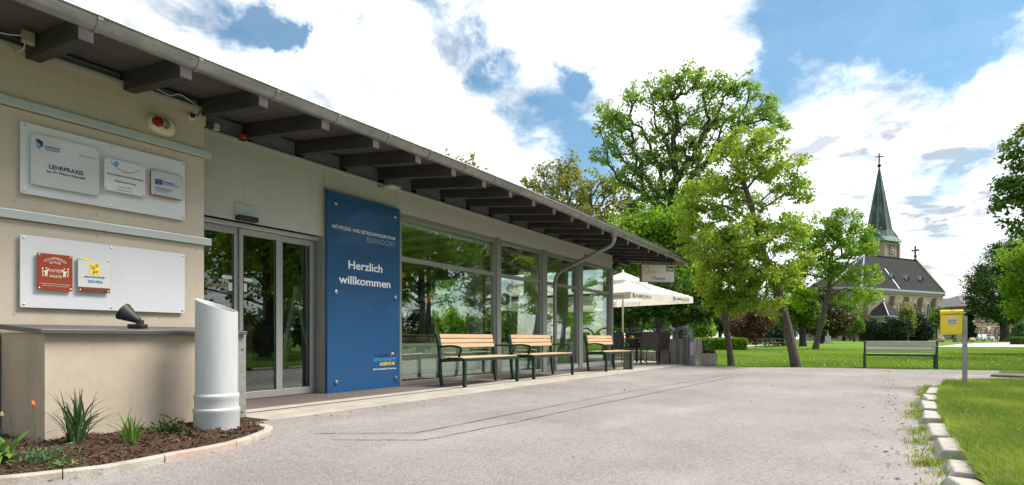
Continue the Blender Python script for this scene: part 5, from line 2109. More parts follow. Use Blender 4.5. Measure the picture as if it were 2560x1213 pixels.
MB().prism([(-.135, 1.168), (-.135, 1.215), (-.11, 1.238), (.06, 1.245), (.09, 1.23), (.09, 1.168)], (0, 0, 0), (0, 1, 0), (0, 0, 1), (1, 0, 0), bx0 - .008, bx1 + .008).build('lid', grime_mat(), mbx_t, bevel=.008)
MB().box(bx0 + .06, bx1 - .045, -.128, -.121, bz0 + .045, 1.14).build('door', M_YMB, mbx_t, bevel=.006)
MB().box(bx0 + .10, bx0 + .112, -.131, -.129, 1.0, 1.006).build('keyhole', M_BLACK, mbx_t)
MB().lathe([(.07, 0), (.07, .002)], 32, (-.165, -.129, 1.06), (1, 0, 0), (0, 0, 1), (0, -1, 0)).build('sticker', mat('cream sticker', (.72, .62, .56), .45), mbx_t)
place_text('lettering', 'YELLOW', (-.222, -.1325, 1.048), (1, 0, 0), (0, 0, 1), .114, .03, M_INK, mbx_t, .015, world=False)
for i, (w, z) in enumerate(((.12, 1.030), (.105, 1.021), (.085, 1.012))):
    MB().box(-.165 - w * .45, -.165 + w * .45, -.1325, -.1315, z, z + .0045).build('print_line', mat('violet print', (.22, .16, .36), .5), mbx_t)
MB().box(-.18, -.15, -.1325, -.1315, 1.10, 1.108).build('print_line', M_YEL, mbx_t)
MB().box(-.05, -.02, -.05, .03, 1.05, 1.16).build('bracket', M_GALV, mbx_t)

# ================================================================== INSIDE THE PAVILION
def hang_decor(name, label, cat, px, py, Y, build):
    x, z = F(px, py, Y)
    t = thing(name, label, cat, (x, Y, z))
    build(t)
    MB().tube([(0, 0, .02), (0, 0, 2.68 - z)], .0015, 4).build('thread', M_INK, t)
    return t


def petal_flower(m, r=.11):
    def f(t):
        for i in range(8):
            a = 2 * math.pi * i / 8
            MB().lathe([(.0, -.01), (r * .4, 0), (.0, .01)], 8, (r * .62 * math.cos(a), 0, r * .62 * math.sin(a)), (1, 0, 0), (0, 0, 1), (0, -1, 0)).build('petal', m, t)
        MB().lathe([(r * .35, -.015), (r * .3, .018)], 10, (0, 0, 0), (1, 0, 0), (0, 0, 1), (0, -1, 0)).build('flower_centre', m, t)
    return f


def paper_leaf(m, w=.16):
    def f(t):
        MB().prism([(-w, -.01), (-w * .5, .035), (w * .3, .06), (w, .045), (w * .7, -.02), (0, -.05)], (0, 0, 0), (1, 0, 0), (0, 0, 1), (0, 1, 0), -.012, .012).build('paper', m, t)
    return f


def lantern(m, r=.13):
    def f(t):
        pr2 = [(r * math.sin(math.pi * i / 10), -r * math.cos(math.pi * i / 10)) for i in range(11)]
        MB().lathe(pr2, 14, caps=False).build('globe', m, t, smooth=True)
    return f


M_PYEL = mat('yellow paper', (.72, .62, .12), .7)
M_PORA = mat('orange paper', (.75, .34, .04), .7)
M_PGRY = mat('grey paper', (.36, .36, .36), .7, var=.3, vscale=30)
hang_decor('paper_flower', 'yellow paper flower hanging behind the widest window', 'paper flower', 1082, 740, 6.75, petal_flower(M_PYEL))
hang_decor('paper_leaf', 'orange paper shape hanging beside the yellow paper flower', 'paper shape', 1069, 750, 6.70, paper_leaf(M_PORA, .15))
hang_decor('paper_leaf', 'orange paper shape hanging in the second window', 'paper shape', 1343, 737, 6.75, paper_leaf(M_PORA, .15))
hang_decor('paper_leaf', 'small orange paper shape hanging higher near a column', 'paper shape', 1163, 712, 7.0, paper_leaf(M_PORA, .09))
hang_decor('paper_leaf', 'orange paper tip showing at the blue sign edge', 'paper shape', 1003, 689, 6.75, paper_leaf(M_PORA, .12))
hang_decor('paper_lantern', 'grey paper globe hanging in the second window', 'lantern', 1263, 748, 6.9, lantern(M_PGRY, .13))
hang_decor('paper_flower', 'grey paper rosette hanging before the wide column', 'paper flower', 1168, 730, 7.0, petal_flower(M_PGRY, .12))
hang_decor('paper_flower', 'pale pink paper rosette between the column and the mullion', 'paper flower', 1219, 724, 6.95, petal_flower(mat('pink paper', (.45, .30, .26), .7), .14))
# bare twig hung in the second window
tw = thing('hanging_twig', 'dark bare twig hanging with paper ornaments in the second window', 'twig', (*[F(1280, 715, 6.9)[0]], 6.9, F(1280, 715, 6.9)[1]))
tmb = MB()
random.seed(5)
for i in range(9):
    p = Vector((random.uniform(-.12, .12), random.uniform(-.05, .05), random.uniform(-.05, .05)))
    pts = [p]
    for k in range(5):
        p = p + Vector((random.uniform(-.11, .13), random.uniform(-.03, .03), random.uniform(-.07, .06)))
        pts.append(p)
    tmb.tube(pts, [.008 - .0012 * k for k in range(6)], 5)
tmb.build('twig', mat('dark twig', (.04, .03, .025), .9), tw)

# notice board, papers and a leaning white stand behind the sliding door
nb = thing('notice_board', 'notice board with yellow frames and pinned papers behind the sliding door', 'notice board', (5.9, 8.36, .6))
M_CORK = mat('dark board', (.07, .04, .025), .8)
MB().box(5.0, 7.0, 8.36, 8.39, .55, 2.25).build('board', M_CORK, nb, True)
M_YFR = mat('yellow frame', (.50, .33, .03), .6)
M_PAP = mat('grey paper sheet', (.42, .44, .40), .7)
M_PHO = mat('dark photo', (.035, .035, .04), .4, col2=(.16, .14, .12), vscale=18)
for x0, x1, z0, z1 in ((5.15, 5.85, 1.55, 2.2),):
    MB().box(x0, x1, 8.345, 8.358, z0, z1).build('frame', M_YFR, nb, True)
    for i in range(2):
        for j in range(2):
            MB().box(x0 + .04 + i * .32, x0 + .33 + i * .32, 8.338, 8.344, z0 + .04 + j * .3, z0 + .31 + j * .3).build('photo', M_PHO, nb, True)
random.seed(11)
for x0, z0, w, h, m_ in ((5.2, 1.0, .24, .40, M_PAP), (5.5, 1.1, .22, .32, M_PAP), (5.95, 1.6, .22, .5, M_PHO), (5.95, 1.05, .3, .42, M_PAP), (6.2, 1.7, .18, .3, M_PAP), (5.55, .7, .25, .3, M_PHO)):
    MB().box(x0, x0 + w, 8.346, 8.357, z0, z0 + h).build('paper', m_, nb, True)
ps = thing('poster_stand', 'poster stand with dark photos and white sheets behind the middle door', 'stand', (4.9, 7.9, .08))
MB().box(4.75, 4.79, 7.9, 7.94, .08, 1.9).box(5.2, 5.24, 7.9, 7.94, .08, 1.9).build('posts', mat('wood post', (.22, .11, .04), .6), ps, True)
MB().box(4.8, 5.19, 7.91, 7.93, 1.02, 1.25).build('photo', M_PHO, ps, True)
MB().box(4.8, 5.19, 7.91, 7.93, .45, 1.0).build('paper', M_PAP, ps, True)
ls = thing('leaning_stand', 'pale A-shaped stand leaning behind the right door leaf', 'stand', (5.0, 6.9, .08))
MB().bar((4.78, 6.75, .08), (5.28, 6.95, 1.55), .06, .09).build('leg', mat('pale green metal', (.42, .46, .40), .4), ls, True)
MB().bar((5.62, 6.95, .08), (5.28, 6.98, 1.55), .06, .09).build('leg', MATS['pale green metal'], ls, True)
tv = thing('dining_table', 'long dark table standing inside behind the widest window', 'table', (8.0, 8.2, .08))
MB().box(7.2, 9.0, 7.9, 8.6, .72, .76).build('table_top', M_CHFR, tv, True)
for x in (7.3, 8.9):
    for y in (8.0, 8.5):
        MB().box(x - .03, x + .03, y - .03, y + .03, .08, .719).build('leg', M_CHFR, tv, True)

# ================================================================== PLANTS AND TREES
M_BARK = mat('grey brown bark', (.13, .105, .085), .95, col2=(.06, .048, .04), vscale=14, bump=1.0, bscale=30, stretch=(1, 1, .3))
M_BARKD = mat('dark bark', (.055, .045, .038), .95, col2=(.03, .025, .02), vscale=10, bump=.8, bscale=20, stretch=(1, 1, .3))
LM = {
    'linden': leaf_mat('linden leaves', (.13, .285, .022), (.37, .47, .075), .5),
    'ash': leaf_mat('ash leaves', (.14, .265, .05), (.26, .40, .09), .52),
    'plane': leaf_mat('plane leaves', (.15, .18, .04), (.30, .30, .09), .45),
    'bright': leaf_mat('bright maple leaves', (.11, .25, .014), (.25, .40, .04), .48),
    'mid': leaf_mat('mid green leaves', (.06, .14, .016), (.14, .25, .03), .4),
    'dark': leaf_mat('dark green leaves', (.032, .08, .014), (.085, .16, .028), .3),
    'conifer': leaf_mat('conifer needles', (.012, .038, .016), (.035, .075, .025), .15),
    'copper': leaf_mat('copper leaves', (.075, .045, .022), (.15, .085, .045), .3),
    'rose': leaf_mat('rosy young leaves', (.16, .14, .04), (.34, .15, .09), .3),
    'yew': leaf_mat('yew needles', (.010, .030, .010), (.035, .070, .018), .15),
    'gold': leaf_mat('golden cypress', (.12, .16, .02), (.30, .30, .04), .3),
    'brown': leaf_mat('brownish conifer', (.035, .045, .015), (.08, .07, .02), .2),
}


def leaves(centers, crad, n_each, size, g, flat=.75, droop=.2, up=.55):
    """numpy leaf quads in clumps round the centres"""
    K = len(centers)
    cnt = np.maximum(3, (n_each * g.uniform(.6, 1.4, K)).astype(int))
    idx = np.repeat(np.arange(K), cnt)
    n_ = len(idx)
    cr = crad[idx] if np.ndim(crad) else crad
    off = g.normal(size=(n_, 3))
    ln = np.linalg.norm(off, axis=1)
    off = off / ln[:, None] * (g.random(n_) ** .5)[:, None]
    off *= (np.stack([np.ones(n_), np.ones(n_), np.full(n_, flat)], 1)) * np.reshape(cr, (-1, 1))
    c = centers[idx] + off
    nrm = g.normal(size=(n_, 3)) * .7 + off / np.maximum(np.linalg.norm(off, axis=1), 1e-6)[:, None] * .6
    nrm[:, 2] += up
    nrm /= np.linalg.norm(nrm, axis=1)[:, None]
    d = np.cross(nrm, g.normal(size=(n_, 3)))
    d[:, 2] -= droop
    d /= np.linalg.norm(d, axis=1)[:, None]
    s = np.cross(nrm, d)
    s /= np.maximum(np.linalg.norm(s, axis=1), 1e-6)[:, None]
    L_ = size * g.uniform(.6, 1.35, n_)[:, None]
    q = np.stack([c - d * L_ * .5, c + s * L_ * .32 - d * L_ * .05, c + d * L_ * .5, c - s * L_ * .32 - d * L_ * .05], 1)
    clump_t = g.random(K)[idx]
    tint = np.clip(.55 * clump_t + .45 * g.random(n_), 0, 1)
    return q, tint


def grow(trunk, cent, g, bias=.35):
    """connect clump centres to the trunk by branches; returns chains with radii weights"""
    nodes = []
    par = []
    plen = []
    tr = [Vector(p) for p in trunk]
    sub = []
    for a, b in zip(tr[:-1], tr[1:]):
        k = max(2, int((b - a).length / max(.25, (tr[-1] - tr[0]).length / 14)))
        for i in range(k):
            sub.append(a.lerp(b, i / k))
    sub.append(tr[-1])
    for i, p in enumerate(sub):
        nodes.append(np.array(p))
        par.append(i - 1)
        plen.append(0 if i == 0 else plen[-1] + np.linalg.norm(nodes[-1] - nodes[-2]))
    nstart = int(len(sub) * .42)
    order = np.argsort(np.linalg.norm(cent - np.array(sub[-1]), axis=1))
    tips = []
    for oi in order:
        c = cent[oi]
        A = np.array(nodes)
        dv_ = c - A
        dist = np.linalg.norm(dv_, axis=1)
        cost = dist + bias * np.array(plen) + np.where(dv_[:, 2] < 0.15 * dist, .8 * dist, 0)
        cost[:nstart] += 1e3
        b = int(np.argmin(cost))
        p0 = A[b]
        k = max(2, min(5, int(dist[b] / (.16 * plen[len(sub) - 1] + .3)) + 2))
        prev = b
        perp = g.normal(size=3) * dist[b] * .07
        for i in range(1, k + 1):
            t = i / k
            pnt = p0 + (c - p0) * t + perp * math.sin(math.pi * t) + np.array([0, 0, dist[b] * .10 * math.sin(math.pi * t)])
            nodes.append(pnt)
            par.append(prev)
            plen.append(plen[prev] + dist[b] / k)
            prev = len(nodes) - 1
        tips.append(prev)
    return nodes, par, len(sub), tips


def tree_w(name, label, trunk, blobs, nclump, nleaf, size, lm, bm_, r0, seed, crad=None, cat='tree', group=None, flat=.75, shell=.35, droop=.2, bias=.35, twig=True, rtip=None, nside=7, up=.55):
    """trunk: world points; blobs: (centre, (rx, ry, rz)) in world"""
    g = np.random.default_rng(seed)
    vol = np.array([b[1][0] * b[1][1] * b[1][2] for b in blobs]) ** .72
    num = np.maximum(2, (nclump * vol / vol.sum()).astype(int))
    cs_ = []
    rr_ = []
    for (c, r), k in zip(blobs, num):
        d = g.normal(size=(k, 3))
        d /= np.linalg.norm(d, axis=1)[:, None]
        u = (shell + (1 - shell) * g.random(k)) ** .6
        cs_.append(np.array(c) + d * u[:, None] * np.array(r))
        rr_.append(np.full(k, (r[0] * r[1] * r[2]) ** (1 / 3)))
    cent = np.concatenate(cs_)
    br = np.concatenate(rr_)
    if crad is None:
        cr = br * .36 * g.uniform(.7, 1.25, len(br))
    else:
        cr = crad * g.uniform(.7, 1.3, len(br))
    t = thing(name, label, cat, Vector(trunk[0]), 0, group)
    org = np.array(trunk[0])
    nodes, par, ntr, tips = grow(trunk, cent, g, bias)
    w = np.zeros(len(nodes))
    for tp_ in tips:
        w[tp_] += 1
    for i in range(len(nodes) - 1, 0, -1):
        if par[i] >= 0:
            w[par[i]] += w[i]
    w = np.maximum(w, 1)
    rad = r0 * (w / w[0]) ** .48
    if rtip:
        rad = np.maximum(rad, rtip)
    # flare the trunk's taper
    for i in range(ntr):
        rad[i] = max(rad[i], r0 * (1 - .5 * i / ntr))
    rad[0] *= 1.35
    if ntr > 1:
        rad[1] *= 1.08
    kids = {}
    for i, p in enumerate(par):
        if p >= 0:
            kids.setdefault(p, []).append(i)
    mbx = MB()
    start = [(-1, 0)]
    while start:
        fr, nd_ = start.pop()
        chain = [nd_] if fr < 0 else [fr, nd_]
        cur = nd_
        while cur in kids:
            ks = sorted(kids[cur], key=lambda q: -w[q])
            for o_ in ks[1:]:
                start.append((cur, o_))
            cur = ks[0]
            chain.append(cur)
        if len(chain) > 1:
            pts = [nodes[i] - org for i in chain]
            rs = [rad[i] for i in chain]
            if fr >= 0:
                rs[0] = min(rad[fr], rad[nd_] * 1.25)
            rs[-1] *= .5
            mbx.tube([Vector(p) for p in pts], rs, nside if rs[0] > r0 * .25 else 5, caps=False)
    mbx.build('trunk', bm_, t, smooth=True)
    # leafy twigs along the thin branches as well
    thin = [i for i in range(ntr, len(nodes)) if w[i] <= 3 and i not in tips]
    if thin:
        extra = np.array([nodes[i] for i in thin]) + g.normal(0, .5, (len(thin), 3)) * cr.mean()
        keep = g.random(len(thin)) < .8
        extra = extra[keep]
        q2, t2 = leaves(extra - org, cr.mean() * g.uniform(.6, 1.0, len(extra)), nleaf * .45, size, g, flat, droop, up)
    q, tint = leaves(cent - org, cr, nleaf * .8, size, g, flat, droop, up)
    if thin:
        q, tint = np.concatenate([q, q2]), np.concatenate([tint, t2])
    fast_mesh('crown', q, 4, lm, t, tint)
    return t


def tree_px(name, label, Z, trunk, blobs, *a, depth=1.0, base=None, **kw):
    """trunk and crown placed by photo pixels at depth Z; blob = (px, py, rx, ry[, depth offset m])"""
    s = Z / FPX
    tr = []
    for i, (px, py) in enumerate(trunk):
        if i == 0:
            p = base_at(px, Z) if base is None else Vector(base)
        else:
            p = P(px, py, Z)
        tr.append(p)
    bl = []
    gg = random.Random(str(name) + label)
    for b in blobs:
        px, py, rx, ry = b[:4]
        dz = b[4] if len(b) > 4 else gg.uniform(-.35, .35) * rx * s
        zz = Z + dz
        c = P(px, py, zz)
        m_ = rx * s * depth
        bl.append((tuple(c), (m_, m_, ry * s)))
    return tree_w(name, label, tr, bl, *a, **kw)


# ---- near trees
Zl = 16.3
tree_px('linden_tree', 'leaning young linden with rough trunk at the lawn edge, largest of the near trees', Zl,
        [(1991, 918), (1972, 830), (1950, 745), (1915, 650), (1892, 590), (1880, 520), (1850, 430)],
        [(1840, 370, 55, 45), (1900, 360, 55, 40), (1950, 400, 50, 45), (1800, 440, 60, 50), (1740, 490, 55, 40), (1880, 470, 70, 60), (1975, 490, 55, 50), (1720, 545, 40, 35),
         (1780, 560, 70, 55), (1870, 590, 75, 50), (1950, 590, 65, 50), (1990, 560, 40, 40), (1745, 600, 45, 40), (1815, 670, 60, 50), (1895, 690, 70, 50), (1970, 680, 55, 45), (1930, 760, 50, 35), (2000, 640, 30, 35), (2010, 385, 20, 16)],
        330, 62, .10, LM['linden'], M_BARK, .115, 3, crad=.24, droop=.5, rtip=.007, nside=10, shell=.45, bias=.2)
tree_px('linden_tree', 'slender straight young linden beside the flower trough', 16.9,
        [(1829, 918), (1822, 860), (1814, 806), (1806, 760), (1795, 690)],
        [(1790, 640, 55, 50), (1840, 620, 50, 50), (1775, 690, 40, 40, .8), (1815, 720, 50, 45), (1865, 700, 50, 45), (1835, 765, 45, 25), (1885, 750, 35, 25), (1795, 760, 30, 22)],
        140, 65, .105, LM['linden'], M_BARK, .085, 5, crad=.25, droop=.5, rtip=.007, nside=10)
tree_px('plane_tree', 'mid-size tree with pale leaning trunk in front of the church', 42,
        [(2038, 869), (2050, 820), (2062, 770), (2072, 730), (2075, 690), (2080, 640)],
        [(2060, 570, 40, 35), (2110, 560, 40, 30), (2020, 610, 40, 40), (2085, 620, 50, 40), (2140, 610, 40, 35), (2165, 590, 25, 25), (2040, 670, 45, 35), (2110, 680, 50, 30), (2160, 690, 35, 25), (2130, 740, 40, 22), (2180, 740, 20, 18), (2180, 620, 15, 20),
         (1980, 690, 40, 45), (1990, 740, 40, 35), (2090, 535, 20, 14)],
        230, 60, .20, LM['bright'], M_BARK, .19, 8, crad=.55, rtip=.015, bias=.2)

# ---- tall trees behind
tree_px('ash_tree', 'tall airy tree towering over the pavilion roof end', 46,
        [(1705, 860), (1702, 720), (1694, 600), (1686, 520), (1680, 470)],
        [(1520, 290, 40, 45), (1560, 330, 50, 50), (1510, 380, 35, 35), (1590, 240, 35, 35), (1650, 230, 50, 45), (1720, 200, 55, 38), (1680, 300, 60, 45), (1790, 220, 50, 40), (1860, 220, 45, 35), (1770, 300, 55, 45), (1850, 300, 60, 40), (1925, 260, 35, 35), (1945, 305, 28, 20),
         (1590, 400, 50, 40), (1640, 380, 45, 40), (1700, 400, 60, 50), (1560, 440, 40, 30), (1640, 470, 60, 40), (1740, 380, 50, 40), (1810, 370, 45, 30), (1680, 520, 60, 40), (1620, 540, 50, 35), (1750, 460, 50, 40)],
        640, 38, .24, LM['ash'], M_BARKD, .55, 12, crad=.62, rtip=.014, bias=.42, shell=.2, flat=.65)
tree_px('plane_tree', 'pale olive sparse tree rising behind the gutter', 60,
        [(1440, 860), (1440, 700), (1445, 600), (1450, 560)],
        [(1335, 470, 40, 28), (1385, 440, 50, 35), (1440, 420, 35, 28), (1430, 480, 60, 40), (1490, 470, 50, 40), (1545, 480, 40, 30), (1365, 500, 45, 30), (1520, 530, 60, 35), (1460, 540, 60, 35), (1400, 540, 40, 28), (1570, 520, 30, 30)],
        300, 24, .34, LM['plane'], M_BARK, .5, 15, crad=.75, rtip=.03, shell=.5, flat=.8)
tree_px('plane_tree', 'treetop just peeping over the gutter left of the pale tree', 62,
        [(1170, 860), (1168, 600), (1165, 470)],
        [(1125, 395, 22, 20), (1165, 400, 20, 16), (1190, 415, 16, 10), (1160, 450, 60, 35), (1200, 470, 50, 40)],
        70, 26, .34, LM['plane'], M_BARK, .4, 16, crad=.6, rtip=.03)
tree_px('maple_tree', 'bright green maple directly behind the roof end', 34,
        [(1650, 868), (1648, 760), (1650, 680), (1655, 620)],
        [(1620, 570, 55, 35), (1680, 560, 60, 40), (1560, 560, 40, 25), (1590, 600, 60, 40), (1660, 620, 70, 50), (1725, 590, 50, 45), (1610, 650, 60, 40), (1700, 670, 65, 45), (1750, 650, 45, 45), (1650, 690, 60, 35), (1560, 640, 45, 35)],
        200, 120, .20, LM['bright'], M_BARKD, .30, 21, crad=.75, rtip=.02)
tree_px('spruce_tree', 'narrow dark conifer showing between the bright trees behind the roof', 40,
        [(1588, 868), (1588, 700), (1588, 520)],
        [(1588, 520, 14, 25), (1588, 560, 25, 30), (1588, 610, 38, 40), (1590, 680, 45, 50)],
        120, 90, .22, LM['dark'], M_BARKD, .25, 22, crad=.6, flat=.6)
tree_px('walnut_tree', 'dark spreading tree behind the concrete wall with forking trunk', 30,
        [(1697, 868), (1694, 835), (1690, 800), (1685, 770)],
        [(1640, 745, 50, 25), (1700, 735, 60, 28), (1755, 750, 45, 28), (1600, 770, 40, 25), (1680, 775, 50, 18), (1740, 785, 35, 18), (1640, 720, 50, 25), (1780, 740, 30, 25)],
        130, 110, .19, LM['dark'], M_BARKD, .27, 24, crad=.55, rtip=.02)
tree_px('maple_tree', 'dark leafy tree under the parasol edge beside the green lamp', 36,
        [(1577, 868), (1577, 830), (1577, 790)],
        [(1560, 770, 35, 30), (1595, 765, 35, 25), (1575, 740, 45, 30), (1620, 790, 20, 18), (1540, 790, 25, 30)],
        80, 100, .20, LM['dark'], M_BARKD, .2, 25, crad=.55)
tree_px('maple_tree', 'small bright tree standing beyond the hedge', 48,
        [(1752, 866), (1752, 840), (1752, 810)],
        [(1752, 805, 22, 22), (1770, 825, 16, 16), (1740, 828, 16, 16)],
        45, 90, .22, LM['bright'], M_BARKD, .12, 26, crad=.5)
tree_px('copper_maple', 'round copper-brown maple at the far side of the lawn', 62,
        [(1886, 866), (1886, 850), (1886, 830)],
        [(1850, 815, 26, 22), (1885, 800, 34, 26), (1920, 815, 24, 22), (1870, 835, 30, 18), (1905, 838, 26, 16)],
        120, 110, .24, LM['copper'], M_BARKD, .22, 28, crad=.7)
tree_px('rosy_tree', 'tree with rosy young leaves above the copper maple', 68,
        [(1885, 866), (1886, 820), (1886, 790)],
        [(1860, 785, 26, 20), (1890, 775, 30, 22), (1915, 790, 24, 18)],
        60, 90, .26, LM['rose'], M_BARKD, .2, 29, crad=.7)
tree_px('conifer', 'brownish dark conifer behind the pale leaning trunk', 72,
        [(2060, 862), (2060, 800), (2060, 740)],
        [(2060, 740, 26, 28), (2055, 790, 38, 35), (2085, 800, 34, 35), (2040, 815, 26, 26), (2105, 810, 22, 26)],
        140, 110, .30, LM['brown'], M_BARKD, .35, 31, crad=.9, flat=.6)
tree_px('oak_tree', 'dark-stemmed tree between the copper maple and the leaning trunk', 54,
        [(2007, 863), (2006, 835), (2004, 805)],
        [(1985, 780, 32, 24), (2015, 775, 34, 26), (2000, 750, 34, 24), (2035, 800, 22, 20), (1970, 800, 22, 18)],
        110, 100, .24, LM['mid'], M_BARKD, .30, 33, crad=.65)
tree_px('yew', 'low dark shrub beside the copper maple', 58, [(1945, 864), (1945, 850), (1945, 835)],
        [(1945, 838, 24, 22), (1965, 842, 18, 20)], 60, 90, .2, LM['conifer'], M_BARKD, .12, 34, crad=.6, cat='shrub')
tree_px('round_tree', 'small round-headed tree before the church apse', 92, [(2135, 858), (2135, 840), (2135, 815)],
        [(2135, 812, 17, 16), (2133, 795, 12, 12), (2140, 822, 13, 10)], 60, 90, .32, LM['mid'], M_BARKD, .12, 35, crad=.75)
tree_px('yew_bush', 'dark round yew bush nearest the church apse', 96, [(2180, 858), (2180, 850), (2180, 835)],
        [(2180, 828, 22, 24), (2172, 840, 16, 14)], 90, 100, .28, LM['yew'], M_BARKD, .15, 36, crad=.9, cat='bush', shell=.6)
tree_px('yew_bush', 'broad dark yew bush in the middle of the church shrubs', 94, [(2225, 858), (2225, 850), (2225, 835)],
        [(2215, 828, 24, 26), (2245, 822, 24, 30)], 130, 100, .28, LM['yew'], M_BARKD, .15, 37, crad=.9, cat='bush', shell=.6)
tree_px('yew_bush', 'dark round yew bush nearest the church gable', 96, [(2295, 858), (2295, 850), (2295, 835)],
        [(2295, 822, 24, 30), (2308, 832, 14, 18)], 110, 100, .28, LM['yew'], M_BARKD, .15, 38, crad=.9, cat='bush', shell=.6)
tree_px('golden_cypress', 'golden green cypress among the dark yew bushes', 95, [(2266, 858), (2266, 820), (2266, 785)],
        [(2266, 785, 12, 18), (2268, 805, 16, 20), (2262, 825, 12, 20)], 70, 80, .28, LM['gold'], M_BARKD, .12, 39, crad=.8, cat='cypress')
tree_px('young_tree', 'thin young tree by the church gable wall', 102, [(2342, 857), (2342, 830), (2342, 800)],
        [(2340, 795, 12, 16), (2350, 780, 10, 14), (2334, 815, 10, 10)], 40, 60, .34, LM['mid'], M_BARKD, .1, 40, crad=.8)
tree_px('chestnut_tree', 'large round chestnut before the red and cream building', 98, [(2513, 853), (2512, 835), (2510, 800), (2508, 760)],
        [(2480, 680, 40, 35), (2520, 640, 45, 40), (2545, 620, 30, 30), (2460, 715, 38, 30), (2505, 720, 50, 40), (2550, 700, 45, 50), (2455, 765, 28, 30), (2500, 780, 45, 25), (2545, 780, 40, 30), (2570, 650, 40, 50)],
        260, 120, .36, LM['dark'], M_BARKD, .65, 41, crad=1.35, up=.9)
tree_px('linden_tree', 'bright foliage reaching in at the right edge below the taller branch', 30, [(2700, 880), (2690, 780), (2670, 700)],
        [(2545, 650, 28, 35), (2555, 720, 30, 35), (2548, 775, 25, 25), (2600, 640, 50, 60), (2620, 740, 60, 60), (2680, 650, 70, 90), (2530, 690, 16, 16)],
        130, 130, .16, LM['bright'], M_BARK, .22, 42, crad=.6)
tree_px('plane_tree', 'tall plane with a leafy branch hanging in at the top right', 24, [(2850, 880), (2830, 700), (2800, 500), (2760, 380)],
        [(2545, 340, 22, 30), (2540, 400, 22, 28), (2525, 450, 28, 26), (2545, 500, 32, 30), (2515, 510, 18, 20), (2555, 570, 24, 20), (2610, 420, 50, 80), (2620, 530, 50, 40), (2700, 450, 90, 120), (2720, 320, 90, 90), (2560, 450, 20, 60)],
        150, 120, .17, LM['mid'], M_BARK, .26, 43, crad=.5, rtip=.012)
tree_px('columnar_cypress', 'slim dark column cypress behind the mailbox post', 100, [(2423, 857), (2423, 830), (2423, 800)],
        [(2423, 800, 8, 18), (2423, 825, 10, 20), (2423, 842, 10, 10)], 60, 80, .3, LM['yew'], M_BARKD, .12, 44, crad=.6, cat='cypress')
tree_px('clipped_cone', 'clipped conical shrub at the right edge of the path', 62, [(2552, 858), (2552, 850), (2552, 840)],
        [(2552, 812, 8, 10), (2550, 828, 13, 13), (2550, 845, 17, 12)], 80, 110, .13, LM['dark'], M_BARKD, .12, 45, crad=.42, cat='shrub', shell=.6)

# ---- trees closing the far edge of the park
far_labels = [(1545, 92, 720, 'mid'), (1600, 110, 730, 'dark'), (1665, 100, 735, 'bright'), (1735, 115, 720, 'mid'), (1800, 105, 730, 'dark'), (1850, 120, 715, 'mid'), (1930, 112, 722, 'dark'), (1985, 125, 730, 'mid'), (2070, 128, 745, 'conifer'), (1480, 100, 700, 'bright'), (2110, 120, 760, 'dark')]
far_words = ['second', 'third', 'fourth, bright', 'fifth', 'sixth, dark', 'seventh', 'eighth, dark', 'ninth', 'tenth, needle-leaved', 'first, bright', 'last']
for i, (px, Z, top, kind) in enumerate(far_labels):
    hgt = 850 - top
    tree_px('park_tree', far_words[i] + ' tree in the leafy row closing the far side of the park', Z, [(px, 857), (px, 835), (px, 800)],
            [(px, top + hgt * .25, 26, hgt * .22), (px - 22, top + hgt * .5, 26, hgt * .25), (px + 22, top + hgt * .48, 28, hgt * .25), (px, top + hgt * .72, 34, hgt * .16)],
            75, 90, .40, LM[kind], M_BARKD, .3, 60 + i, crad=1.3, group='trees closing the far side of the park')

# ---- trees across the road, seen in the glass
mir = [((4.0, -9.5), 9, 'mid'), ((9.5, -11), 11, 'dark'), ((14.5, -8.5), 8.5, 'linden'), ((20, -12), 12, 'mid'), ((26, -10.5), 11, 'bright'), ((33, -16), 13, 'dark'), ((41, -14), 13, 'mid'), ((50, -20), 14, 'dark'), ((15, -19), 13, 'dark'), ((25, -22), 14, 'mid'), ((0.5, -16), 12, 'mid')]
mir_word = ['nearest the entrance', 'second along the row', 'low and yellow-green', 'fourth along the row', 'bright, fifth along the row', 'sixth along the row', 'seventh along the row', 'last of the row', 'in the rear row, nearer the entrance', 'in the rear row, farther along', 'behind the nearest one']
for i, ((x, y), h, kind) in enumerate(mir):
    r = h * .27
    g_ = random.Random(i)
    bl = [((x + g_.uniform(-.7, .7) * r, y + g_.uniform(-.7, .7) * r, h * (.36 + .5 * k / 6)), (r * .62, r * .62, r * .5)) for k in range(7)]
    tree_w('roadside_tree', 'tree across the road mirrored in the glass, ' + mir_word[i], [(x, y, -.02), (x + .1, y, h * .2), (x, y + .1, h * .45), (x, y, h * .6)], bl, 85, 110, .24, LM[kind], M_BARKD, .2, 90 + i, crad=.85, group='trees across the road')

# ---- shrubs across the road and behind the pavilion (seen in and through the glass)
for i, (x, y, h) in enumerate([(-3, -13, 2.6), (2, -13.5, 3), (7, -14, 2.8), (12, -14.5, 3.2), (17, -15, 2.8), (22, -16, 3.2), (28, -17, 3.4), (35, -20, 3.6), (43, -23, 4), (52, -27, 4.5), (62, -30, 5)]):
    g_ = random.Random(i + 50)
    bl = [((x + (k - 2) * .95, y + g_.uniform(-.5, .5), h * g_.uniform(.3, .55)), (1.1, 1.0, h * .42)) for k in range(5)]
    tree_w('roadside_shrub', ('first', 'second', 'third', 'fourth', 'fifth', 'sixth', 'seventh', 'eighth', 'ninth', 'tenth', 'last')[i] + ' shrub in the row across the road, mirrored in the glass', [(x, y, -.02), (x, y, h * .2), (x, y, h * .4)], bl, 70, 55, .26, LM[('mid', 'dark', 'bright')[i % 3]], M_BARKD, .08, 150 + i, crad=.6, cat='shrub', group='shrubs across the road')
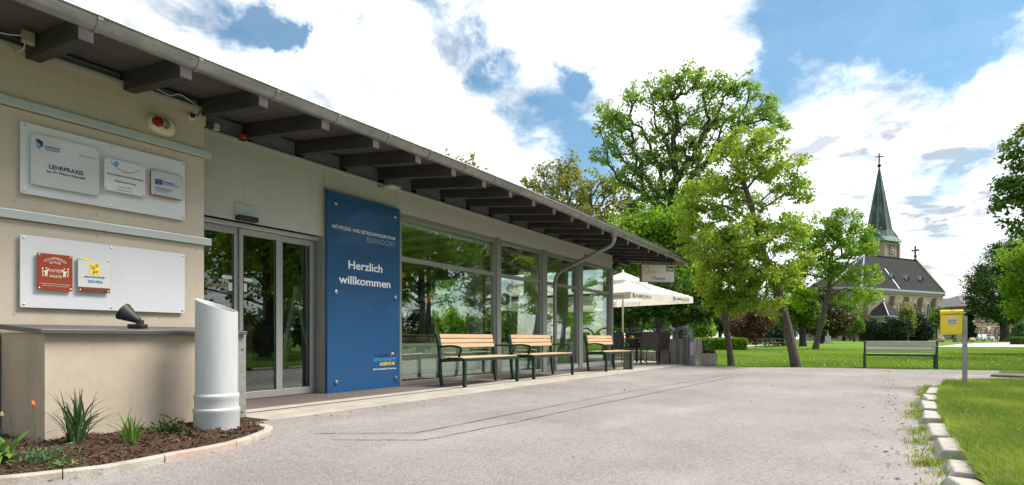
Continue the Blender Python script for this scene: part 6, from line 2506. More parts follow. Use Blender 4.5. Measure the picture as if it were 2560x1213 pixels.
for i, (x, y, h, kind) in enumerate([(13, 17.5, 3.2, 'bright'), (18, 19, 5.5, 'mid'), (23, 21, 4.0, 'bright'), (21, 25, 6.5, 'dark'), (29, 22, 5.0, 'mid'), (27, 28, 7, 'dark'), (34, 26, 6, 'bright'), (16, 23, 5.5, 'dark'), (40, 30, 7, 'mid'), (10.5, 19, 4.5, 'mid')]):
    g_ = random.Random(i + 80)
    r = h * .36
    bl = [((x + g_.uniform(-.8, .8) * r, y + g_.uniform(-.8, .8) * r, h * (.2 + .6 * k / 6)), (r * .7, r * .7, h * .17)) for k in range(7)]
    tree_w('garden_tree', ('low bright', 'slender', 'small bright', 'dark', 'rounded', 'tall dark', 'broad bright', 'dense dark', 'farthest', 'nearest')[i] + ' tree in the garden behind the pavilion, seen through its glass', [(x, y, -.02), (x, y, h * .2), (x, y, h * .5)], bl, 80, 70, .22, LM[kind], M_BARKD, .12, 180 + i, crad=.6, group='garden trees behind the pavilion')

for i in range(10):
    x, y, h = 16.5 + 4.0 * i, 20.5 + 0.5 * i, 3.6 + .4 * (i % 3)
    g_ = random.Random(i + 350)
    bl = [((x + (k - 2) * 1.0, y + g_.uniform(-.6, .6), h * g_.uniform(.25, .6)), (1.3, 1.2, h * .42)) for k in range(5)]
    tree_w('garden_shrub', ('first', 'second', 'third', 'fourth', 'fifth', 'sixth', 'seventh', 'eighth', 'ninth', 'last')[i] + ' tall shrub of the garden row seen through the glass front', [(x, y, -.02), (x, y, h * .2), (x, y, h * .4)], bl, 60, 60, .26, LM[('mid', 'bright', 'dark', 'bright')[i % 4]], M_BARKD, .08, 360 + i, crad=.75, cat='shrub', group='tall shrubs behind the pavilion')

# ---- hedge
def hedge(name, label, px0, px1, ptop, Z, depth, lm):
    a, b = base_at(px0, Z), base_at(px1, Z)
    h = CAMH + (HZ - ptop) / FPX * Z - a.z
    t = thing(name, label, 'hedge', a)
    g = np.random.default_rng(int(px0))
    d = np.array(b - a)
    L_ = np.linalg.norm(d)
    u = d / L_
    v = np.array([CA, SA, 0])
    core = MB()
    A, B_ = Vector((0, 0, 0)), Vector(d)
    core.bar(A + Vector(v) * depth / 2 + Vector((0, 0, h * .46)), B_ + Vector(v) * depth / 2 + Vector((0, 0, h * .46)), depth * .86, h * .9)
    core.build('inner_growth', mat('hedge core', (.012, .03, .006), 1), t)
    n_ = int(L_ * h * 650 + L_ * depth * 350)
    c = np.outer(g.random(n_) * L_, u) + np.outer(g.random(n_) * depth, v)
    c[:, 2] = g.random(n_) * h
    side = g.integers(0, 3, n_)
    c[side == 0] -= np.outer((c[side == 0] @ v), v) - np.outer(g.uniform(-.06, .06, (side == 0).sum()), v)
    c[side == 1, 2] = h + g.uniform(-.05, .06, (side == 1).sum())
    q, tn_ = leaves(c, .03, 1, .12, g)
    fast_mesh('foliage', q, 4, lm, t, tn_)
    return t


hedge('hedge', 'clipped bright green hedge across the lawn behind the slender linden', 1738, 1868, 847.5, 40, 1.2, LM['bright'])
hedge('hedge', 'low clipped hedge piece at the right edge by the path', 2549, 2620, 844, 58, 1.2, LM['mid'])

# ---- grass blades
M_GB = leaf_mat('grass blades', (.055, .155, .014), (.29, .385, .065), .42, .6)
M_GD = leaf_mat('dry grass', (.16, .20, .03), (.42, .36, .17), .3, .7)


def blades(name, label, pts, zb, h, w, material, g, tint=None, bend=.45, cat='grass'):
    n_ = len(pts)
    a = g.uniform(0, 2 * np.pi, n_)
    hh = h * g.uniform(.45, 1.25, n_)
    lean = g.normal(0, bend, (n_, 2)) * hh[:, None]
    wv = np.stack([np.cos(a), np.sin(a), np.zeros(n_)], 1) * (w * g.uniform(.6, 1.3, n_))[:, None] / 2
    b = np.column_stack([pts, zb])
    mid = b + np.column_stack([lean * .35, hh * .6])
    tip = b + np.column_stack([lean, hh * .92])
    quad = np.stack([b - wv, b + wv, mid + wv * .75, mid - wv * .75], 1)
    tri = np.stack([mid - wv * .75, mid + wv * .75, tip, tip], 1)
    tri[:, 3] = tip + (mid - tip) * .002
    q = np.concatenate([quad, tri])
    if tint is None:
        tint = g.random(n_)
    o = fast_mesh(name, q, 4, material, None, np.concatenate([tint, tint]))
    return tag(o, label, cat, kind='stuff')


g = np.random.default_rng(21)
# verge: denser close to the camera
pts = []
for _ in range(1):
    n_ = 150000
    Zs = 2.7 + (12.5 - 2.7) * g.random(n_) ** 1.5
    pxs = g.uniform(2250, 2640, n_)
    xs_ = (pxs - CXP) / FPX * Zs
    wx, wy = Zs * CA + xs_ * SA, Zs * SA - xs_ * CA
    ok = in_poly(wx, wy, verge_poly)
    pts = np.column_stack([wx[ok], wy[ok]])
patch = .5 + .5 * np.sin(pts[:, 0] * 2.1 + 1.5 * np.sin(pts[:, 1] * 2.7)) * np.sin(pts[:, 1] * 3.3 + pts[:, 0])
tint = np.clip(.10 + .60 * patch ** 2 + .45 * g.random(len(pts)) ** 1.5, 0, 1)
blades('verge_grass', 'rough green grass on the verge beside the kerb stones', pts, np.full(len(pts), .04), .075, .0055, M_GB, g, tint)
n_ = 13000
k_ = g.integers(0, len(pts), n_)
blades('dry_grass', 'dry straw-coloured blades scattered through the verge grass', pts[k_] + g.normal(0, .01, (n_, 2)), np.full(n_, .03), .085, .005, M_GD, g, g.random(n_), .7)
# tufts along the kerb and road edge
tp_ = []
for p0, p1 in zip(kerb_line[:-1], kerb_line[1:]):
    L_ = (p1 - p0).length
    for _ in range(int(L_ * 13)):
        q = p0.lerp(p1, g.random())
        side = -.02 if g.random() < .7 else -.22
        c = np.array([q.x, q.y + side + g.normal(0, .035)])
        tp_.append(c + g.normal(0, .035, (int(g.integers(6, 34)), 2)))
tp_ = np.concatenate(tp_)
blades('kerb_weeds', 'grass tufts growing along the kerb stones at the road edge', tp_, np.full(len(tp_), .0), .062, .006, M_GB, g, g.random(len(tp_)), .6)
sp_ = tp_[g.integers(0, len(tp_), 2200)] + g.normal(0, .03, (2200, 2)) + np.array([0, .03])
blades('kerb_straw', 'dry straw and dead blades lying at the foot of the kerb stones', sp_, np.full(2200, .004), .03, .005, M_GD, g, g.random(2200), 1.6)
# lawn beyond the road
n_ = 170000
Zs = 14.0 + 34 * g.random(n_) ** 1.8
pxs = g.uniform(1700, 2620, n_)
xs_ = (pxs - CXP) / FPX * Zs
wx, wy = Zs * CA + xs_ * SA, Zs * SA - xs_ * CA
ok = ~in_poly(wx, wy, road_pts) & ~in_poly(wx, wy, verge_poly) & ((wx > 17.6) | (wy < 4.4))
pts = np.column_stack([wx[ok], wy[ok]])
patch = .5 + .5 * np.sin(pts[:, 0] * .5 + 1.2 * np.sin(pts[:, 1] * .45)) * np.sin(pts[:, 1] * .8)
blades('lawn_grass', 'mown green grass of the park lawn beyond the road', pts, zg(pts[:, 0], pts[:, 1]) - .02, .05, .012, M_GB, g, np.clip(.4 * patch + .6 * g.random(len(pts)) ** 1.4, 0, 1), .5)
# island tufts
n_ = 1500
cxy = np.column_stack([g.uniform(0, 1, n_), g.uniform(0, 1, n_)])
A_, B_ = isl[5], isl[3]
pts = np.array([A_.x, A_.y]) + cxy[:, :1] * np.array([B_.x - A_.x, B_.y - A_.y]) + (cxy[:, 1:] - .5) * np.array([[-.15, -.05]])
blades('island_grass', 'sparse grass on the small kerbed island at the right', pts, np.full(n_, .04), .05, .006, M_GB, g, g.random(n_), .6)
# daisies
n_ = 160
Zs = 15.5 + 14 * g.random(n_) ** 1.5
pxs = g.uniform(1780, 2560, n_)
xs_ = (pxs - CXP) / FPX * Zs
wx, wy = Zs * CA + xs_ * SA, Zs * SA - xs_ * CA
ok = ~in_poly(wx, wy, road_pts) & (wx > 17.6)
c = np.column_stack([wx[ok], wy[ok], np.full(ok.sum(), .045)])
n_ = len(c)
ax = np.array([SA, -CA, 0]) * .012
az = np.array([0, 0, .009])
ay = np.array([CA, SA, 0]) * .012
qq = np.stack([c - ax - ay, c + ax - ay + az, c + ax + ay + az, c - ax + ay], 1)
tag(fast_mesh('daisies', qq, 4, mat('daisy white', (.8, .8, .74), .7)), 'tiny white daisies dotted over the lawn', 'flowers', kind='stuff')

# ---- plants in the bed: sword-leaved clumps, each leaf its own part
M_SW = leaf_mat('sword leaves', (.050, .105, .050), (.11, .18, .07), .2)
M_SW2 = leaf_mat('fresh sword leaves', (.08, .18, .03), (.16, .27, .06), .25)


def sword(base, az_, lean, Ln, w, parent, m, g):
    n_ = 7
    d = Vector((math.cos(az_), math.sin(az_), 0))
    s = Vector((-math.sin(az_), math.cos(az_), 0))
    s = (s + Vector((SA, -CA, 0)) * .8 * (1 if s.dot(Vector((SA, -CA, 0))) > 0 else -1)).normalized()
    vs, fs = [], []
    for i in range(n_ + 1):
        t = i / n_
        a = lean * (.55 + .75 * t * t)
        p = base + d * (Ln * t * math.sin(a)) + Vector((0, 0, Ln * t * math.cos(a)))
        ww = w * (.75 + .5 * t) * (1 - t ** 3.2)
        vs += [p - s * ww / 2, p + d * (-.25 * ww), p + s * ww / 2]
    for i in range(n_):
        k = i * 3
        fs += [(k, k + 1, k + 4, k + 3), (k + 1, k + 2, k + 5, k + 4)]
    mbx = MB().add(vs, fs)
    me_ = mbx.mesh('leaf', True)
    a_ = me_.attributes.new('tint', 'FLOAT', 'FACE')
    a_.data.foreach_set('value', np.full(len(me_.polygons), g.random(), np.float32))
    return link_mesh('leaf', me_, m, parent)


def clump(name, label, px, py, n_, Ln, w, m, seed, spread=.8, asym=0.0):
    g = random.Random(seed)
    p = G(px, py, .05)
    z = float(soil_z(p.x, p.y))
    t = thing(name, label, 'plant', (p.x, p.y, z - .01))
    for i in range(n_):
        az_ = g.uniform(0, 2 * math.pi)
        b = Vector((g.gauss(0, .02), g.gauss(0, .02), 0)) + Vector((SA, -CA, 0)) * g.uniform(-.035, .035)
        sword(b, az_, abs(g.gauss(0, spread * .55)) + .05, Ln * g.uniform(.6, 1.1), w * g.uniform(.7, 1.2), t, m, g)
    return t


clump('yucca_plant', 'large blue-green sword-leaved clump in the bed', 190, 1117, 52, .36, .016, M_SW, 4, 1.05)
clump('iris_plant', 'smaller sword-leaved clump with browned tips in the bed', 325, 1113, 20, .27, .016, M_SW2, 9, .8)


def weed(name, label, px, py, n_, r, h, m, seed, size=.02):
    g = np.random.default_rng(seed)
    p = G(px, py, .05)
    z = float(soil_z(p.x, p.y))
    t = thing(name, label, 'plant', (p.x, p.y, z - .005))
    c = np.column_stack([g.normal(0, r, n_), g.normal(0, r, n_), np.abs(g.normal(0, h * .5, n_)) * 1.0])
    d = g.normal(size=(n_, 3))
    d[:, :2] += c[:, :2] / r * .6
    d[:, 2] = np.abs(d[:, 2]) + .3
    d /= np.linalg.norm(d, axis=1)[:, None]
    s = np.cross(d, g.normal(size=(n_, 3)))
    s /= np.linalg.norm(s, axis=1)[:, None]
    L_ = (size * g.uniform(.7, 1.6, n_))[:, None]
    fast_mesh('foliage', np.stack([c - d * L_, c + s * L_ * .22, c + d * L_, c - s * L_ * .22], 1), 4, m, t, g.random(n_))
    mbx = MB()
    for i in range(7):
        e = Vector((random.gauss(0, r * .8), random.gauss(0, r * .8), h * random.uniform(.5, 1.1)))
        mbx.tube([(0, 0, -.01), e * .5 + Vector((0, 0, .01)), e], .0018, 5)
    mbx.build('stem', MATS['sword leaves'], t)
    return t


weed('weed', 'low feathery weed at the foot of the low wall corner', 95, 1150, 420, .10, .05, M_SW, 1, .018)
weed('weed', 'small green weed in front of the large sword-leaved clump', 158, 1158, 240, .045, .045, M_SW2, 2, .018)
weed('dark_shrub', 'dark spiky little shrub beside the pale pipe', 424, 1090, 260, .05, .09, leaf_mat('dark shrub leaf', (.025, .05, .012), (.07, .09, .03), .1), 3, .026)
weed('weed', 'low withered plant touching the pale pipe', 470, 1092, 200, .045, .05, leaf_mat('withered leaf', (.05, .05, .02), (.12, .08, .04), .1), 4, .022)
weed('moss_patch', 'green moss and weeds round the foot of the pale pipe', 540, 1094, 900, .13, .015, leaf_mat('moss', (.06, .09, .015), (.13, .15, .03), .1), 5, .008)
# broad-leaved plant at the left edge and two poppies
bl_ = thing('broadleaf_plant', 'bright broad-leaved plant at the left edge of the bed', 'plant', G(8, 1160, .05))
gg = random.Random(3)
for i in range(16):
    az_ = gg.uniform(0, 2 * math.pi)
    sword(Vector((gg.gauss(0, .02), gg.gauss(0, .02), -.01)), az_, gg.uniform(.25, 1.1), gg.uniform(.12, .24), .05, bl_, M_SW2, gg)
for k, (px, py, hh, lab) in enumerate(((90, 1150, .34, 'orange poppy bud on a thin stem before the low wall corner'), (45, 1155, .30, 'nodding seed stem at the left of the poppy bud'))):
    p = G(px, py, .04)
    pp_ = thing('poppy', lab, 'flower', (p.x, p.y, .05))
    lean = Vector((SA, -CA, 0)) * (-.02 if k == 0 else -.05)
    pts = [(0, 0, -.01), tuple(lean * .4 + Vector((0, 0, hh * .5))), tuple(lean + Vector((0, 0, hh)))]
    if k:
        pts += [tuple(lean * 1.5 + Vector((0, 0, hh * 1.02))), tuple(lean * 2.0 + Vector((0, 0, hh * .93)))]
    MB().tube(pts, .0022, 6).build('stem', MATS['sword leaves'], pp_)
    MB().lathe([(.003, -.012), (.011, -.004), (.011, .008), (.004, .022)], 10, pts[-1]).build('flower_head', mat('orange petals', (.72, .13, .02), .6) if k == 0 else mat('dry seed head', (.3, .24, .12), .8), pp_, smooth=True)

# ---- litter on the road: dry leaves and grit gathered at the edges
g = np.random.default_rng(77)
n_ = 2600
t_ = g.random(n_)
side = g.random(n_)
X_ = 3.4 + 14 * g.random(n_)
Y_ = np.where(side < .45, -.25 + np.abs(g.normal(0, .16, n_)), np.where(side < .8, 4.55 - np.abs(g.normal(0, .18, n_)), g.uniform(-.2, 4.4, n_)))
for _i in range(n_):
    pass
ok = in_poly(X_, Y_, road_pts)
X_, Y_ = X_[ok], Y_[ok]
n_ = len(X_)
c = np.column_stack([X_, Y_, road_z(Y_) + .006])
d = np.column_stack([g.normal(size=n_), g.normal(size=n_), g.normal(0, .15, n_)])
d /= np.linalg.norm(d, axis=1)[:, None]
s_ = np.column_stack([-d[:, 1], d[:, 0], g.normal(0, .25, n_)])
L_ = (.004 + .018 * g.random(n_) ** 4)[:, None]
fast_mesh('leaf_litter', np.stack([c - d * L_, c + s_ * L_ * .5, c + d * L_, c - s_ * L_ * .5], 1), 4, leaf_mat('dry litter', (.07, .05, .035), (.34, .27, .17), .1, .9), None, g.random(n_))
tag(bpy.data.objects['leaf_litter'], 'dry leaf scraps and grit scattered along the road edges', 'litter', kind='stuff')

# ================================================================== CHURCH
ch_o = C(115.2, 154.0)
zc0 = float(zg(ch_o.x, ch_o.y)) - .1
dxw = Vector((SA, -CA, 0)) * .891 + Vector((CA, SA, 0)) * .454
CHR = math.atan2(dxw.y, dxw.x)
church = thing('church', 'stone church with green copper spire and slate roof beyond the lawn', 'church', (ch_o.x, ch_o.y, zc0), CHR)


def stone_mat(name, c1, c2, mortar, scale):
    m = mat(name, c1, .95)
    nt = m.node_tree
    N, L = nt.nodes, nt.links
    tc = N.new('ShaderNodeTexCoord')
    br = N.new('ShaderNodeTexBrick')
    br.inputs['Scale'].default_value = scale
    br.inputs['Mortar Size'].default_value = .02
    br.inputs['Bias'].default_value = -.2
    br.inputs['Brick Width'].default_value = .8
    br.inputs['Row Height'].default_value = .4
    br.inputs['Color1'].default_value = (*c1, 1)
    br.inputs['Color2'].default_value = (*c2, 1)
    br.inputs['Mortar'].default_value = (*mortar, 1)
    mp = N.new('ShaderNodeMapping')
    mp.inputs['Rotation'].default_value = (R(-90), 0, 0)
    sp_ = N.new('ShaderNodeSeparateXYZ')
    cb_ = N.new('ShaderNodeCombineXYZ')
    ad_ = N.new('ShaderNodeMath')
    L.new(tc.outputs['Object'], sp_.inputs[0])
    L.new(sp_.outputs[0], ad_.inputs[0])
    L.new(sp_.outputs[1], ad_.inputs[1])
    L.new(ad_.outputs[0], cb_.inputs[0])
    L.new(sp_.outputs[2], cb_.inputs[1])
    L.new(cb_.outputs[0], br.inputs['Vector'])
    nz = N.new('ShaderNodeTexNoise')
    nz.inputs['Scale'].default_value = .55
    nz.inputs['Detail'].default_value = 8
    nz.inputs['Roughness'].default_value = .7
    L.new(tc.outputs['Object'], nz.inputs['Vector'])
    mr = N.new('ShaderNodeMapRange')
    mr.inputs['From Min'].default_value = .42
    mr.inputs['From Max'].default_value = .68
    mr.inputs['To Max'].default_value = .75
    L.new(nz.outputs[0], mr.inputs['Value'])
    mx = N.new('ShaderNodeMix')
    mx.data_type = 'RGBA'
    mx.inputs['B'].default_value = (.13, .10, .07, 1)
    L.new(mr.outputs[0], mx.inputs['Factor'])
    L.new(br.outputs[0], mx.inputs['A'])
    L.new(mx.outputs['Result'], N['Principled BSDF'].inputs['Base Color'])
    return m


M_STONE = stone_mat('church stone', (.34, .275, .205), (.26, .205, .145), (.15, .122, .09), .9)
M_STONEP = mat('pale dressed stone', (.34, .285, .22), .9, var=.25, vscale=1.2)
M_SLATE = mat('dark slate roof', (.036, .034, .034), .92, spec=.12, col2=(.022, .021, .021), vscale=1.3, bump=.3, bscale=6)
M_LEAD = mat('lead flashing', (.30, .33, .37), .5, .4)
M_DARKGL = mat('dark church glass', (.02, .022, .025), .25)


def copper_mat():
    m = mat('weathered copper and slate', (.10, .20, .14), .75)
    nt = m.node_tree
    N, L = nt.nodes, nt.links
    tc = N.new('ShaderNodeTexCoord')
    mp = N.new('ShaderNodeMapping')
    mp.inputs['Scale'].default_value = (1.1, 1.1, .16)
    L.new(tc.outputs['Object'], mp.inputs[0])
    nz = N.new('ShaderNodeTexNoise')
    nz.inputs['Scale'].default_value = .9
    nz.inputs['Detail'].default_value = 8
    nz.inputs['Roughness'].default_value = .72
    L.new(mp.outputs[0], nz.inputs['Vector'])
    cr = N.new('ShaderNodeValToRGB')
    e = cr.color_ramp.elements
    e[0].position, e[0].color = .47, (.026, .034, .038, 1)
    e[1].position, e[1].color = .68, (.105, .175, .135, 1)
    k = e.new(.56)
    k.color = (.05, .085, .072, 1)
    L.new(nz.outputs[0], cr.inputs[0])
    L.new(cr.outputs[0], N['Principled BSDF'].inputs['Base Color'])
    return m


M_COPR = copper_mat()
M_VERD = mat('verdigris', (.14, .24, .185), .8, col2=(.09, .17, .13), vscale=1.5)
EH, RH, HW = 12.5, 22.4, 6.9
LN, LT = 23.0, 42.0      # end of the ridge, tip of the apse
# nave walls with polygonal apse
apse = [(-LT, HW * .55), (-LT, HW * 1.45), (-LT + 6, 2 * HW), (0, 2 * HW), (0, 0), (-LT + 6, 0)]
MB().prism(apse, (0, 0, 0), (1, 0, 0), (0, 1, 0), (0, 0, 1), -.5, EH).build('wall', M_STONE, church)
ap2 = [(x * 1.006 - (.15 if x < -1 else -.12), (y - HW) * 1.03 + HW) for x, y in apse]
MB().prism(ap2, (0, 0, 0), (1, 0, 0), (0, 1, 0), (0, 0, 1), -.5, 1.3).build('plinth', M_STONEP, church)
MB().prism([(x * 1.004, (y - HW) * 1.06 + HW) for x, y in apse], (0, 0, 0), (1, 0, 0), (0, 1, 0), (0, 0, 1), EH - .1, EH + .45).build('cornice', M_LEAD, church)
MB().prism([(x * 1.002, (y - HW) * 1.02 + HW) for x, y in apse], (0, 0, 0), (1, 0, 0), (0, 1, 0), (0, 0, 1), EH - .7, EH - .101).build('cornice_moulding', M_STONEP, church)
ov = .35
ev = [(-LT - ov, HW * .55), (-LT - ov, HW * 1.45), (-LT + 6, 2 * HW + ov), (-.05, 2 * HW + ov), (-.05, -ov), (-LT + 6, -ov)]
vs = [(x, y, EH + .4) for x, y in ev] + [(-LN, HW, RH), (-.05, HW, RH)]
rf = MB().add(vs, [(5, 4, 7, 6), (0, 5, 6), (1, 0, 6), (2, 1, 6), (3, 2, 6, 7)]).build('roof', M_SLATE, church)
for a, b in (((-LN, HW, RH), (-LT + 6, -ov, EH + .45)), ((-LN, HW, RH), (-LT - ov, HW * .55, EH + .45))):
    MB().bar(a, b, .35, .25).build('hip_flashing', M_LEAD, rf)
MB().bar((-LN, HW, RH), (-.1, HW, RH), .5, .3).build('ridge_cap', M_SLATE, rf)
MB().bar((-LN + 3.5, HW * .55, RH - 3.8), (-LN - 2.2 + 5, -.2, EH + .55), .25, .2).build('valley_flashing', M_LEAD, rf)
gb = [(-.3, EH - .2), (HW, RH + .35), (2 * HW + .3, EH - .2), (2 * HW + .3, EH + .9), (HW, RH + 1.3), (-.3, EH + .9)]
MB().prism([(-.4, EH - .6), (2 * HW + .4, EH - .6), (2 * HW + .4, EH + .8), (HW, RH + .75), (-.4, EH + .8)], (0, 0, 0), (0, 1, 0), (0, 0, 1), (1, 0, 0), -.05, .45).build('gable_wall', M_STONEP, church)
cr = MB().box(-.12, .35, HW - .35, HW + .35, RH + .7, RH + 1.4).box(-.06, .28, HW - .2, HW + .2, RH + 1.4, RH + 4.0).box(-.05, .27, HW - 1.0, HW + 1.0, RH + 2.5, RH + 3.0)
cr.build('gable_cross', mat('dark stone', (.14, .125, .10), .9), church)
# dormers
for px in (2182, 2228, 2265, 2300):
    # on the front slope at 35 per cent of its height
    best = None
    for i in range(400):
        xl = -i * .1
        v = Vector((math.cos(CHR), math.sin(CHR), 0)) * xl + Vector((-math.sin(CHR), math.cos(CHR), 0)) * 2.0 + ch_o
        Zc = v.x * CA + v.y * SA
        xc = v.x * SA - v.y * CA
        e_ = abs(CXP + FPX * xc / Zc - px)
        if best is None or e_ < best[0]:
            best = (e_, xl)
    xl = best[1]
    z0 = EH + .4 + (RH - EH - .4) * (1.9 + ov) / (HW + ov)
    d_ = MB().add([(xl - .55, 1.6, z0 - .1), (xl + .55, 1.6, z0 - .1), (xl, 1.6, z0 + 1.1), (xl, 3.0, z0 + 1.1), (xl - .75, 1.45, z0 - .1), (xl + .75, 1.45, z0 - .1), (xl, 1.4, z0 + 1.35), (xl, 3.2, z0 + 1.35)],
                  [(4, 6, 7), (5, 7, 6)]).build('dormer', M_LEAD, church)
    MB().add([(xl - .5, 1.62, z0 - .2), (xl + .5, 1.62, z0 - .2), (xl, 1.62, z0 + 1.05)], [(0, 1, 2)]).build('opening', M_BLACK, d_)


def pointed(w, h, n_=7):
    """pointed arch outline: half-width w, total height h"""
    sp_ = h - w * 1.6
    pts = [(-w, 0), (w, 0), (w, sp_)]
    for i in range(1, n_):
        t = i / n_
        pts.append((w * (1 - t ** 1.25), sp_ + w * 1.6 * math.sin(t * math.pi / 2)))
    pts.append((0, h))
    for i in range(n_ - 1, 0, -1):
        t = i / n_
        pts.append((-w * (1 - t ** 1.25), sp_ + w * 1.6 * math.sin(t * math.pi / 2)))
    pts.append((-w, sp_))
    return pts


def local_x(px, y=0.0):
    best = (1e9, 0)
    for i in range(460):
        xl = -i * .1
        v = Vector((math.cos(CHR), math.sin(CHR), 0)) * xl + Vector((-math.sin(CHR), math.cos(CHR), 0)) * y + ch_o
        Zc, xc = v.x * CA + v.y * SA, v.x * SA - v.y * CA
        e_ = abs(CXP + FPX * xc / Zc - px)
        if e_ < best[0]:
            best = (e_, xl)
    return best[1]


for px in (2133, 2206, 2250, 2285, 2318):
    xl = local_x(px)
    o_ = MB().prism([(a * 1.35, b * 1.05) for a, b in pointed(.95, 6.2)], (xl, 0, 3.6), (1, 0, 0), (0, 0, 1), (0, -1, 0), -.1, .22).build('window', M_STONEP, church)
    MB().prism(pointed(.8, 6.0), (xl, 0, 3.75), (1, 0, 0), (0, 0, 1), (0, -1, 0), .1, .235).build('pane', M_DARKGL, o_)
    MB().box(xl - .09, xl + .09, -.33, -.236, 3.75, 8.8).build('tracery', M_STONEP, o_)
for px in (2170, 2233, 2268, 2303, 2337):
    xl = local_x(px, -.6)
    b_o = MB().box(xl - .6, xl + .6, -1.5, -.01, -.5, 6.2).box(xl - .55, xl + .55, -1.0, -.01, 6.2, 9.2).build('buttress', M_STONE, church)
    MB().add([(xl - .7, -1.15, 9.2), (xl + .7, -1.15, 9.2), (xl + .7, .0, 9.2), (xl - .7, .0, 9.2), (xl, -1.15, 11.2), (xl, .0, 11.2)], [(0, 1, 4), (1, 2, 5, 4), (2, 3, 5), (3, 0, 4, 5)]).build('gablet', mat('weathered stone cap', (.17, .145, .12), .9), b_o)
# annex with pyramid roof
xa = local_x(2226, -4)
MB().box(xa - 3.3, xa + 3.0, -5.4, -.02, -.5, 5.6).build('annex_wall', M_STONEP, church)
MB().box(xa - 3.6, xa + 3.3, -5.7, -.03, 5.6, 5.95).build('annex_cornice', M_LEAD, church)
arf = MB().add([(xa - 3.6, -5.7, 5.95), (xa + 3.3, -5.7, 5.95), (xa + 3.3, 0, 5.95), (xa - 3.6, 0, 5.95), (xa, -2.4, 9.5)], [(0, 1, 4), (1, 2, 4), (2, 3, 4), (3, 0, 4)]).build('annex_roof', M_SLATE, church)
MB().bar((xa + 3.3, -5.7, 5.98), (xa, -2.4, 9.5), .2, .15).build('hip_flashing', M_LEAD, arf)
MB().bar((xa - 3.6, -5.7, 5.98), (xa, -2.4, 9.5), .2, .15).build('hip_flashing', M_LEAD, arf)
MB().lathe([(.12, 0), (.35, .3), (.12, .6), (.05, 1.0)], 10, (xa, -2.4, 9.5)).build('finial', M_LEAD, arf, smooth=True)
# tower
TS = 6.8
tc_ = C((2198 - CXP) / FPX * 167.0, 167.0)
loc = tc_ - ch_o
ux, uy = Vector((math.cos(CHR), math.sin(CHR), 0)), Vector((-math.sin(CHR), math.cos(CHR), 0))
tx, ty = loc.dot(ux), loc.dot(uy)
TH = 28.2
tw_o = MB().box(tx - TS / 2, tx + TS / 2, ty - TS / 2, ty + TS / 2, -.5, TH).build('tower', M_STONEP, church)
for sx in (-1, 1):
    for sy in (-1, 1):
        MB().box(tx + sx * TS / 2 - .35, tx + sx * TS / 2 + .35, ty + sy * TS / 2 - .35, ty + sy * TS / 2 + .35, 0, TH - .3).build('corner_strip', M_STONEP, tw_o)
MB().box(tx - TS / 2 - .3, tx + TS / 2 + .3, ty - TS / 2 - .3, ty + TS / 2 + .3, TH - 1.0, TH - .6).build('string_course', M_STONEP, tw_o)
M_CLK = mat('dark clock square', (.03, .028, .028), .6)
M_CRED = mat('clock red', (.36, .03, .02), .5)
for ax, nrm in (((1, 0, 0), (0, -1, 0)), ((0, 1, 0), (-1, 0, 0))):
    ax, nrm = Vector(ax), Vector(nrm)
    if nrm.x:
        ax = Vector((0, -1, 0))
    c0 = Vector((tx, ty, 0)) + nrm * (TS / 2)
    for off in ((-1.0, 1.0)):
        MB().prism(pointed(.75, 3.2), c0 + ax * off + Vector((0, 0, TH - 7.4)), ax, (0, 0, 1), nrm, -.05, .04).build('belfry_window', M_DARKGL, tw_o)
        pa_ = pointed(.95, 3.5)
        sur = MB()
        for (a, b), (a2, b2) in zip(pa_[2:-1], pa_[3:]):
            sur.bar(c0 + nrm * .08 + ax * (off + a) + Vector((0, 0, TH - 7.4 + b)), c0 + nrm * .08 + ax * (off + a2) + Vector((0, 0, TH - 7.4 + b2)), .25, .25, up=nrm)
        sur.build('arch_surround', M_STONEP, tw_o)
    ck = MB().prism([(-1.15, -1.15), (1.15, -1.15), (1.15, 1.15), (-1.15, 1.15)], c0 + Vector((0, 0, TH - 2.5)), ax, (0, 0, 1), nrm, -.02, .10).build('clock_face', M_CLK, tw_o)
    tk = MB()
    for i in range(12):
        a = 2 * math.pi * i / 12
        dvv = ax * math.sin(a) + Vector((0, 0, math.cos(a)))
        cc = c0 + Vector((0, 0, TH - 2.5)) + nrm * .13
        tk.bar(cc + dvv * .72, cc + dvv * 1.05, .13, .05, up=nrm)
    tk.build('clock_numerals', M_TXTW, tw_o)['kind'] = 'stuff'
    rd = MB().lathe([(.55, 0), (.55, .04)], 20, c0 + Vector((0, 0, TH - 2.5)) + nrm * .11, ax, (0, 0, 1), nrm)
    rd.build('clock_centre', M_CRED, tw_o)
    hd = MB()
    cc = c0 + Vector((0, 0, TH - 2.5)) + nrm * .18
    hd.bar(cc, cc + ax * .75 + Vector((0, 0, .1)), .12, .04, up=nrm)
    hd.bar(cc, cc + ax * .45 + Vector((0, 0, .45)), .12, .04, up=nrm)
    hd.build('clock_hands', M_TXTW, tw_o)
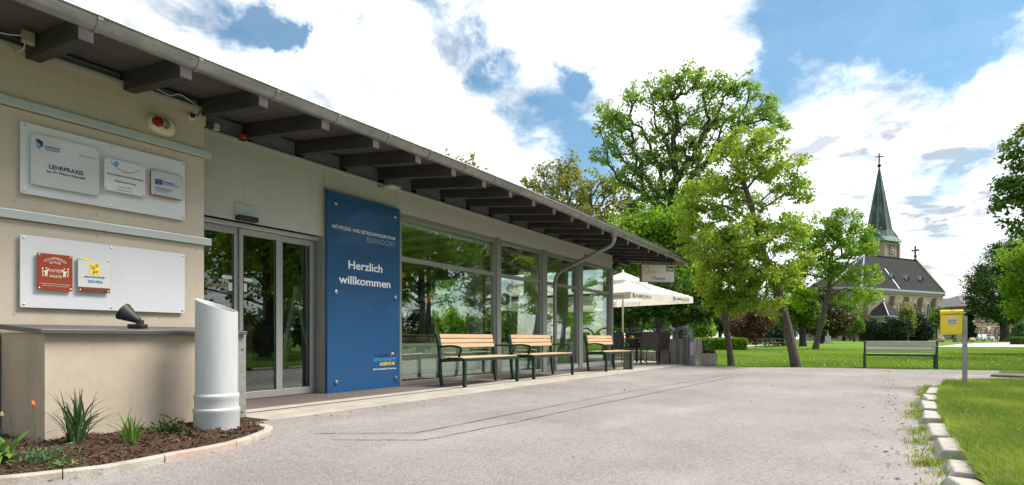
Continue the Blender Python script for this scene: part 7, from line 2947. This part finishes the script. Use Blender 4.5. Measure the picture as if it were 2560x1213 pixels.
# spire: octagon on flared square eaves
TIP = 50.3
prof = [(TS / 2 + .85, TH, 0), (TS / 2 + .1, TH + 1.5, .35), (TS / 2 * .86, TH + 3.6, 1.0), (.12, TIP, 1.0)]
vs = []
for r, z, oct_ in prof:
    for j in range(8):
        a = math.pi / 8 + math.pi / 4 * j
        rr = r * (1 - oct_) * 1.0 / max(abs(math.cos(a)), abs(math.sin(a))) + r * oct_ * 1.06
        # pull the eight points towards the square's corners near the eaves
        a2 = a
        if oct_ < 1:
            q_ = (math.floor(a / (math.pi / 2)) + .5) * math.pi / 2
            a2 = a + (q_ - a) * (1 - oct_) * .98
            rr = r * (1 - oct_) * 1.414 + r * oct_ * 1.06
        vs.append((tx + rr * math.cos(a2), ty + rr * math.sin(a2), z))
fs0, fs1 = [], []
for i in range(3):
    for j in range(8):
        q = (j + 1) % 8
        (fs0 if i == 0 else fs1).append((i * 8 + j, i * 8 + q, (i + 1) * 8 + q, (i + 1) * 8 + j))
spire = MB().add(vs, fs1).build('spire', M_COPR, church)
MB().add(vs, fs0 + [tuple(range(7, -1, -1))]).build('spire_eaves', M_VERD, spire)
hips = MB()
for j in range(8):
    pts = [vs[8 + j], vs[16 + j], vs[24 + j]]
    hips.tube([Vector(p) for p in pts], [.16, .14, .05], 5)
hips.build('spire_hips', M_VERD, spire)
MB().lathe([(.0, -.55), (.42, -.3), (.55, 0), (.42, .35), (.1, .6)], 14, (tx, ty, TIP + .4)).build('ball', M_SLATE, spire, smooth=True)
MB().box(tx - .13, tx + .13, ty - .13, ty + .13, TIP + .9, TIP + 4.0).obox((tx, ty, TIP + 3.05), (1, -.9, 0), (.9, 1, 0), (0, 0, 1), 2.3, .2, .24).build('cross', M_BLACK, spire)

# ================================================================== RED AND CREAM BUILDING BEHIND
bo = C((2415 - CXP) / FPX * 165, 165)
dxb = Vector((SA, -CA, 0)) * .98 + Vector((CA, SA, 0)) * .2
sch = thing('school_building', 'red and cream striped brick building behind the big chestnut', 'building', (bo.x, bo.y, .2), math.atan2(dxb.y, dxb.x))
M_CREAMW = mat('cream render', (.52, .40, .33), .9, var=.15, vscale=.7)
M_REDB = mat('red brick band', (.27, .10, .075), .9, var=.2, vscale=2)
WL, WH = 40.0, 9.4
MB().box(-1, WL, 0, 14, -.5, WH).build('wall', M_CREAMW, sch)
for i in range(12):
    z = .6 + i * .78
    MB().box(-1.03, WL, -.05, 13, z, z + .20).build('brick_band', M_REDB, sch)
MB().box(-1.3, WL + .3, -.35, 14.3, WH, WH + .5).build('cornice', M_REDB, sch)
MB().add([(-1.6, -.6, WH + .5), (WL, -.6, WH + .5), (WL, 14.6, WH + .5), (-1.6, 14.6, WH + .5), (5.5, 7, WH + 4.2), (WL, 7, WH + 4.2)], [(0, 1, 5, 4), (3, 0, 4), (2, 3, 4, 5), (1, 2, 5)]).build('roof', mat('grey slate roof', (.13, .125, .125), .8, var=.2, vscale=1), sch)
for i, x in enumerate((1.2, 4.4, 7.6, 10.8, 14.0, 17.2, 20.4, 23.6)):
    for z in (1.0, 5.3):
        w_ = MB().prism([(a * 1.25, b * 1.08) for a, b in pointed(.75, 2.9)], (x, 0, z - .1), (1, 0, 0), (0, 0, 1), (0, -1, 0), .0, .10).build('window', M_REDB, sch)
        MB().prism(pointed(.68, 2.7), (x, 0, z), (1, 0, 0), (0, 0, 1), (0, -1, 0), .05, .13).build('pane', mat('grey window', (.10, .11, .12), .2), w_)
        MB().box(x - .05, x + .05, -.18, -.131, z, z + 2.3).build('glazing_bar', M_TXTW, w_)
# roofs between church and school
lo = C((2352 - CXP) / FPX * 185, 185)
lw_b = thing('low_house', 'low house with brown roof between the church and the striped building', 'building', (lo.x, lo.y, .2), math.atan2(dxb.y, dxb.x))
MB().box(0, 14, 0, 9, -.4, 9.5).build('wall', M_CREAMW, lw_b)
MB().add([(-.6, -.6, 9.5), (14.6, -.6, 9.5), (14.6, 9.6, 9.5), (-.6, 9.6, 9.5), (-.6, 4.5, 14.0), (14.6, 4.5, 14.0)], [(0, 1, 5, 4), (3, 0, 4), (2, 3, 4, 5), (1, 2, 5)]).build('roof', mat('brown roof', (.15, .105, .09), .85, var=.2, vscale=1), lw_b)
MB().tube([(2.5, 4.5, 14), (2.5, 4.5, 18)], .08, 6).build('mast', M_GALV, lw_b)

# ================================================================== STREET FURNITURE AND FIGURES IN THE PARK
M_LGREEN = mat('green lamp post', (.025, .10, .075), .45, .2)


def park_lamp(label, px, pytop, Z, m):
    b = base_at(px, Z)
    h = CAMH + (HZ - pytop) / FPX * Z - b.z
    t = thing('park_lamp', label, 'lamp', b, 0, 'lamps in the park')
    MB().lathe([(.07, 0), (.07, .5), (.045, .55), (.04, h - .55)], 10).build('post', m, t, smooth=True)
    MB().lathe([(.06, h - .55), (.17, h - .18), (.18, h - .15)], 12).build('lantern', mat('pale lantern glass', (.5, .55, .5), .3), t)
    MB().lathe([(.26, h - .15), (.22, h - .06), (.06, h)], 12).build('cap', m, t)
    return t


park_lamp('green park lamp under the parasol edge', 1602, 784, 30, M_LGREEN)
park_lamp('dark park lamp by the big chestnut trunk', 2494, 801, 105, mat('dark lamp post', (.06, .07, .07), .5))
park_lamp('lamp before the church wall left of the mailbox', 2318, 800, 112, MATS['dark lamp post'])


def plain_post(name, label, cat, px, pytop, Z, m, r=.04):
    b = base_at(px, Z)
    h = CAMH + (HZ - pytop) / FPX * Z - b.z
    t = thing(name, label, cat, b)
    MB().lathe([(r, -.05), (r, h - .02), (r * .4, h)], 10).build('post', m, t, smooth=True)
    MB().lathe([(r * 1.6, -.02), (r * 1.6, .08), (r, .1)], 10).build('collar', m, t, smooth=True)
    return t


plain_post('green_post', 'thin green post standing before the hedge', 'post', 1770, 815, 36, M_LGREEN, .035)
plain_post('green_post', 'green post between the copper maple and the leaning linden', 'post', 1961, 812, 56, M_LGREEN, .06)
plain_post('blue_post', 'stubby blue post behind the terrace chairs', 'post', 1636, 822, 26, mat('blue post', (.02, .09, .16), .5), .05)
plain_post('steel_pole', 'tall steel pole before the church right of the young tree', 'pole', 2334, 803, 100, M_GALV, .08)
plain_post('steel_pole', 'steel pole by the parked white car', 'pole', 2454, 806, 118, M_GALV, .08)
# mesh fence behind the terrace
fA, fB = base_at(1535, 31), base_at(1735, 34)
fen = thing('wire_fence', 'thin green wire fence behind the terrace', 'fence', fA)
dF = fB - fA
for i in range(6):
    p = dF * (i / 5)
    MB().lathe([(.025, 0), (.025, 1.45)], 8, p).build('post', M_LGREEN, fen)
for i in range(7):
    z = .15 + i * .2
    MB().tube([Vector((0, 0, z)), dF + Vector((0, 0, z))], .006, 4).build('wire', M_LGREEN, fen)

# picnic tables
for k, (px, lab) in enumerate(((1916, 'picnic table with benches nearer the copper maple'), (1940, 'picnic table with benches nearer the green post'))):
    b = base_at(px, 50 + k * 1.5)
    t = thing('picnic_table', lab, 'table', b, yawc + .15, 'picnic tables')
    m_ = mat('picnic wood', (.16, .15, .11), .8)
    MB().box(-.8, .8, -.35, .35, .70, .75).build('table_top', m_, t)
    for y in (-.7, .7):
        MB().box(-.8, .8, y - .14, y + .14, .40, .44).build('seat', m_, t)
    for x in (-.6, .6):
        MB().bar((x, -.7, .40), (x, .7, .40), .05, .06).build('rail', m_, t)
        for s in (-1, 1):
            MB().bar((x, s * .75, 0), (x, s * .2, .70), .05, .07).build('leg', m_, t)

# statue on a plinth
b = base_at(2066, 72)
stt = thing('statue', 'white stone statue on a stepped plinth before the dark conifer', 'statue', b, yawc)
M_WST = mat('white stone', (.62, .61, .58), .8, var=.2, vscale=4)
MB().box(-.55, .55, -.55, .55, -.1, .25).box(-.38, .38, -.38, .38, .251, .95).build('plinth', M_WST, stt, bevel=.02)
MB().lathe([(.30, .95), (.26, 1.2), (.20, 1.5), (.22, 1.62), (.17, 1.72), (.07, 1.78), (.10, 1.86), (.115, 1.94), (.08, 2.04), (.02, 2.07)], 14).build('figure', M_WST, stt, smooth=True)

# rocks
def rock(label, px, Z, w, h, seed):
    b = base_at(px, Z)
    t = thing('boulder', label, 'boulder', b, seed, 'boulders by the path')
    bm = bmesh.new()
    bmesh.ops.create_icosphere(bm, subdivisions=3, radius=1)
    g = random.Random(seed)
    ph = [g.uniform(0, 6) for _ in range(6)]
    for v in bm.verts:
        n_ = 1 + .22 * math.sin(v.co.x * 2.3 + ph[0]) * math.sin(v.co.y * 2.9 + ph[1]) + .12 * math.sin(v.co.z * 5 + ph[2] + v.co.x * 4) + .05 * math.sin(v.co.y * 11 + ph[3])
        v.co = Vector((v.co.x * w / 2 * n_, v.co.y * w / 2.6 * n_, max(-.2, v.co.z * h / 2 * n_ + h * .38)))
    me = bpy.data.meshes.new('rock')
    bm.to_mesh(me)
    bm.free()
    link_mesh('rock', me, mat('sandstone boulder', (.42, .35, .27), .9, var=.35, vscale=2.5, bump=.4, bscale=8), t)


rock('pale boulder left of the mailbox beside the church lawn', 2352, 84, .95, .85, 1)
rock('pale boulder right of the mailbox post', 2430, 86, 1.05, .75, 2)
b = base_at(2395, 86)
mon = thing('stone_pillar', 'short square stone pillar under the mailbox', 'pillar', b, yawc)
MB().box(-.45, .45, -.4, .4, -.1, 1.6).build('shaft', M_STONEP, mon, bevel=.02)
MB().box(-.52, .52, -.47, .47, 1.6, 1.75).build('cap', M_STONEP, mon, bevel=.02)


def person(label, px, Z, pose, shirt, trousers, seed, h=1.72):
    b = base_at(px, Z)
    t = thing('person', label, 'person', b, yawc + seed)
    s = h / 1.72
    if pose == 'stand':
        J = {'pel': (0, 0, .95), 'spi': (0, 0, 1.18), 'che': (0, .01, 1.38), 'nec': (0, .01, 1.50), 'hea': (0, -.01, 1.60), 'top': (0, 0, 1.70),
             'hl': (-.09, 0, .90), 'kl': (-.10, -.02, .50), 'al': (-.10, .03, .08), 'tl': (-.11, -.12, .03), 'hr': (.09, 0, .90), 'kr': (.11, .0, .50), 'ar': (.12, .03, .08), 'tr': (.13, -.12, .03),
             'sl': (-.19, .01, 1.42), 'el': (-.25, .03, 1.14), 'wl': (-.24, -.05, .90), 'sr': (.19, .01, 1.42), 'er': (.25, .03, 1.14), 'wr': (.22, -.08, .92)}
    else:
        J = {'pel': (0, .12, .62), 'spi': (0, .10, .84), 'che': (0, -.02, 1.02), 'nec': (0, -.10, 1.11), 'hea': (0, -.16, 1.19), 'top': (0, -.19, 1.29),
             'hl': (-.10, .12, .58), 'kl': (-.17, -.22, .52), 'al': (-.15, -.02, .09), 'tl': (-.15, -.16, .03), 'hr': (.10, .12, .58), 'kr': (.17, -.22, .50), 'ar': (.15, -.02, .09), 'tr': (.15, -.16, .03),
             'sl': (-.19, -.02, 1.05), 'el': (-.26, -.14, .82), 'wl': (-.15, -.34, .70), 'sr': (.19, -.02, 1.05), 'er': (.26, -.14, .82), 'wr': (.15, -.34, .70)}
    rad = {'pel': .15, 'spi': .13, 'che': .16, 'nec': .06, 'hea': .10, 'top': .07, 'hl': .10, 'kl': .065, 'al': .045, 'tl': .04, 'hr': .10, 'kr': .065, 'ar': .045, 'tr': .04, 'sl': .07, 'el': .045, 'wl': .035, 'sr': .07, 'er': .045, 'wr': .035}
    E_ = [('pel', 'spi'), ('spi', 'che'), ('che', 'nec'), ('nec', 'hea'), ('hea', 'top'), ('pel', 'hl'), ('hl', 'kl'), ('kl', 'al'), ('al', 'tl'), ('pel', 'hr'), ('hr', 'kr'), ('kr', 'ar'), ('ar', 'tr'), ('che', 'sl'), ('sl', 'el'), ('el', 'wl'), ('che', 'sr'), ('sr', 'er'), ('er', 'wr')]
    ks = list(J)
    me = bpy.data.meshes.new('body')
    me.from_pydata([tuple(c * s for c in J[k]) for k in ks], [(ks.index(a), ks.index(b_)) for a, b_ in E_], [])
    o = bpy.data.objects.new('body', me)
    COL.objects.link(o)
    sk = o.modifiers.new('skin', 'SKIN')
    for i, k in enumerate(ks):
        me.skin_vertices[0].data[i].radius = (rad[k] * s, rad[k] * s * .85)
        me.skin_vertices[0].data[i].use_root = k == 'pel'
    sb = o.modifiers.new('sub', 'SUBSURF')
    sb.levels = sb.render_levels = 1
    bpy.context.view_layer.update()
    me2 = bpy.data.meshes.new_from_object(o.evaluated_get(bpy.context.evaluated_depsgraph_get()))
    bpy.data.objects.remove(o)
    me2.materials.clear()
    for m_ in (trousers, shirt, mat('skin', (.45, .28, .20), .6), mat('dark hair', (.04, .03, .025), .7)):
        me2.materials.append(m_)
    hp = J['pel'][2] * s
    nk = J['nec'][2] * s
    hd = J['hea'][2] * s
    for p in me2.polygons:
        z = p.center.z
        inleg = z < hp + .03 and not (abs(p.center.x) > .17 * s and pose == 'stand' and z > .75 * s)
        p.material_index = 0 if inleg else (1 if z < nk else (2 if z < hd + .03 else 3))
    me2.polygons.foreach_set('use_smooth', [True] * len(me2.polygons))
    ob = bpy.data.objects.new('body', me2)
    COL.objects.link(ob)
    ob.parent = t
    return t


M_DK = mat('dark clothing', (.02, .02, .025), .8)
person('person in dark clothes sitting on the lawn edge by the pale boulder', 2383, 85, 'sit', M_DK, M_DK, .3)
person('person in a black top and white trousers walking by the park lamp', 2497, 110, 'stand', M_DK, mat('white trousers', (.6, .6, .62), .8), .5)
person('person with reddish hair beside the other walker near the chestnut trunk', 2501, 111, 'stand', mat('brown top', (.12, .05, .04), .8), mat('pale jeans', (.35, .40, .5), .8), -.4)


def car(label, px, Z, m, rot):
    b = base_at(px, Z)
    t = thing('parked_car', label, 'car', b, rot, 'cars parked before the striped building')
    side = [(-2.05, .25), (-2.1, .55), (-1.95, .85), (-1.45, .95), (-.75, 1.38), (.75, 1.42), (1.45, 1.05), (2.0, .88), (2.1, .55), (2.05, .25)]
    MB().prism(side, (0, -.82, 0), (1, 0, 0), (0, 0, 1), (0, 1, 0), 0, 1.64).build('body', m, t, bevel=.08, seg=3)
    for y, nn_ in ((-.83, -1), (.83, 1)):
        MB().prism([(-1.2, .98), (-.68, 1.32), (.0, 1.34), (.0, .98)], (0, y, 0), (1, 0, 0), (0, 0, 1), (0, nn_, 0), 0, .008).build('window', M_DARKGL, t)
        MB().prism([(.06, .98), (.06, 1.34), (.68, 1.34), (1.2, 1.02)], (0, y, 0), (1, 0, 0), (0, 0, 1), (0, nn_, 0), 0, .008).build('window', M_DARKGL, t)
        for x in (-1.3, 1.3):
            w_ = MB().lathe([(.32, -.1), (.32, .1)], 18, (x, y * .92, .32), (1, 0, 0), (0, 0, 1), (0, 1, 0)).build('wheel', M_BLACK, t)
            MB().lathe([(.2, -.115), (.2, .115)], 12, (x, y * .92, .32), (1, 0, 0), (0, 0, 1), (0, 1, 0)).build('rim', M_GALV, w_)
    for y in (-.6, .6):
        MB().box(2.02, 2.09, y - .15, y + .15, .6, .75).build('headlight', M_TXTW, t)
    return t


car('white car parked before the striped building', 2461, 122, mat('white car paint', (.7, .72, .75), .3, coat=.5), math.atan2(dxb.y, dxb.x) + .2)
car('dark car partly hidden behind the boulder right of the mailbox', 2434, 124, mat('dark car paint', (.03, .025, .03), .3, coat=.5), math.atan2(dxb.y, dxb.x) - .2)
# road sign
b = base_at(2472, 116)
sgn = thing('road_sign', 'pole with a white triangle sign over a red no-entry disc', 'road sign', b, yawc)
MB().lathe([(.05, 0), (.05, 3.0)], 8).build('post', M_GALV, sgn)
MB().prism([(-.5, 2.9), (0, 2.05), (.5, 2.9)], (0, -.06, 0), (1, 0, 0), (0, 0, 1), (0, -1, 0), 0, .02).build('triangle_plate', M_TXTW, sgn)
MB().lathe([(.38, 0), (.38, .02)], 20, (0, -.06, 1.35), (1, 0, 0), (0, 0, 1), (0, -1, 0)).build('no_entry_disc', mat('sign red', (.5, .02, .02), .4), sgn)
MB().box(-.26, .26, -.09, -.082, 1.29, 1.41).build('no_entry_bar', M_TXTW, sgn)
MB().box(-.35, .35, -.07, .0, .2, .8).build('green_box', mat('sign green', (.05, .3, .1), .5), sgn)
